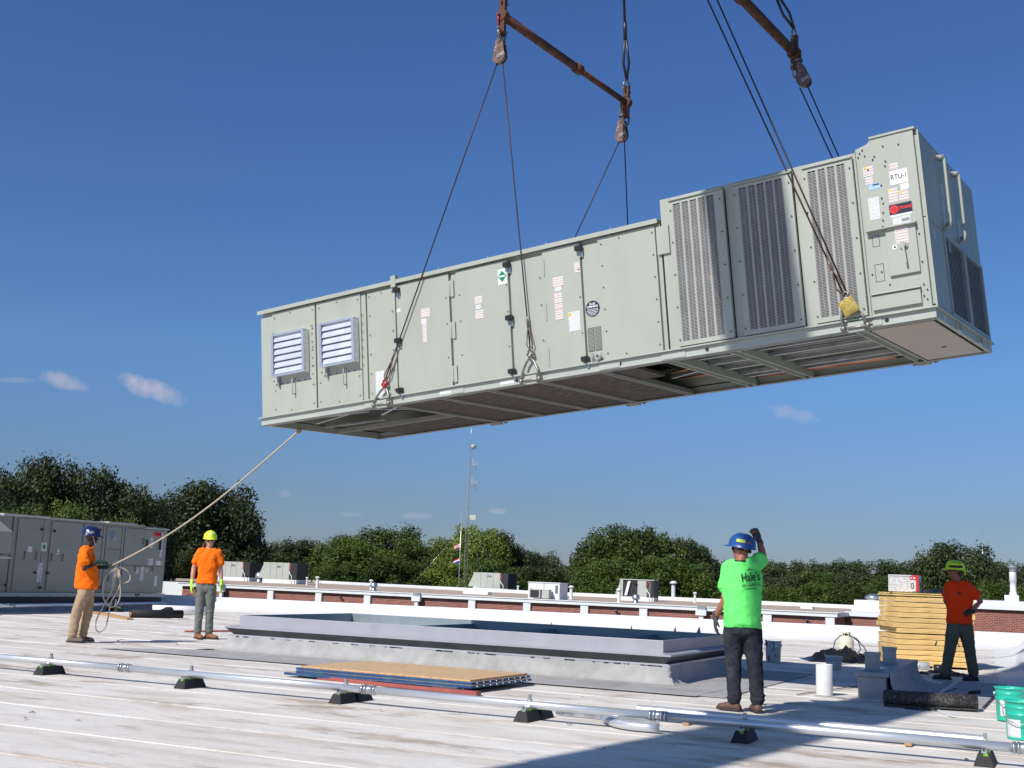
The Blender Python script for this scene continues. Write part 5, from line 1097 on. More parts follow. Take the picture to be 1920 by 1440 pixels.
for a, z0, z1 in ((-.7, .28, .38), (-.4, .02, .12), (-.1, .34, .37), (.1, .2, .24), (.25, .24, .38), (-.9, .3, .38), (.5, .1, .14)): 
    r_ = .142; q.tube([(r_*math.sin(a), -r_*math.cos(a), z1), (r_*math.sin(a+.06), -r_*math.cos(a+.06), (z0+z1)/2), ((r_-.006)*math.sin(a+.1), -(r_-.006)*math.cos(a+.1), z0)], .008, 5)
bk = [o for o in bpy.data.objects if o.name.startswith('pail') and abs(o.location.x+5.05) < .01][0]; q.build('tar_drips', 'black_print', bk)['kind'] = 'stuff'
pail(-3.85, 20.3, 'low white tub standing in the shade left of the small equipment curb', 'pail_white', .115, .14, .22, (-.4, .3, .3, .6), handle=False, ribs=False, cat='tub')
# propane tank
t = empty('propane_tank', (-4.42, 24.6, .01), label='cream propane tank with a black hose behind the crumpled plastic', cat='gas tank')
MB().lathe([(.10, 0), (.105, .03), (.10, .035)], (0, 0, 0), 24).build('foot_ring', 'tank', t)
MB().lathe([(0, .03), (.09, .035), (.145, .07), (.152, .11), (.152, .28), (.145, .33), (.10, .385), (.05, .40), (0, .402)], (0, 0, 0), 28).build('tank_body', 'tank', t)
q = MB(); 
for a0, a1 in ((-.9, .9), (2.2, 4.1)):
    q.add([(.085*math.cos(a), .085*math.sin(a), z_) for z_ in (.39, .46) for a in np.linspace(a0, a1, 9)], [(k, k+1, 10+k, 9+k) for k in range(8)], True)
q.lathe([(.09, .455), (.095, .465), (.088, .475)], (0, 0, 0), 24); q.build('collar', 'tank', t)
MB().cyl((0, 0, .4), (0, 0, .46), .02, 10).build('valve', 'block', t)
q = MB(); q.tube([(0, -.02, .43), (.12, -.06, .40), (.26, -.1, .3), (.30, -.12, .15), (.20, -.2, .02)], .011, 6); q.tube([(0, -.02, .44), (-.12, -.02, .39), (-.22, -.02, .28), (-.25, -.04, .1), (-.2, -.1, .02)], .011, 6); q.tube([(.02, -.02, .43), (.2, 0, .36), (.34, .02, .2), (.44, .0, .03)], .011, 6); q.build('hose', 'rubber', t)
q = MB(); sheet(q, 0, 0, .75, .55, .20, 46, 30, 11); o = q.build('plastic_sheet', 'poly', loc=(-4.15, 22.9, .01), fix=False); tag(o, 'crumpled shiny black plastic sheet on the roof in front of the propane tank', 'plastic sheet'); o.rotation_euler = (0, 0, R(24))
q = MB(); q.tube([(0, 0, .03), (.30, .02, .035)], .03, 12); tag(q.build('black_tube', 'rubber', loc=(-1.46, 17.0, 0)), 'short black tube lying on the roof near the right hand man', 'tube').rotation_euler = (0, 0, R(70))
q = MB(); q.beam((-1.66, 14.62, .012), (-1.36, 13.85, .012), .055, .008); tag(q.build('metal_strip', 'white_paint'), 'pale cut metal strip lying in front of the black roll', 'strip')
t = empty('utility_tool', (-1.80, 14.42, .01), label='dark crumpled offcut with a tool handle in front of the black roll', cat='tool'); q = MB(); sheet(q, 0, 0, .14, .07, .03, 10, 8, 4); q.build('offcut', 'blackroll', t, fix=False); q = MB(); q.cyl((.05, 0, .02), (.22, -.05, .015), .012, 8); q.build('handle', 'black', t)
# things round the stack foot
q = MB(); q.tube([(0, 0, .07), (.5, .08, .07)], .07, 16); tag(q.build('membrane_roll', 'pail_white', loc=(-3.0, 21.7, .0)), 'pale torn wrapper roll at the foot of the foam stack', 'roll').rotation_euler = (0, 0, R(18))
q = MB(); q.tube([(0, 0, .065), (.16, .03, .065)], .062, 16); o = q.build('tube_body', 'black', loc=(-2.42, 21.55, .0)); t = empty('torch_can', (-2.42, 21.55, 0), label='dark open can lying on its side by the left boot of the right hand man', cat='can'); o.parent = t; o.location = (0, 0, 0)
for x, y, sx, sy, lb in ((-2.25, 21.3, .3, .12, 'black offcut lying behind the left boot of the right hand man'), (-1.95, 20.75, .22, .10, 'black offcut between the boots of the right hand man'), (-2.95, 20.6, .10, .04, 'small black offcut in front of the foam stack'), (-2.5, 20.5, .16, .03, 'thin black strip in front of the foam stack')):
    q = MB(); sheet(q, 0, 0, sx, sy, .05, 12, 8, x*9); tag(q.build('offcut', 'blackroll', loc=(x, y, .012), fix=False), lb, 'offcut').rotation_euler = (0, 0, R(20))
# items near the left men
for (a, b, r, m, lb, nm) in (((-20.95, 22.1, .10), (-20.35, 23.25, .10), .10, 'rubber', 'black roofing roll lying on the roof left of the worker with neon gloves', 'membrane_roll'),
        ((-22.3, 24.3, .12), (-21.3, 25.3, .12), .12, 'white_coat', 'white roll lying on the roof behind the worker with neon gloves', 'membrane_roll')):
    a, b = Vector(a), Vector(b); t = empty(nm, a, label=lb, cat='roll'); q = MB(); q.tube([(0, 0, 0), (b-a)*.5, b-a], r, 20); q.build('roll', m, t); q = MB(); q.tube([(a-b)*.004, (b-a)*.01], r*.45, 14); q.build('roll_core', 'timber' if m == 'rubber' else 'gap', t)
    if m == 'rubber': q = MB(); q.tube([(b-a)*.3+Vector((-.02, 0, 0)), (b-a)*.36+Vector((-.02, 0, 0))], r*1.05, 20); q.build('strap', 'gap', t); q = MB(); q.prism([(b-a)*.35+Vector((0, .05, -.02)), (b-a)*.75+Vector((0, .05, -.02)), (b-a)*.55+Vector((0, .22, .17))], (.1, .1, 0)); q.build('loose_flap', 'rubber', t)
q = MB(); q.beam((-22.9, 22.9, .03), (-20.05, 21.15, .03), .14, .05); tag(q.build('timber_plank', 'timber'), 'bare timber plank lying on the roof right of the man holding the rope', 'plank')
q = MB(); q.beam((-12.9, 17.9, .03), (-13.6, 18.6, .03), .05, .04); q.beam((-16.4, 20.4, .03), (-13.0, 19.2, .03), .09, .05); tag(q.build('timber_plank', 'timber'), 'thin timber batten at the left end of the central curb', 'plank')
tag(MB().lathe([(.075, 0), (.075, .05), (.03, .05), (.03, 0)], (-15.75, 19.6, .01), 20).build('tape_roll', 'red_tape'), 'red tape roll beside the boots of the worker with neon gloves', 'tape roll')
q = MB(); q.cyl((-16.1, 18.5, .02), (-15.4, 20.2, .03), .018, 8); tag(q.build('broom_handle', 'red_steel'), 'thin brown pole lying behind the boots of the worker with neon gloves', 'pole')
# torn flashing bits standing behind the curb
for x, s_ in ((-7.4, .10), (-6.65, .14), (-6.3, .2), (-5.6, .12), (-8.9, .07)):
    q = MB(); q.prism([(0, 0, 0), (s_*1.6, 0, 0), (s_, 0, s_)], (0, .02, 0)); tag(q.build('scrap', 'cant', loc=(x, 19.9, .46)), {-7.4: 'small torn grey scrap standing behind the middle of the central curb', -6.65: 'broader torn grey scrap behind the central curb, left of its tallest scrap', -6.3: 'tallest torn grey flashing scrap sticking up behind the central curb', -5.6: 'torn grey scrap behind the right end of the central curb', -8.9: 'lowest torn grey scrap, leftmost behind the central curb'}[x], 'scrap', 'torn scraps behind the central curb')
for o in [o for o in bpy.data.objects if o.name.startswith('scrap')]: o.location.z = .012; o.scale = (1.3, 1, (.50+.45*o.dimensions.z)/max(o.dimensions.z, .01))

# ------------------------------------------------------------------ people
def hand(mb, w_, d, nrm, curl, s=1.0, thumb=1, spread=.0):
    w_, d, nrm = Vector(w_), Vector(d).normalized(), Vector(nrm); nrm = (nrm - d*nrm.dot(d)).normalized(); sd_ = d.cross(nrm)*thumb
    q = Matrix((sd_, nrm, d)).transposed().to_quaternion() if Matrix((sd_, nrm, d)).determinant() > 0 else Matrix((-sd_, nrm, d)).transposed().to_quaternion()
    mb.sphere(w_+d*.055*s, .042*s, .019*s, .058*s, 12, q); mb.sphere(w_+d*.01*s, .03*s, .022*s, .035*s, 10, q)
    for k, (o, L) in enumerate(((.031, .072), (.010, .080), (-.011, .074), (-.031, .058))):
        p = w_+d*(.095 - abs(o)*.2)*s + sd_*o*s; dr = (d + sd_*o*spread).normalized(); r = .0105*s; pts = [p-dr*.02*s, p]; 
        for j, fr in enumerate((.42, .33, .25)):
            a = curl*(j+.6)*.75; dd = (dr*math.cos(a)+nrm*math.sin(a)); p = p+dd*L*fr*s; pts.append(p)
        mb.tube(pts, [r, r, r*.98, r*.92, r*.75], 8); mb.sphere(pts[-1], r*.78, n=6)
    p = w_+d*.03*s+sd_*.034*s; t1 = (d*.62+sd_*.75+nrm*.25).normalized(); p1 = p+t1*.038*s; t2 = (d*.8+sd_*(.25-curl*.35)+nrm*(.15+curl*.5)).normalized(); p2 = p1+t2*.034*s
    mb.tube([p-t1*.015*s, p, p1, p2], [.014*s, .014*s, .012*s, .009*s], 8); mb.sphere(p2, .0095*s, n=6)
def loft(mb, rings, n=22):
    vs = []; fs = []
    for c, ax, ay, a, b in rings:
        c = Vector(c)
        for k in range(n):
            t_ = 2*math.pi*k/n; cx, sx = math.cos(t_), math.sin(t_); e = .82
            vs.append(c + Vector(ax)*a*math.copysign(abs(cx)**e, cx) + Vector(ay)*b*math.copysign(abs(sx)**e, sx))
    m = len(rings)
    for i in range(m-1):
        for k in range(n): fs.append((i*n+k, i*n+(k+1) % n, (i+1)*n+(k+1) % n, (i+1)*n+k))
    fs.append(tuple(range(n))[::-1]); fs.append(tuple((m-1)*n+k for k in range(n))); mb.add(vs, fs, True)
def limb(mb, pts, rs, n=14):
    pts = [Vector(p) for p in pts]
    mb.tube(pts, rs, n)
    for p, r in zip(pts, rs): mb.sphere(p, r*.995, n=12)
def ori(ang, pitch=0, roll=0):
    a = R(ang); f = Vector((math.sin(a), math.cos(a), 0)); s = Vector((math.cos(a), -math.sin(a), 0)); u = Vector((0, 0, 1))
    pr = R(pitch); f2 = f*math.cos(pr)+u*math.sin(pr); u2 = u*math.cos(pr)-f*math.sin(pr)
    rr = R(roll); s2 = s*math.cos(rr)+u2*math.sin(rr); u3 = u2*math.cos(rr)-s*math.sin(rr)
    return s2, f2, u3
def head(mb, c, o):
    s, f, u = o; c = Vector(c); q = Matrix((s, f, u)).transposed().to_quaternion(); P = lambda a, b, d: c+s*a+f*b+u*d
    mb.sphere(P(0, -.005, .035), .076, .096, .092, 18, q); mb.sphere(P(0, .018, -.035), .062, .072, .082, 16, q); mb.sphere(P(0, .052, -.092), .030, .030, .024, 12, q)
    mb.sphere(P(0, .03, -.075), .050, .048, .035, 12, q)
    mb.tube([P(0, .082, .018), P(0, .100, -.018), P(0, .106, -.030)], [.009, .012, .013], 8); mb.sphere(P(.011, .096, -.033), .009, n=6); mb.sphere(P(-.011, .096, -.033), .009, n=6)
    mb.sphere(P(0, .083, -.062), .021, .010, .006, 8, q); mb.sphere(P(0, .081, -.074), .018, .010, .007, 8, q)
    mb.sphere(P(0, .078, .026), .048, .014, .010, 10, q)
    for e in (-1, 1):
        mb.sphere(P(e*.030, .070, .004), .014, .012, .010, 8, q); mb.sphere(P(e*.042, .066, -.022), .018, .016, .014, 8, q)
        mb.sphere(P(e*.077, -.005, -.012), .009, .019, .030, 8, q)
def hard_hat(c, o, m, par, brim=.055, ridge=True, vents=False, full=.014, w=.122, l=.150, h=.118):
    s, f, u = o; c = Vector(c); t = MB(); n = 32; rows = []
    prof = [(math.cos(a), math.sin(a)) for a in np.linspace(math.pi/2, 0, 10)]
    for rr, zz in prof:
        row = []
        for k in range(n):
            a = 2*math.pi*k/n; rg = 0
            row.append(c+s*(w*rr*math.sin(a))+f*(l*rr*math.cos(a))+u*(h*(zz**.85 if zz > 0 else 0) + (.008*math.exp(-(rr*math.sin(a)*w/.018)**2) if ridge and rr > .15 else 0)))
        rows.append(row)
    for dz, k1 in ((-.022, 0.02), (-.030, 1), (-.034, .98)):
        row = []
        for k in range(n):
            a = 2*math.pi*k/n; fb = max(0, math.cos(a))**2.2*brim + full
            e = fb*k1 + .004
            row.append(c+s*((w+e*abs(math.sin(a))**.5)*math.sin(a)) + f*((l+e)*math.cos(a)) + u*(dz - (.012*max(0, math.cos(a))**2 if k1 > .5 else 0)))
        rows.append(row)
    rows.append([c+s*(w*.97*math.sin(2*math.pi*k/n))+f*(l*.97*math.cos(2*math.pi*k/n))+u*(-.03) for k in range(n)])
    rows.append([c+s*(w*.6*math.sin(2*math.pi*k/n))+f*(l*.6*math.cos(2*math.pi*k/n))+u*(.06) for k in range(n)])
    vs = [p for r_ in rows for p in r_]; t.add(vs, [(i*n+k, i*n+(k+1) % n, (i+1)*n+(k+1) % n, (i+1)*n+k) for i in range(len(rows)-1) for k in range(n)], True)
    hat = t.build('hard_hat', m, par)
    if vents:
        t = MB()
        for e in (-1, 1):
            for b in (-.055, -.01, .035): p = c+s*(e*.088)+f*b+u*.078; t.sphere(p, .013, .013, .008, 8)
        t.build('vent_hole', 'gap', hat)
    return hat
def glasses(c, o, par, m='lens', frame_m='black'):
    s, f, u = o; c = Vector(c); t = MB(); q = Matrix((s, f, u)).transposed().to_quaternion()
    for e in (-1, 1): t.sphere(c+s*e*.033+f*.088+u*.006, .031, .010, .019, 12, q)
    L_ = t.build('glasses', m, par); t = MB()
    t.tube([c+s*e*.066*1+f*b+u*.013 for e, b in ((1, .065), (1.15, .0))], .004, 6); t.tube([c-s*.066+f*.065+u*.013, c-s*.078+u*.013], .004, 6); t.tube([c-s*.06+f*.085+u*.024, c+f*.1+u*.022, c+s*.06+f*.085+u*.024], .0045, 6); t.build('glasses_frame', frame_m, L_)
def boot(mb, ank, toe_dir, s=1.0, L=.24):
    a = Vector((ank[0], ank[1], 0)); d = Vector((toe_dir[0], toe_dir[1], 0)).normalized(); sd_ = Vector((d.y, -d.x, 0)); up_ = Vector((0, 0, 1))
    loft(mb, [(a-d*.075+up_*.03, sd_, up_, .030, .028), (a-d*.05+up_*.045, sd_, up_, .041, .045), (a+up_*.055, sd_, up_, .043, .055), (a+d*.06+up_*.048, sd_, up_, .046, .046), (a+d*.12+up_*.038, sd_, up_, .052, .037), (a+d*.165+up_*.034, sd_, up_, .047, .032), (a+d*.192+up_*.028, sd_, up_, .025, .020)], 16)
    limb(mb, [a+up_*.05, a+up_*.13], [.046, .044], 12)
def sole(mb, ank, toe_dir):
    a = Vector((ank[0], ank[1], 0)); d = Vector((toe_dir[0], toe_dir[1], 0)).normalized(); sd_ = Vector((d.y, -d.x, 0)); pts = []
    for x, w_ in ((-.088, .02), (-.075, .038), (0, .044), (.06, .048), (.12, .056), (.17, .05), (.198, .03)): pts.append((x, w_))
    poly = [a+d*x+sd_*w_+Vector((0, 0, .004)) for x, w_ in pts]+[a+d*x-sd_*w_+Vector((0, 0, .004)) for x, w_ in pts[::-1]]
    mb.prism(poly, (0, 0, .022))
def person(root, rotz, label, J, body, hd, m, opts):
    """J: joints in a frame with x to the picture's right, y away, z up; body/hd: facing angles"""
    t = empty('person', (root[0], root[1], .009), R(rotz), label, 'person')
    V = {k: Vector(v) for k, v in J.items()}; s, f, u = ori(body); ho = ori(*hd)
    for k_ in ('shL', 'shR'): V[k_].z += .030
    V['head'].z -= .012; V['neck'].z -= .012
    mid_sh = (V['shL']+V['shR'])/2; mid_hip = (V['hipL']+V['hipR'])/2
    sl = (V['shR']-V['shL']); ax = Vector((sl.x, sl.y, sl.z*.6)).normalized(); ay = Vector((0, 0, 1)).cross(ax).normalized()
    hl_ = (V['hipR']-V['hipL']); hx = Vector((hl_.x, hl_.y, 0)).normalized(); hy = Vector((0, 0, 1)).cross(hx).normalized()
    if f.dot(ay) < 0: ay = -ay
    if f.dot(hy) < 0: hy = -hy
    half = sl.length/2; k = opts.get('build', 1.0); nb = V['neck']
    hz = V['hem'].z; belly = opts.get('belly', 0)
    def mixv(t_): return mid_hip*(1-t_)+mid_sh*t_
    # trousers
    tr = MB(); wz = hz+.04
    hc = lambda z_: Vector((mid_hip.x+(mid_sh.x-mid_hip.x)*max(0, (z_-mid_hip.z)/(mid_sh.z-mid_hip.z)), mid_hip.y+(mid_sh.y-mid_hip.y)*max(0, (z_-mid_hip.z)/(mid_sh.z-mid_hip.z)), z_))
    zc = mid_hip.z
    loft(tr, [(hc(zc-.09), hx, hy, .125*k, .085*k), (hc(zc-.03)-hy*.015, hx, hy, .165*k, .118*k), (hc(zc+.04)-hy*.012, hx, hy, .168*k, .115*k), (hc(zc+.12), hx, hy, .152*k, .10*k), (hc(wz+.02), hx, hy, .148*k, .10*k)])
    for S_ in 'LR':
        hp, kn, an = V['hip'+S_], V['kn'+S_], V['an'+S_]; lr = opts.get('leg', 1.0)
        th = hp*.55+kn*.45; cf = kn*.5+an*.5
        limb(tr, [hp-Vector((0, 0, .01)), th, kn, cf, an+Vector((0, 0, .02))], [.104*lr, .095*lr, .078*lr, .072*lr, .068*lr])
        tr.sphere(an+Vector((0, 0, .03)), .078*lr, .078*lr, .024, 12); tr.sphere(an+Vector((.006, 0, .075)), .077*lr, .075*lr, .020, 12); tr.sphere(kn+Vector((0, 0, -.05)), .084*lr, .084*lr, .02, 12)
    frozen(tr, 'trousers', m['trousers'], t, .0115, 3, .020, .075)
    # shirt
    sh = MB(); w_ = opts.get('w', 1.0)
    zsh = mid_sh.z; H_ = zsh-hz
    def tc(q_): z_ = hz+H_*q_; p = hc(z_); return Vector((p.x, p.y, z_))
    hipf = lambda q_: (hx*(1-q_)+ax*q_).normalized(); hipb = lambda q_: (hy*(1-q_)+ay*q_).normalized()
    loft(sh, [(tc(-.0), hipf(0), hipb(0), .178*w_, .128*w_), (tc(.06), hipf(.1), hipb(.1), .176*w_, (.126+belly)*w_), (tc(.25), hipf(.3), hipb(.3), .172*w_, (.122+belly)*w_), (tc(.5), hipf(.6), hipb(.6), .180*w_, (.124+belly*.7)*w_), (tc(.72), ax, ay, .190*w_, .125*w_), (tc(.88), ax, ay, .185*w_, .112*w_), (tc(.97)+Vector((0, 0, .0)), ax, ay, .150*w_, .090*w_), (nb-Vector((0, 0, .020)), ax, ay, .090, .086), (nb+Vector((0, 0, .004)), ax, ay, .079, .078)])
    for S_ in 'LR':
        a, e = V['sh'+S_], V['el'+S_]; d_ = (e-a); sd2 = a-mid_sh; a2 = a+(mid_sh-a)*.12
        sf = opts.get('sleeve', .62); en = a+d_*sf
        limb(sh, [mid_sh*.35+a*.65, a2, a+d_*.3, en-d_.normalized()*.01], [.085*w_, .078*w_, .074*w_, .075*w_])
        sh.tube([en-d_.normalized()*.03, en+d_.normalized()*.012], [.074*w_, .081*w_], 16)
    so = frozen(sh, 'tshirt', m['shirt'], t, .011, 3, opts.get('fold', .034), .10)
    # body
    b = MB(); head(b, V['head'], ho)
    limb(b, [V['head']-ho[2]*.06-ho[1]*.015, nb+Vector((0, 0, .0)), nb-Vector((0, 0, .05))], [.060, .063, .074])
    loft(b, [(hc(zc-.05), hx, hy, .12, .07), (hc(zc+.1), hx, hy, .12, .075), (tc(.5), ax, ay, .13, .08), (tc(.85), ax, ay, .13, .075), (nb-Vector((0, 0, .03)), ax, ay, .055, .05)])
    for S_ in 'LR':
        a, e, wr = V['sh'+S_], V['el'+S_], V['wr'+S_]
        limb(b, [mid_sh*.5+a*.5, a+(mid_sh-a)*.15, a*.5+e*.5, e, e*.6+wr*.4, wr], [.06, .056, .050, .041, .040, .027])
        hd_ = opts['hand'+S_]; hand(b, wr, hd_[0], hd_[1], hd_[2], .95, hd_[3])
        hp, kn, an = V['hip'+S_], V['kn'+S_], V['an'+S_]; limb(b, [hp, kn, an+Vector((0, 0, .03))], [.06, .045, .035])
        b.sphere(an-Vector((0, 0, .03)), .03, n=8)
    frozen(b, 'body', m['skin'], t, .0075, 2, 0)
    for S_ in 'LR':
        if m.get('glove'):
            gm = MB(); hd_ = opts['hand'+S_]; wr = V['wr'+S_]; d = Vector(hd_[0]).normalized(); hand(gm, wr, hd_[0], hd_[1], hd_[2], 1.16, hd_[3], .3); limb(gm, [wr-d*.035, wr+d*.02], [.036, .034], 12)
            g_ = frozen(gm, 'glove', m['glove'], t, .0055, 2, 0)
    for S_ in 'LR':
        bt = MB(); boot(bt, V['an'+S_], V['toe'+S_]); o_ = frozen(bt, 'boot', m['boot'], t, .008, 3, .004, .05); sl_ = MB(); sole(sl_, V['an'+S_], V['toe'+S_]); sl_.build('sole', m.get('sole', 'rubber'), o_)
    return t, V, ho
def sub(par, name, mb, m): return mb.build(name, m, par)

# w1: man holding the tag rope, side on, facing right
J1 = dict(head=(.035, 0, 1.70), neck=(.01, 0, 1.545), shL=(-.045, -.19, 1.43), shR=(.01, .18, 1.45), elL=(-.03, -.27, 1.185), wrL=(.185, -.20, 1.30), elR=(.06, .22, 1.20), wrR=(.30, .10, 1.215), hem=(0, 0, .85),
          hipL=(.02, -.09, .83), hipR=(.06, .09, .84), knL=(-.085, -.09, .47), knR=(.085, .10, .47), anL=(-.115, -.10, .10), anR=(.035, .10, .10), toeL=(1, -.25, 0), toeR=(1, .1, 0))
p1, V1, h1 = person((-14.80, 14.51), 45.6, 'man in an orange shirt and khaki trousers holding the tag rope', J1, 96, (100, 2), dict(skin='skin_dark', shirt='orange', trousers='khaki', boot='boot_grey', glove='glove_green', sole='boot_dark'),
    dict(handL=((1, .1, .02), (0, 0, -1), 1.25, 1), handR=((1, -.1, .1), (0, -.2, 1), .9, -1), w=1.16, build=1.08, belly=.035, sleeve=.66, leg=1.06))
hh = hard_hat(V1['head']+Vector((-.01, 0, .062)), ori(100, -3), 'navy', p1, .05, True, w=.128, l=.155, h=.125); glasses(V1['head'], h1, p1, 'red_lens', 'white')
q = MB(); q.lathe([(.13, 0), (.133, .02), (.128, .035)], V1['head']+Vector((-.01, 0, .066)), 24); q.build('goggle_strap', 'grey_metal', hh)
q = MB(); q.sphere(V1['head']+Vector((.12, -.05, .13)), .03, .05, .03, 10); q.sphere(V1['head']+Vector((.13, .03, .13)), .03, .05, .03, 10); q.build('goggles', 'lens', hh)
q = MB(); q.tube([V1['head']+Vector((.02, -.085, .02)), V1['head']+Vector((.06, -.065, -.09)), V1['head']+Vector((.085, 0, -.12))], .005, 6); q.build('chin_strap', 'white', p1)
q = MB(); q.box(-.03, .05, -.135, -.105, .80, .86); q.build('tape_measure', 'red_steel', p1, bevel=.01); q = MB(); q.cyl((.13, -.1, .80), (.13, -.1, .86), .022, 10); q.tube([(.1, -.115, .86), (.13, -.12, .78), (.15, -.1, .76)], .008, 6); q.build('key_ring', 'galv', p1)
# w2: neon glove worker facing the camera
J2 = dict(head=(-.075, 0, 1.77), neck=(-.075, .01, 1.625), shL=(-.245, .03, 1.52), shR=(.105, -.05, 1.525), elL=(-.325, .05, 1.245), wrL=(-.335, -.02, .99), elR=(.155, -.02, 1.23), wrR=(.185, -.06, 1.01), hem=(-.08, 0, .985),
          hipL=(-.165, .02, .93), hipR=(.01, -.02, .93), knL=(-.165, .0, .53), knR=(.02, .02, .53), anL=(-.165, .02, .10), anR=(.03, .06, .10), toeL=(.55, -1, 0), toeR=(1, -.6, 0))
p2, V2, h2 = person((-14.36, 17.10), 40, 'young man in an orange shirt, grey trousers and neon gloves with a yellow helmet', J2, 165, (172, 2), dict(skin='skin_fair', shirt='orange', trousers='grey_cloth', boot='boot_brown', glove='glove_hiv', sole='boot_dark'),
    dict(handL=((-.02, -.05, -1), (1, .2, 0), .35, 1), handR=((.08, -.05, -1), (-1, .2, 0), .4, -1), w=1.0, leg=.98))
hh = hard_hat(V2['head']+Vector((0, 0, .06)), ori(172, 0), 'yellow_hat', p2, .03, True, True, .006, w=.118, l=.14, h=.125); glasses(V2['head'], h2, p2, 'lens')
q = MB(); q.box(-.02, .02, -.003, .003, -.018, .018, at=V2['head']+h2[1]*.128+Vector((0, 0, .12))); q.build('helmet_badge', 'white', hh)
q = MB(); s_, f_, u_ = h2; hc_ = V2['head']
q.tube([hc_+s_*.076+u_*.03, hc_+s_*.07+f_*.01-u_*.08, hc_+f_*.03-u_*.135, hc_-s_*.07+f_*.01-u_*.08, hc_-s_*.076+u_*.03], .005, 6); q.build('chin_strap', 'gap', p2)
q = MB(); 
for e in (1, .5, -.5, -1): q.sphere(hc_+s_*.06*e-f_*.06-u_*.04, .035, .035, .06, 10)
q.sphere(hc_+s_*.10-f_*.05-u_*.10, .035, .035, .05, 10); q.sphere(hc_+s_*.115-f_*.06-u_*.13, .022, .025, .04, 8); frozen(q, 'hair', 'hair', p2, .009, 2, .012, .03)
q = MB(); [q.box(-.02+.004*i, .02-.003*i, -.001, .001, .012-.012*i, .018-.012*i) for i in range(3)]; o = q.build('shirt_logo', 'black_print', p2, loc=(.035, -.140, 1.41)); o.rotation_euler = (0, 0, R(12))
B(-.024, .024, -.018, .018, 0, .12).build('drink_can', 'galv', p2, bevel=.012).location = (.235, -.04, .86)
# w3: man in green seen from behind, right fist raised
J3 = dict(head=(-.02, .03, 1.70), neck=(-.03, .01, 1.575), shL=(-.165, .02, 1.455), shR=(.135, .02, 1.50), elL=(-.20, .01, 1.14), wrL=(-.295, .08, .965), elR=(.205, .10, 1.64), wrR=(.165, .16, 1.80), hem=(-.01, 0, .865),
          hipL=(-.105, .0, .84), hipR=(.09, .0, .84), knL=(-.10, .03, .47), knR=(.125, .02, .47), anL=(-.09, .0, .10), anR=(.15, -.02, .10), toeL=(-1, .5, 0), toeR=(-.25, 1, 0))
p3, V3, h3 = person((-3.34, 12.61), 14.8, 'man in a neon green shirt and blue hard hat seen from behind, one fist raised', J3, 355, (300, 4), dict(skin='skin_tan', shirt='green', trousers='denim', boot='boot_umber', glove='glove_grey', sole='boot_dark'),
    dict(handL=((-.02, .05, -1), (1, .2, 0), .45, 1), handR=((-.35, .2, .75), (-.3, -1, 0), 1.45, -1), w=1.14, build=1.06, leg=1.08, sleeve=.60, belly=.02, fold=.028))
hh = hard_hat(V3['head']+Vector((.005, 0, .058)), ori(296, 9), 'hatblue', p3, .055, True, False, .008, w=.125, l=.15, h=.12)
sB, fB, uB = ori(296, 9); hc_ = V3['head']+Vector((.005, 0, .058))
def on_hat(a, z_, w_=.125, l_=.15, h_=.12):    # point on dome at azimuth a (0 front), height fraction
    rr = math.sqrt(max(0, 1-z_**(2/.85))); return hc_+sB*(w_*rr*math.sin(a))+fB*(l_*rr*math.cos(a))+uB*(h_*z_)
def decal(a0, a1, z0, z1, name, m):
    vs = []; n_ = 8
    for z_ in np.linspace(z0, z1, 4):
        for a in np.linspace(a0, a1, n_): p = on_hat(a, z_); vs.append(hc_+(p-hc_)*1.012)
    q = MB(); q.add(vs, [(j*n_+i, j*n_+i+1, (j+1)*n_+i+1, (j+1)*n_+i) for j in range(3) for i in range(n_-1)], True); return q.build(name, m, hh, fix=False)
decal(-2.15, -1.45, .22, .48, 'reflective_sticker', 'yellow_tape'); decal(-2.62, -2.35, .18, .40, 'round_sticker', 'red_steel')
glasses(V3['head'], h3, p3, 'lens')
q = MB(); q.tube([V3['head']+ori(300)[0]*-.082*1+Vector((0, 0, .02)), V3['head']-ori(300)[1]*.10-Vector((0, 0, .015)), V3['head']+ori(300)[0]*.082+Vector((0, 0, .02))], .022, 8); q.build('suspension_band', 'gap', hh)
q = MB(); q.lathe([(.074, -.012), (.083, 0), (.074, .012)], V3['neck']+Vector((0, 0, .002)), 20); q.build('collar', 'black_print', p3)
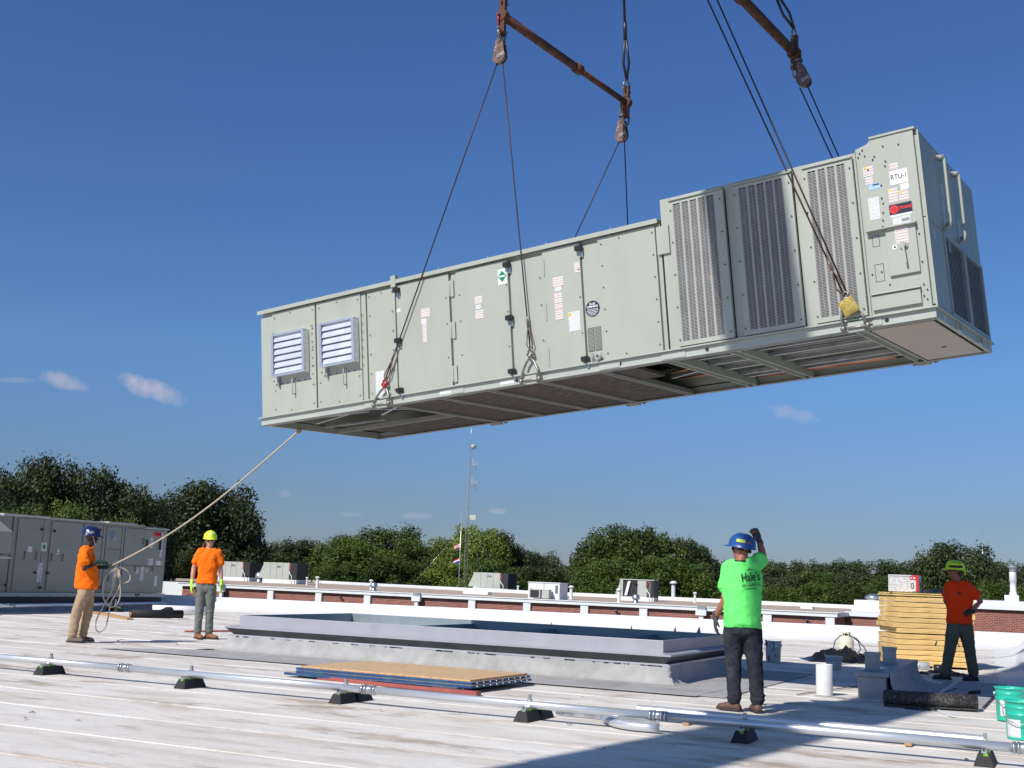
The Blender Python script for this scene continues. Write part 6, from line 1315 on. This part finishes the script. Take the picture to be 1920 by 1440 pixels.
# printed lettering on the back, laid on the shirt surface
def on_shirt(obj, tshirt):
    dg = bpy.context.evaluated_depsgraph_get(); sm = obj.modifiers.new('wrap', 'SHRINKWRAP'); sm.target = tshirt; sm.wrap_method = 'PROJECT'; sm.use_project_y = True; sm.use_negative_direction = True; sm.use_positive_direction = True; sm.offset = .0035
for s__, sz, x, z_, bold, rot_ in (('Hale\'s', .135, .075, 1.400, .0016, 8), ('MECHANICAL', .054, .080, 1.318, 0, 8)):
    o = text(s__, sz, 'black_print', 'shirt_lettering', p3, (x, -.2, z_), (R(90), R(-rot_), 0), bold=bold, depth=0, sx=.62 if sz > .1 else .60)
    me = o.data; bm2 = bmesh.new(); bm2.from_mesh(me); bmesh.ops.triangulate(bm2, faces=bm2.faces); bmesh.ops.subdivide_edges(bm2, edges=[e_ for e_ in bm2.edges if e_.calc_length() > .01], cuts=5, use_grid_fill=True); bmesh.ops.triangulate(bm2, faces=bm2.faces); bm2.to_mesh(me); bm2.free()
    mw = Euler((R(90), R(-rot_), 0)).to_matrix(); 
    ts_ = [c_ for c_ in p3.children if c_.name.startswith('tshirt')][0]
    for v in me.vertices:
        p = mw @ Vector((v.co.x*o.scale.x, v.co.y, v.co.z)) + Vector((x, -.4, z_)); hit, loc_, nn, ii = ts_.ray_cast(Vector((p.x, -.6, p.z)), Vector((0, 1, 0)))
        v.co = (loc_+Vector((0, -.016, 0))) if hit else Vector((p.x, -.12, p.z))
    o.location = (0, 0, 0); o.rotation_euler = (0, 0, 0); o.scale = (1, 1, 1)
for pts, nm in (([(.02, 1.474), (.11, 1.484)], 'star_print'), ([(.055, 1.462), (.06, 1.50)], 'star_print'), ([(.0, 1.268), (.15, 1.290)], 'line_print')):
    q = MB(); out_ = []
    for (x, z_) in [(pts[0][0]*(1-t_)+pts[1][0]*t_, pts[0][1]*(1-t_)+pts[1][1]*t_) for t_ in np.linspace(0, 1, 9)]:
        hit, loc_, nn, ii = ts_.ray_cast(Vector((x, -.6, z_)), Vector((0, 1, 0))); out_.append(loc_ if hit else Vector((x, -.12, z_)))
    q.tube(out_, [.001+.0035*math.sin(math.pi*i/8) for i in range(9)], 6); q.build(nm, 'black_print', p3)
# w4: man by the foam stack, hand on hip, facing left
J4 = dict(head=(-.005, 0, 1.665), neck=(.02, .01, 1.515), shL=(-.085, -.04, 1.40), shR=(.165, .02, 1.41), elL=(-.155, .17, 1.20), wrL=(-.05, .12, 1.02), elR=(.35, .03, 1.21), wrR=(.205, -.11, 1.05), hem=(.045, 0, .855),
          hipL=(-.035, -.03, .82), hipR=(.125, .03, .82), knL=(-.105, -.05, .48), knR=(.175, .05, .48), anL=(-.175, -.06, .10), anR=(.225, .06, .10), toeL=(-1, -.2, 0), toeR=(-.75, -.65, 0))
p4, V4, h4 = person((-1.86, 19.67), 5.4, 'man in a red orange shirt with hand on hip beside the stack of yellow boards', J4, 218, (262, 2), dict(skin='skin_tan', shirt='orange2', trousers='olive', boot='boot_dark', glove='glove_green', sole='rubber'),
    dict(handL=((.6, -.5, -.3), (0, -1, 0), .5, 1), handR=((-1, .05, .02), (0, .8, -.4), .75, 1), w=1.10, build=1.06, sleeve=.62, leg=1.12))
hh = hard_hat(V4['head']+Vector((.0, 0, .058)), ori(262, 4), 'yellow_hat', p4, .05, True, True, .008, w=.12, l=.145, h=.115); glasses(V4['head'], h4, p4, 'lens')
q = MB(); q.lathe([(.128, 0), (.135, .01), (.132, .03), (.126, .036)], V4['head']+Vector((0, 0, .055)), 24); q.build('strap_band', 'gap', hh)
q = MB(); q.sphere(V4['head']+Vector((-.155, -.02, .085)), .03, .035, .03, 8); q.build('head_lamp', 'black', hh); q = MB(); q.beam(V4['head']+Vector((.13, -.02, .06)), V4['head']+Vector((.15, -.02, -.05)), .03, .02); q.build('neck_strap', 'yellow_hat', hh)
q = MB(); q.sphere(V4['head']+Vector((.06, 0, -.02)), .055, .07, .07, 10); frozen(q, 'hair', 'hair', p4, .009, 1, .01, .03)
ts_ = [c_ for c_ in p4.children if c_.name.startswith('tshirt')][0]
q = MB(); 
for i, (x, z_, w_) in enumerate(((.045, 1.335, .05), (.05, 1.318, .065), (.05, 1.30, .045))):
    hit, loc_, nn, ii = ts_.ray_cast(Vector((x, -.6, z_)), Vector((0, 1, 0))); y_ = loc_.y if hit else -.12
    q.box(x-w_/2, x+w_/2, y_-.006, y_-.001, z_-.006, z_+.006)
q.build('chest_print', 'black_print', p4)

# tag rope from the unit to the first man, with the slack loops he holds
tr = empty('tag_rope', (0, 0, 0), label='long tan tag rope from the unit down to the man in khaki, slack in loops', cat='rope')
A_ = W(.03, .72, -.02); M1 = p1.matrix_basis; L1 = lambda x, y, z_: Matrix.Translation((-14.80, 14.51, 0)) @ Matrix.Rotation(R(45.6), 4, 'Z') @ Vector((x, y, z_))
Bp = L1(.40, .02, 1.26); pts = []
for k in range(25):
    t_ = k/24; p = A_*(1-t_)+Bp*t_; p.z -= .16*math.sin(math.pi*t_)*(1+.3*t_); pts.append(p)
tr.location = Bp; q = MB(); q.tube([p-Bp for p in pts], .0135, 8); q.build('rope', 'rope', tr)
q = MB()
for a in (0, 1.2, 2.3): q.tube([Vector((.035*math.cos(b), .035*math.sin(b)*math.cos(a), .035*math.sin(b)*math.sin(a)))+(pts[0]-Bp)+Vector((0, 0, .0)) for b in np.linspace(0, 2*math.pi, 9)[:-1]], .012, 6, closed=True)
q.build('knot', 'rope', tr)
def px2l(x, y, dy=0): s_ = 116.; z_ = (1205-y)/s_; return L1((x-146)/s_-.035*z_-.0, .0+dy, z_)
def smooth(pts, n=6):
    o = []
    for i in range(len(pts)-1):
        p0, p1_, p2_, p3_ = pts[max(i-1, 0)], pts[i], pts[i+1], pts[min(i+2, len(pts)-1)]
        for k in range(n):
            t_ = k/n; o.append(.5*((2*p1_)+(p2_-p0)*t_+(2*p0-5*p1_+4*p2_-p3_)*t_*t_+(3*p1_-p0-3*p2_+p3_)*t_**3))
    return o+[pts[-1]]
loops = [([(209, 1063), (196, 1071), (185, 1084), (183, 1108), (188, 1128), (198, 1137), (209, 1133), (215, 1116), (213, 1090), (209, 1066)], -.04),
         ([(207, 1064), (203, 1085), (199, 1108), (186, 1135), (175, 1160), (174, 1178), (182, 1184), (192, 1174), (196, 1150), (199, 1128), (208, 1110), (214, 1088), (210, 1067)], .04),
         ([(210, 1062), (222, 1066), (231, 1076), (230, 1087), (221, 1091), (213, 1086), (207, 1072)], 0)]
q = MB()
for lp, dy in loops: q.tube([p-Bp for p in smooth([px2l(x, y, dy*math.sin(i)) for i, (x, y) in enumerate(lp)])], .0115, 8)
q.build('loop', 'rope', tr)

# ------------------------------------------------------------------ trees: x, y, crown top height, crown radius, kind
TREES = [(-86.2, 74.8, 9.1, 3.1, 'd'), (-87.2, 79.6, 10.7, 3.8, 'd'), (-83.7, 83.7, 10.3, 4.3, 'd'), (-85.2, 90.1, 8.4, 3.0, 'd'), (-84.3, 70.3, 7.6, 2.7, 'd'), (-76.7, 68.7, 6.1, 2.4, 'm'), (-74.0, 71.2, 6.1, 2.6, 'm'), (-76.2, 65.7, 5.3, 1.9, 'm'), (-72.9, 74.1, 5.2, 2.0, 'm'), (-79.2, 84.6, 4.9, 2.2, 'd'), (-107.0, 126.0, 12.5, 6.9, 'd'), (-114.3, 128.6, 9.4, 4.1, 'd'), (-106.6, 132.6, 8.6, 4.1, 'd'), (-104.8, 117.6, 2.9, 3.8, 'd'), (-99.4, 122.6, 2.5, 4.5, 'd'), (-114.8, 151.7, 5.6, 2.9, 'f'), (-108.2, 149.3, 5.8, 4.5, 'd'), (-108.1, 155.3, 4.2, 4.2, 'd'), (-102.4, 139.1, 2.6, 4.2, 'f'), (-93.2, 139.6, 6.4, 4.5, 'm'), (-91.4, 145.8, 8.2, 5.8, 'm'), (-88.2, 136.5, 5.8, 4.7, 'm'), (-85.8, 143.2, 6.2, 4.1, 'm'), (-88.7, 131.2, 2.7, 3.9, 'm'), (-82.6, 134.0, 3.7, 4.2, 'm'), (-81.1, 145.6, 6.2, 3.8, 'l'), (-77.5, 148.0, 8.6, 4.5, 'l'), (-82.2, 152.7, 7.4, 4.7, 'l'), (-76.9, 153.0, 7.7, 3.9, 'd'), (-74.8, 156.6, 6.2, 3.5, 'd'), (-74.9, 136.7, 3.6, 3.9, 'l'), (-70.9, 139.7, 3.8, 4.2, 'm'), (-79.5, 137.8, 3.2, 3.6, 'm'), (-79.5, 174.7, 5.6, 3.9, 'f'), (-74.9, 171.3, 5.6, 2.3, 'c'), (-74.3, 174.9, 6.1, 2.4, 'c'), (-68.0, 146.9, 3.2, 4.0, 'd'), (-64.9, 150.8, 2.9, 4.0, 'f'), (-71.0, 173.4, 4.9, 2.9, 'm'), (-61.6, 155.0, 7.2, 3.8, 'm'), (-56.4, 151.6, 9.0, 5.1, 'm'), (-54.4, 157.1, 8.7, 4.5, 'm'), (-52.7, 162.6, 8.0, 4.2, 'd'), (-51.6, 167.9, 6.8, 3.5, 'd'), (-54.5, 142.0, 4.7, 4.1, 'm'), (-50.9, 144.9, 4.9, 4.1, 'm'), (-47.2, 149.0, 4.4, 3.8, 'm'), (-50.4, 172.1, 5.4, 3.2, 'f'), (-67.2, 237.1, 6.3, 4.9, 'f'), (-64.0, 244.2, 7.2, 5.6, 'f'), (-60.2, 251.6, 7.3, 5.7, 'f'), (-54.0, 249.1, 7.2, 5.0, 'f'), (-50.5, 256.4, 7.3, 5.1, 'f'), (-45.9, 258.6, 7.7, 5.7, 'f'), (-41.6, 266.3, 8.3, 5.8, 'f'), (-36.4, 268.8, 8.2, 5.2, 'f'), (-52.1, 188.6, 3.3, 4.8, 'm'), (-46.2, 185.9, 3.0, 4.6, 'f'), (-42.8, 193.2, 3.4, 4.8, 'f'), (-38.1, 195.3, 4.5, 4.8, 'm'), (-32.5, 192.4, 4.3, 5.0, 'f'), (-27.3, 189.4, 3.9, 4.5, 'm'), (-47.3, 162.9, 2.2, 3.4, 'm'), (-35.2, 168.9, 2.2, 3.8, 'm'), (-29.8, 171.6, 2.2, 4.1, 'm'), (-39.9, 166.7, 1.8, 3.8, 'm'), (-42.1, 157.7, 1.5, 3.6, 'm'), (-13.2, 139.3, 6.9, 4.4, 'd'), (-15.9, 142.8, 5.2, 3.0, 'd'), (-11.2, 145.1, 5.6, 3.0, 'd'), (-12.8, 201.7, 6.7, 3.8, 'f'), (-9.7, 208.8, 6.8, 4.3, 'f'), (-8.9, 130.9, 2.9, 3.0, 'm'), (-5.8, 134.7, 2.8, 2.8, 'm'), (-4.9, 166.4, 4.7, 3.1, 'm'), (-19.1, 159.7, 2.9, 3.4, 'm')]
def leaf_mesh(name, seed, n, leaf, kind):
    g_ = np.random.default_rng(seed)
    # crown in a unit box: x,y in -1..1, z in 0..1 (1 = top)
    nc = 52 if kind != 'c' else 26
    cl = []
    for i in range(nc):
        for _ in range(60):
            a = g_.uniform(0, 2*np.pi); zz = g_.uniform(0.04, .90)
            env = (np.sqrt(max(0, 1-((zz-.42)/.60)**2)) if zz > .42 else (.72+.28*np.sqrt(zz/.42))) if kind != 'c' else (1-zz)*.95
            rad = g_.uniform(.2, .80)*env
            c = np.array([rad*np.cos(a), rad*np.sin(a), zz])
            if all(np.linalg.norm((c-o_[0])*[1, 1, 1.6]) > .22 for o_ in cl): break
        r = g_.uniform(.20, .36)*(1-.35*zz) if kind != 'c' else .2*(1.15-zz)
        cl.append((c, r))
    cl.append((np.array([.08*g_.normal(), .08*g_.normal(), .86]), .18 if kind != 'c' else .08))
    P = []; Nn = []
    w_ = np.array([c[1]**2 for c in cl]); w_ /= w_.sum()
    idx = g_.choice(len(cl), n, p=w_)
    dirs = g_.normal(size=(n, 3)); dirs /= np.linalg.norm(dirs, axis=1)[:, None]
    rr_ = g_.uniform(.0, 1, n)**.38 * (1+.22*g_.normal(size=n)*(g_.random(n) < .35))
    C = np.array([c[0] for c in cl])[idx]; Rd = np.array([c[1] for c in cl])[idx]
    pos = C + dirs*(Rd*rr_)[:, None]*[1, 1, .62 if kind != 'c' else .9]
    nrm = dirs*.7 + g_.normal(size=(n, 3))*.6 + [0, 0, .35]; nrm /= np.linalg.norm(nrm, axis=1)[:, None]
    t1 = np.cross(nrm, g_.normal(size=(n, 3))); t1 /= np.linalg.norm(t1, axis=1)[:, None]; t2 = np.cross(nrm, t1)
    sz = leaf*g_.uniform(.6, 1.35, n)[:, None]
    zsc = np.array([1, 1, .62])
    v = np.stack([pos-t1*sz*zsc, pos-t2*sz*.55*zsc+nrm*sz*.12, pos+t1*sz*zsc, pos+t2*sz*.55*zsc+nrm*sz*.12], 1).reshape(-1, 3)
    me = bpy.data.meshes.new(name); me.vertices.add(4*n); me.vertices.foreach_set('co', v.ravel()); me.loops.add(4*n); me.loops.foreach_set('vertex_index', np.arange(4*n)); me.polygons.add(n)
    me.polygons.foreach_set('loop_start', np.arange(n)*4); me.update(calc_edges=True); me.materials.append(M['leaf_mid']); return me
variants = {}
for kd, cnt, lf, nn in (('d', 3, .026, 30000), ('m', 3, .026, 28000), ('l', 2, .028, 22000), ('f', 2, .030, 18000), ('c', 1, .03, 9000)):
    variants[kd] = [leaf_mesh('crown', hash_ * 31 + ord(kd), nn, lf, kd) for hash_ in range(cnt)]
LM = dict(d='leaf_dark', m='leaf_mid', l='leaf_light', f='leaf_far', c='leaf_far')
TL = {'d': 'dark dense oak in the tree line', 'm': 'green leafy tree in the tree line', 'l': 'bright yellow green tree in the tree line', 'f': 'dull green tree in the distant tree line', 'c': 'narrow pointed conifer in the tree line'}
q = MB(); trk = [(0, 0, -.02), (.01, 0, .3), (.0, .02, .6), (.02, 0, .9)]
q.tube(trk, [.03, .022, .016, .006], 8)
for k in range(7):
    a = k*2.4; z0 = .28+k*.07; q.tube([(0, 0, z0), (.10*math.cos(a), .10*math.sin(a), z0+.1), (.22*math.cos(a), .22*math.sin(a), z0+.2)], [.012, .008, .004], 5)
trunk_me = q.mesh('trunk'); trunk_me.materials.append(M['bark'])
FARX = {}
for i, (x, y, zt, r, kd) in enumerate(TREES):
    left = i < 10
    t = empty('tree', (x, y, -5.6), random.uniform(0, 6.28), '', 'tree', {'d': 'dark oaks', 'm': 'green trees', 'l': 'bright green trees', 'f': 'distant dull green trees', 'c': 'conifers'}[kd])
    near_ = 'at the far left behind the left rooftop unit' if i < 10 else 'behind the worker with the yellow helmet' if i < 15 else 'between that big oak and the mast' if i < 25 else 'around the mast' if i < 33 else 'between the mast and the man in green' if i < 48 else 'between the man in green and the foam stack' if i < 67 else 'behind the man in red orange at the right'
    near_ = near_.replace('that big oak', 'the big dark oak')
    t['label'] = {'d': 'dark dense oak ', 'm': 'mid green leafy tree ', 'l': 'bright yellow green tree ', 'f': 'dull green distant tree ', 'c': 'narrow pointed conifer '}[kd] + near_
    t['group'] = t['group'] + ' ' + near_
    hgt = zt+5.6; me = variants[kd][i % len(variants[kd])]
    c = bpy.data.objects.new('crown', me); col.objects.link(c); c.parent = t
    lo = .12 if kd != 'c' else .02; WS = 1.45 if kd != 'c' else 1.1
    c.location = (0, 0, hgt*lo); c.scale = (r*WS, r*WS, hgt*(1-lo)*1.0)
    c.material_slots[0].link = 'OBJECT'; c.material_slots[0].material = M[LM[kd]]
    k_ = bpy.data.objects.new('trunk', trunk_me); col.objects.link(k_); k_.parent = t; k_.scale = (hgt*.62, hgt*.62, hgt*.75)
# every tree gets its own place in its row, counted from the left of the picture
rows = {}
for o in [o for o in bpy.data.objects if o.name.startswith('tree') and o.get('category') == 'tree']:
    p = o.location - Vector((0, 0, EYE)); rows.setdefault(o['label'], []).append((p.dot(rt)/p.dot(fwd), o))
ORD = ['first', 'second', 'third', 'fourth', 'fifth', 'sixth', 'seventh', 'eighth', 'ninth', 'tenth', 'eleventh', 'twelfth', 'thirteenth']
for lb, lst in rows.items():
    if len(lst) < 2: lst[0][1]['label'] = lb; continue
    lst.sort(key=lambda t_: t_[0])
    sh_ = lb.replace('mid green leafy tree', 'mid green tree').replace('bright yellow green tree', 'yellow green tree').replace('dull green distant tree', 'dull distant tree').replace('dark dense oak', 'dark oak').replace(' at the far left behind the left rooftop unit', ' behind the left rooftop unit').replace('behind the worker with the yellow helmet', 'behind the neon gloved worker').replace('behind the man in red orange at the right', 'behind the man in red orange').replace('between that big dark oak', 'between the big oak').replace('between the big dark oak and the mast', 'between the oaks and the mast')
    for i, (_, o) in enumerate(lst): o['label'] = (ORD[i] if i < len(lst)-1 else 'rightmost' if i else 'leftmost') + ' ' + sh_ + ('' if i == len(lst)-1 else ', from the left')
# far off woodland reading as one mass
n = 60000; g_ = np.random.default_rng(5); ang = g_.uniform(-1.15, .35, n); dd = g_.uniform(255, 520, n)
px_, py_ = np.sin(ang)*dd, np.cos(ang)*dd
hh_ = 4.0+3.2*np.sin(px_*.031+1)*np.cos(py_*.027)+1.5*np.sin(px_*.11+py_*.07)
hh_ = np.clip(hh_, 1.5, 8) + (dd-255)*.012
pz_ = -5.6+ (hh_+3.8)*g_.uniform(.25, 1, n)**.5
pos = np.stack([px_, py_, pz_], 1); t1 = g_.normal(size=(n, 3)); t1 /= np.linalg.norm(t1, axis=1)[:, None]; t2 = np.cross(t1, g_.normal(size=(n, 3))); t2 /= np.linalg.norm(t2, axis=1)[:, None]
sz = g_.uniform(.6, 1.5, n)[:, None]
v = np.stack([pos-t1*sz, pos-t2*sz*.7, pos+t1*sz, pos+t2*sz*.7], 1).reshape(-1, 3)
me = bpy.data.meshes.new('distant_woodland'); me.vertices.add(4*n); me.vertices.foreach_set('co', v.ravel()); me.loops.add(4*n); me.loops.foreach_set('vertex_index', np.arange(4*n)); me.polygons.add(n); me.polygons.foreach_set('loop_start', np.arange(n)*4); me.update(calc_edges=True)
me.materials.append(M['leaf_far']); o = bpy.data.objects.new('distant_woodland', me); col.objects.link(o); tag(o, 'far wooded horizon behind the tree line', 'woodland', kind='stuff')
# bare dead limbs standing among the leaves
for x, y, z0, s_, lb in ((-50.5, 138, -2.0, 1.5, 'bare pale dead limbs showing low in the trees left of the mast'),):
    t = empty('dead_tree', (x*1.25, y*.96, z0-1), label=lb, cat='dead tree'); q = MB(); rg = random.Random(int(x*7))
    def br(p, d, L_, r_, dep):
        e = p+d*L_; r_ = r_*.6; q.tube([p, p+d*L_*.5+Vector((rg.uniform(-.1, .1), 0, 0))*L_, e], [r_, r_*.8, r_*.6], 5); r_ = r_/.6
        if dep:
            for _ in range(3): br(e, (d+Vector((rg.uniform(-.8, .8), rg.uniform(-.4, .4), rg.uniform(-.1, .5)))).normalized(), L_*.66, r_*.6, dep-1)
    br(Vector((0, 0, 0)), Vector((rg.uniform(-.4, .4), 0, 1)).normalized(), s_*1.1, .13, 3); q.build('branches', mat('bare_wood_'+str(int(x)), (.33, .29, .25), .9), t)

# ------------------------------------------------------------------ mast, flags, far aerials
t = empty('radio_mast', (-66.3, 124.1, -5.6), label='thin guyed lattice radio mast with dish aerials in front of the trees', cat='mast')
t.scale = (.82, .82, .862); q = MB(); Hm = 25.5; legs = [(.30*math.cos(a), .30*math.sin(a)) for a in (.5, 2.6, 4.7)]
for lx, ly in legs: q.tube([(lx, ly, 0), (lx, ly, Hm)], .035, 5)
q.build('leg', 'under_steel', t); q = MB(); z = 0
while z < Hm-.7:
    for k in range(3): a, b = legs[k], legs[(k+1) % 3]; q.tube([(a[0], a[1], z), (b[0], b[1], z+.35)], .016, 4); q.tube([(b[0], b[1], z+.35), (a[0], a[1], z+.7)], .016, 4)
    z += .7
q.build('lattice', 'under_steel', t)['kind'] = 'stuff'
q = MB(); q.tube([(0, 0, Hm-.2), (0, 0, Hm+3.6)], [.05, .025], 6); q.build('whip_aerial', 'alu', t)
for z, k in ((Hm+.2, 0), (Hm-2.2, 1), (Hm-4.8, 1), (Hm-9.5, 2)):
    q = MB()
    if k == 0: q.lathe([(.0, 0), (.35, .1), (.4, .5), (.3, .6)], (.5, 0, z-.2), 10); q.tube([(0, 0, z), (.5, 0, z)], .03, 5)
    elif k == 1: 
        q.tube([(0, 0, z), (1.5, 0, z+.05)], .03, 5)
        for e in (.5, .9, 1.3): q.tube([(e, 0, z-.75+e*.3), (e-.1, 0, z+.75-e*.3)], .03, 5)
        q.tube([(.6, -.4, z+.9), (1.0, .4, z-.9)], .025, 5)
    else: q.box(.4, 1.4, -.05, .05, z-.35, z+.35); q.tube([(0, 0, z), (.5, 0, z)], .03, 5)
    q.build('aerial', 'far_casing', t)
q = MB()
for a in (1.2, 3.3, 5.6): q.tube([(0, 0, Hm*.6), (14*math.cos(a), 14*math.sin(a), 0)], .012, 4)
q.build('guy_wire', 'alu', t)
t = empty('flagpole', (-67.2, 124.3, -5.6), label='thin flagpole with two flags just left of the mast', cat='flagpole')
t.scale = (.82, .82, .862); q = MB(); q.tube([(0, 0, 0), (0, 0, 17.2)], [.08, .04], 6); q.build('pole', 'alu', t)
def flag(z, nm, cols):
    f_ = None
    for k, m in enumerate(cols):
        vs = []; n_ = 8
        for j in (0, 1):
            for i in range(n_+1): u = i/n_; vs.append((.05-(1.15*u), .12*math.sin(u*7), z-u*.65-(k+j)*.7/len(cols)*(1-u*.35)))
        q = MB(); q.add(vs, [(i, i+1, n_+2+i, n_+1+i) for i in range(n_)], True); o = q.build('flag' if k == 0 else 'flag_band', m, t if k == 0 else f_, fix=False); f_ = f_ or o
flag(12.6, 'a', ['flag_red', 'white', 'flag_red', 'white', 'flag_red']); flag(10.6, 'b', ['flag_red', 'white', 'flag_blue'])
for x, y, z1, lb in ((-115.3, 393.1, 12.3, 'tiny distant aerial on the horizon left of the blue hard hat'), (-40.0, 539.9, 29.6, 'thin distant mast rising right of the yellow helmet')):
    t = empty('radio_mast', (x, y, -5.6), label=lb, cat='mast'); q = MB(); q.tube([(0, 0, 0), (0, 0, z1+5.6)], [.28, .12], 5); q.build('pole', 'alu', t)
    q = MB()
    for z_ in (.8, .88, .95): q.tube([(-.6, 0, (z1+5.6)*z_), (.6, 0, (z1+5.6)*z_)], .08, 4)
    q.build('aerial', 'alu', t)

# small litter on the roof
q = MB(); rg = random.Random(21)
for i in range(120):
    x = rg.uniform(-15, -.9); y_ = rg.uniform(6.5, 26) if i % 3 else rg.uniform(14.8, 22); 
    if -12.6 < x < -4.6 and 14.5 < y_ < 19: continue
    a = rg.uniform(0, 3.1); l_ = rg.uniform(.01, .045); z_ = .012; p = Vector((x, y_, z_)); u_ = Vector((math.cos(a), math.sin(a), 0)); w_ = Vector((-math.sin(a), math.cos(a), 0))*rg.uniform(.3, .8)
    q.add([p-u_*l_, p-w_*l_+Vector((0, 0, l_*.4)), p+u_*l_, p+w_*l_*.8, p+Vector((0, 0, l_*.5))], [(0, 1, 4), (1, 2, 4), (2, 3, 4), (3, 0, 4)])
tag(q.build('litter', 'cant'), 'small scraps and grit scattered over the roof', kind='stuff')
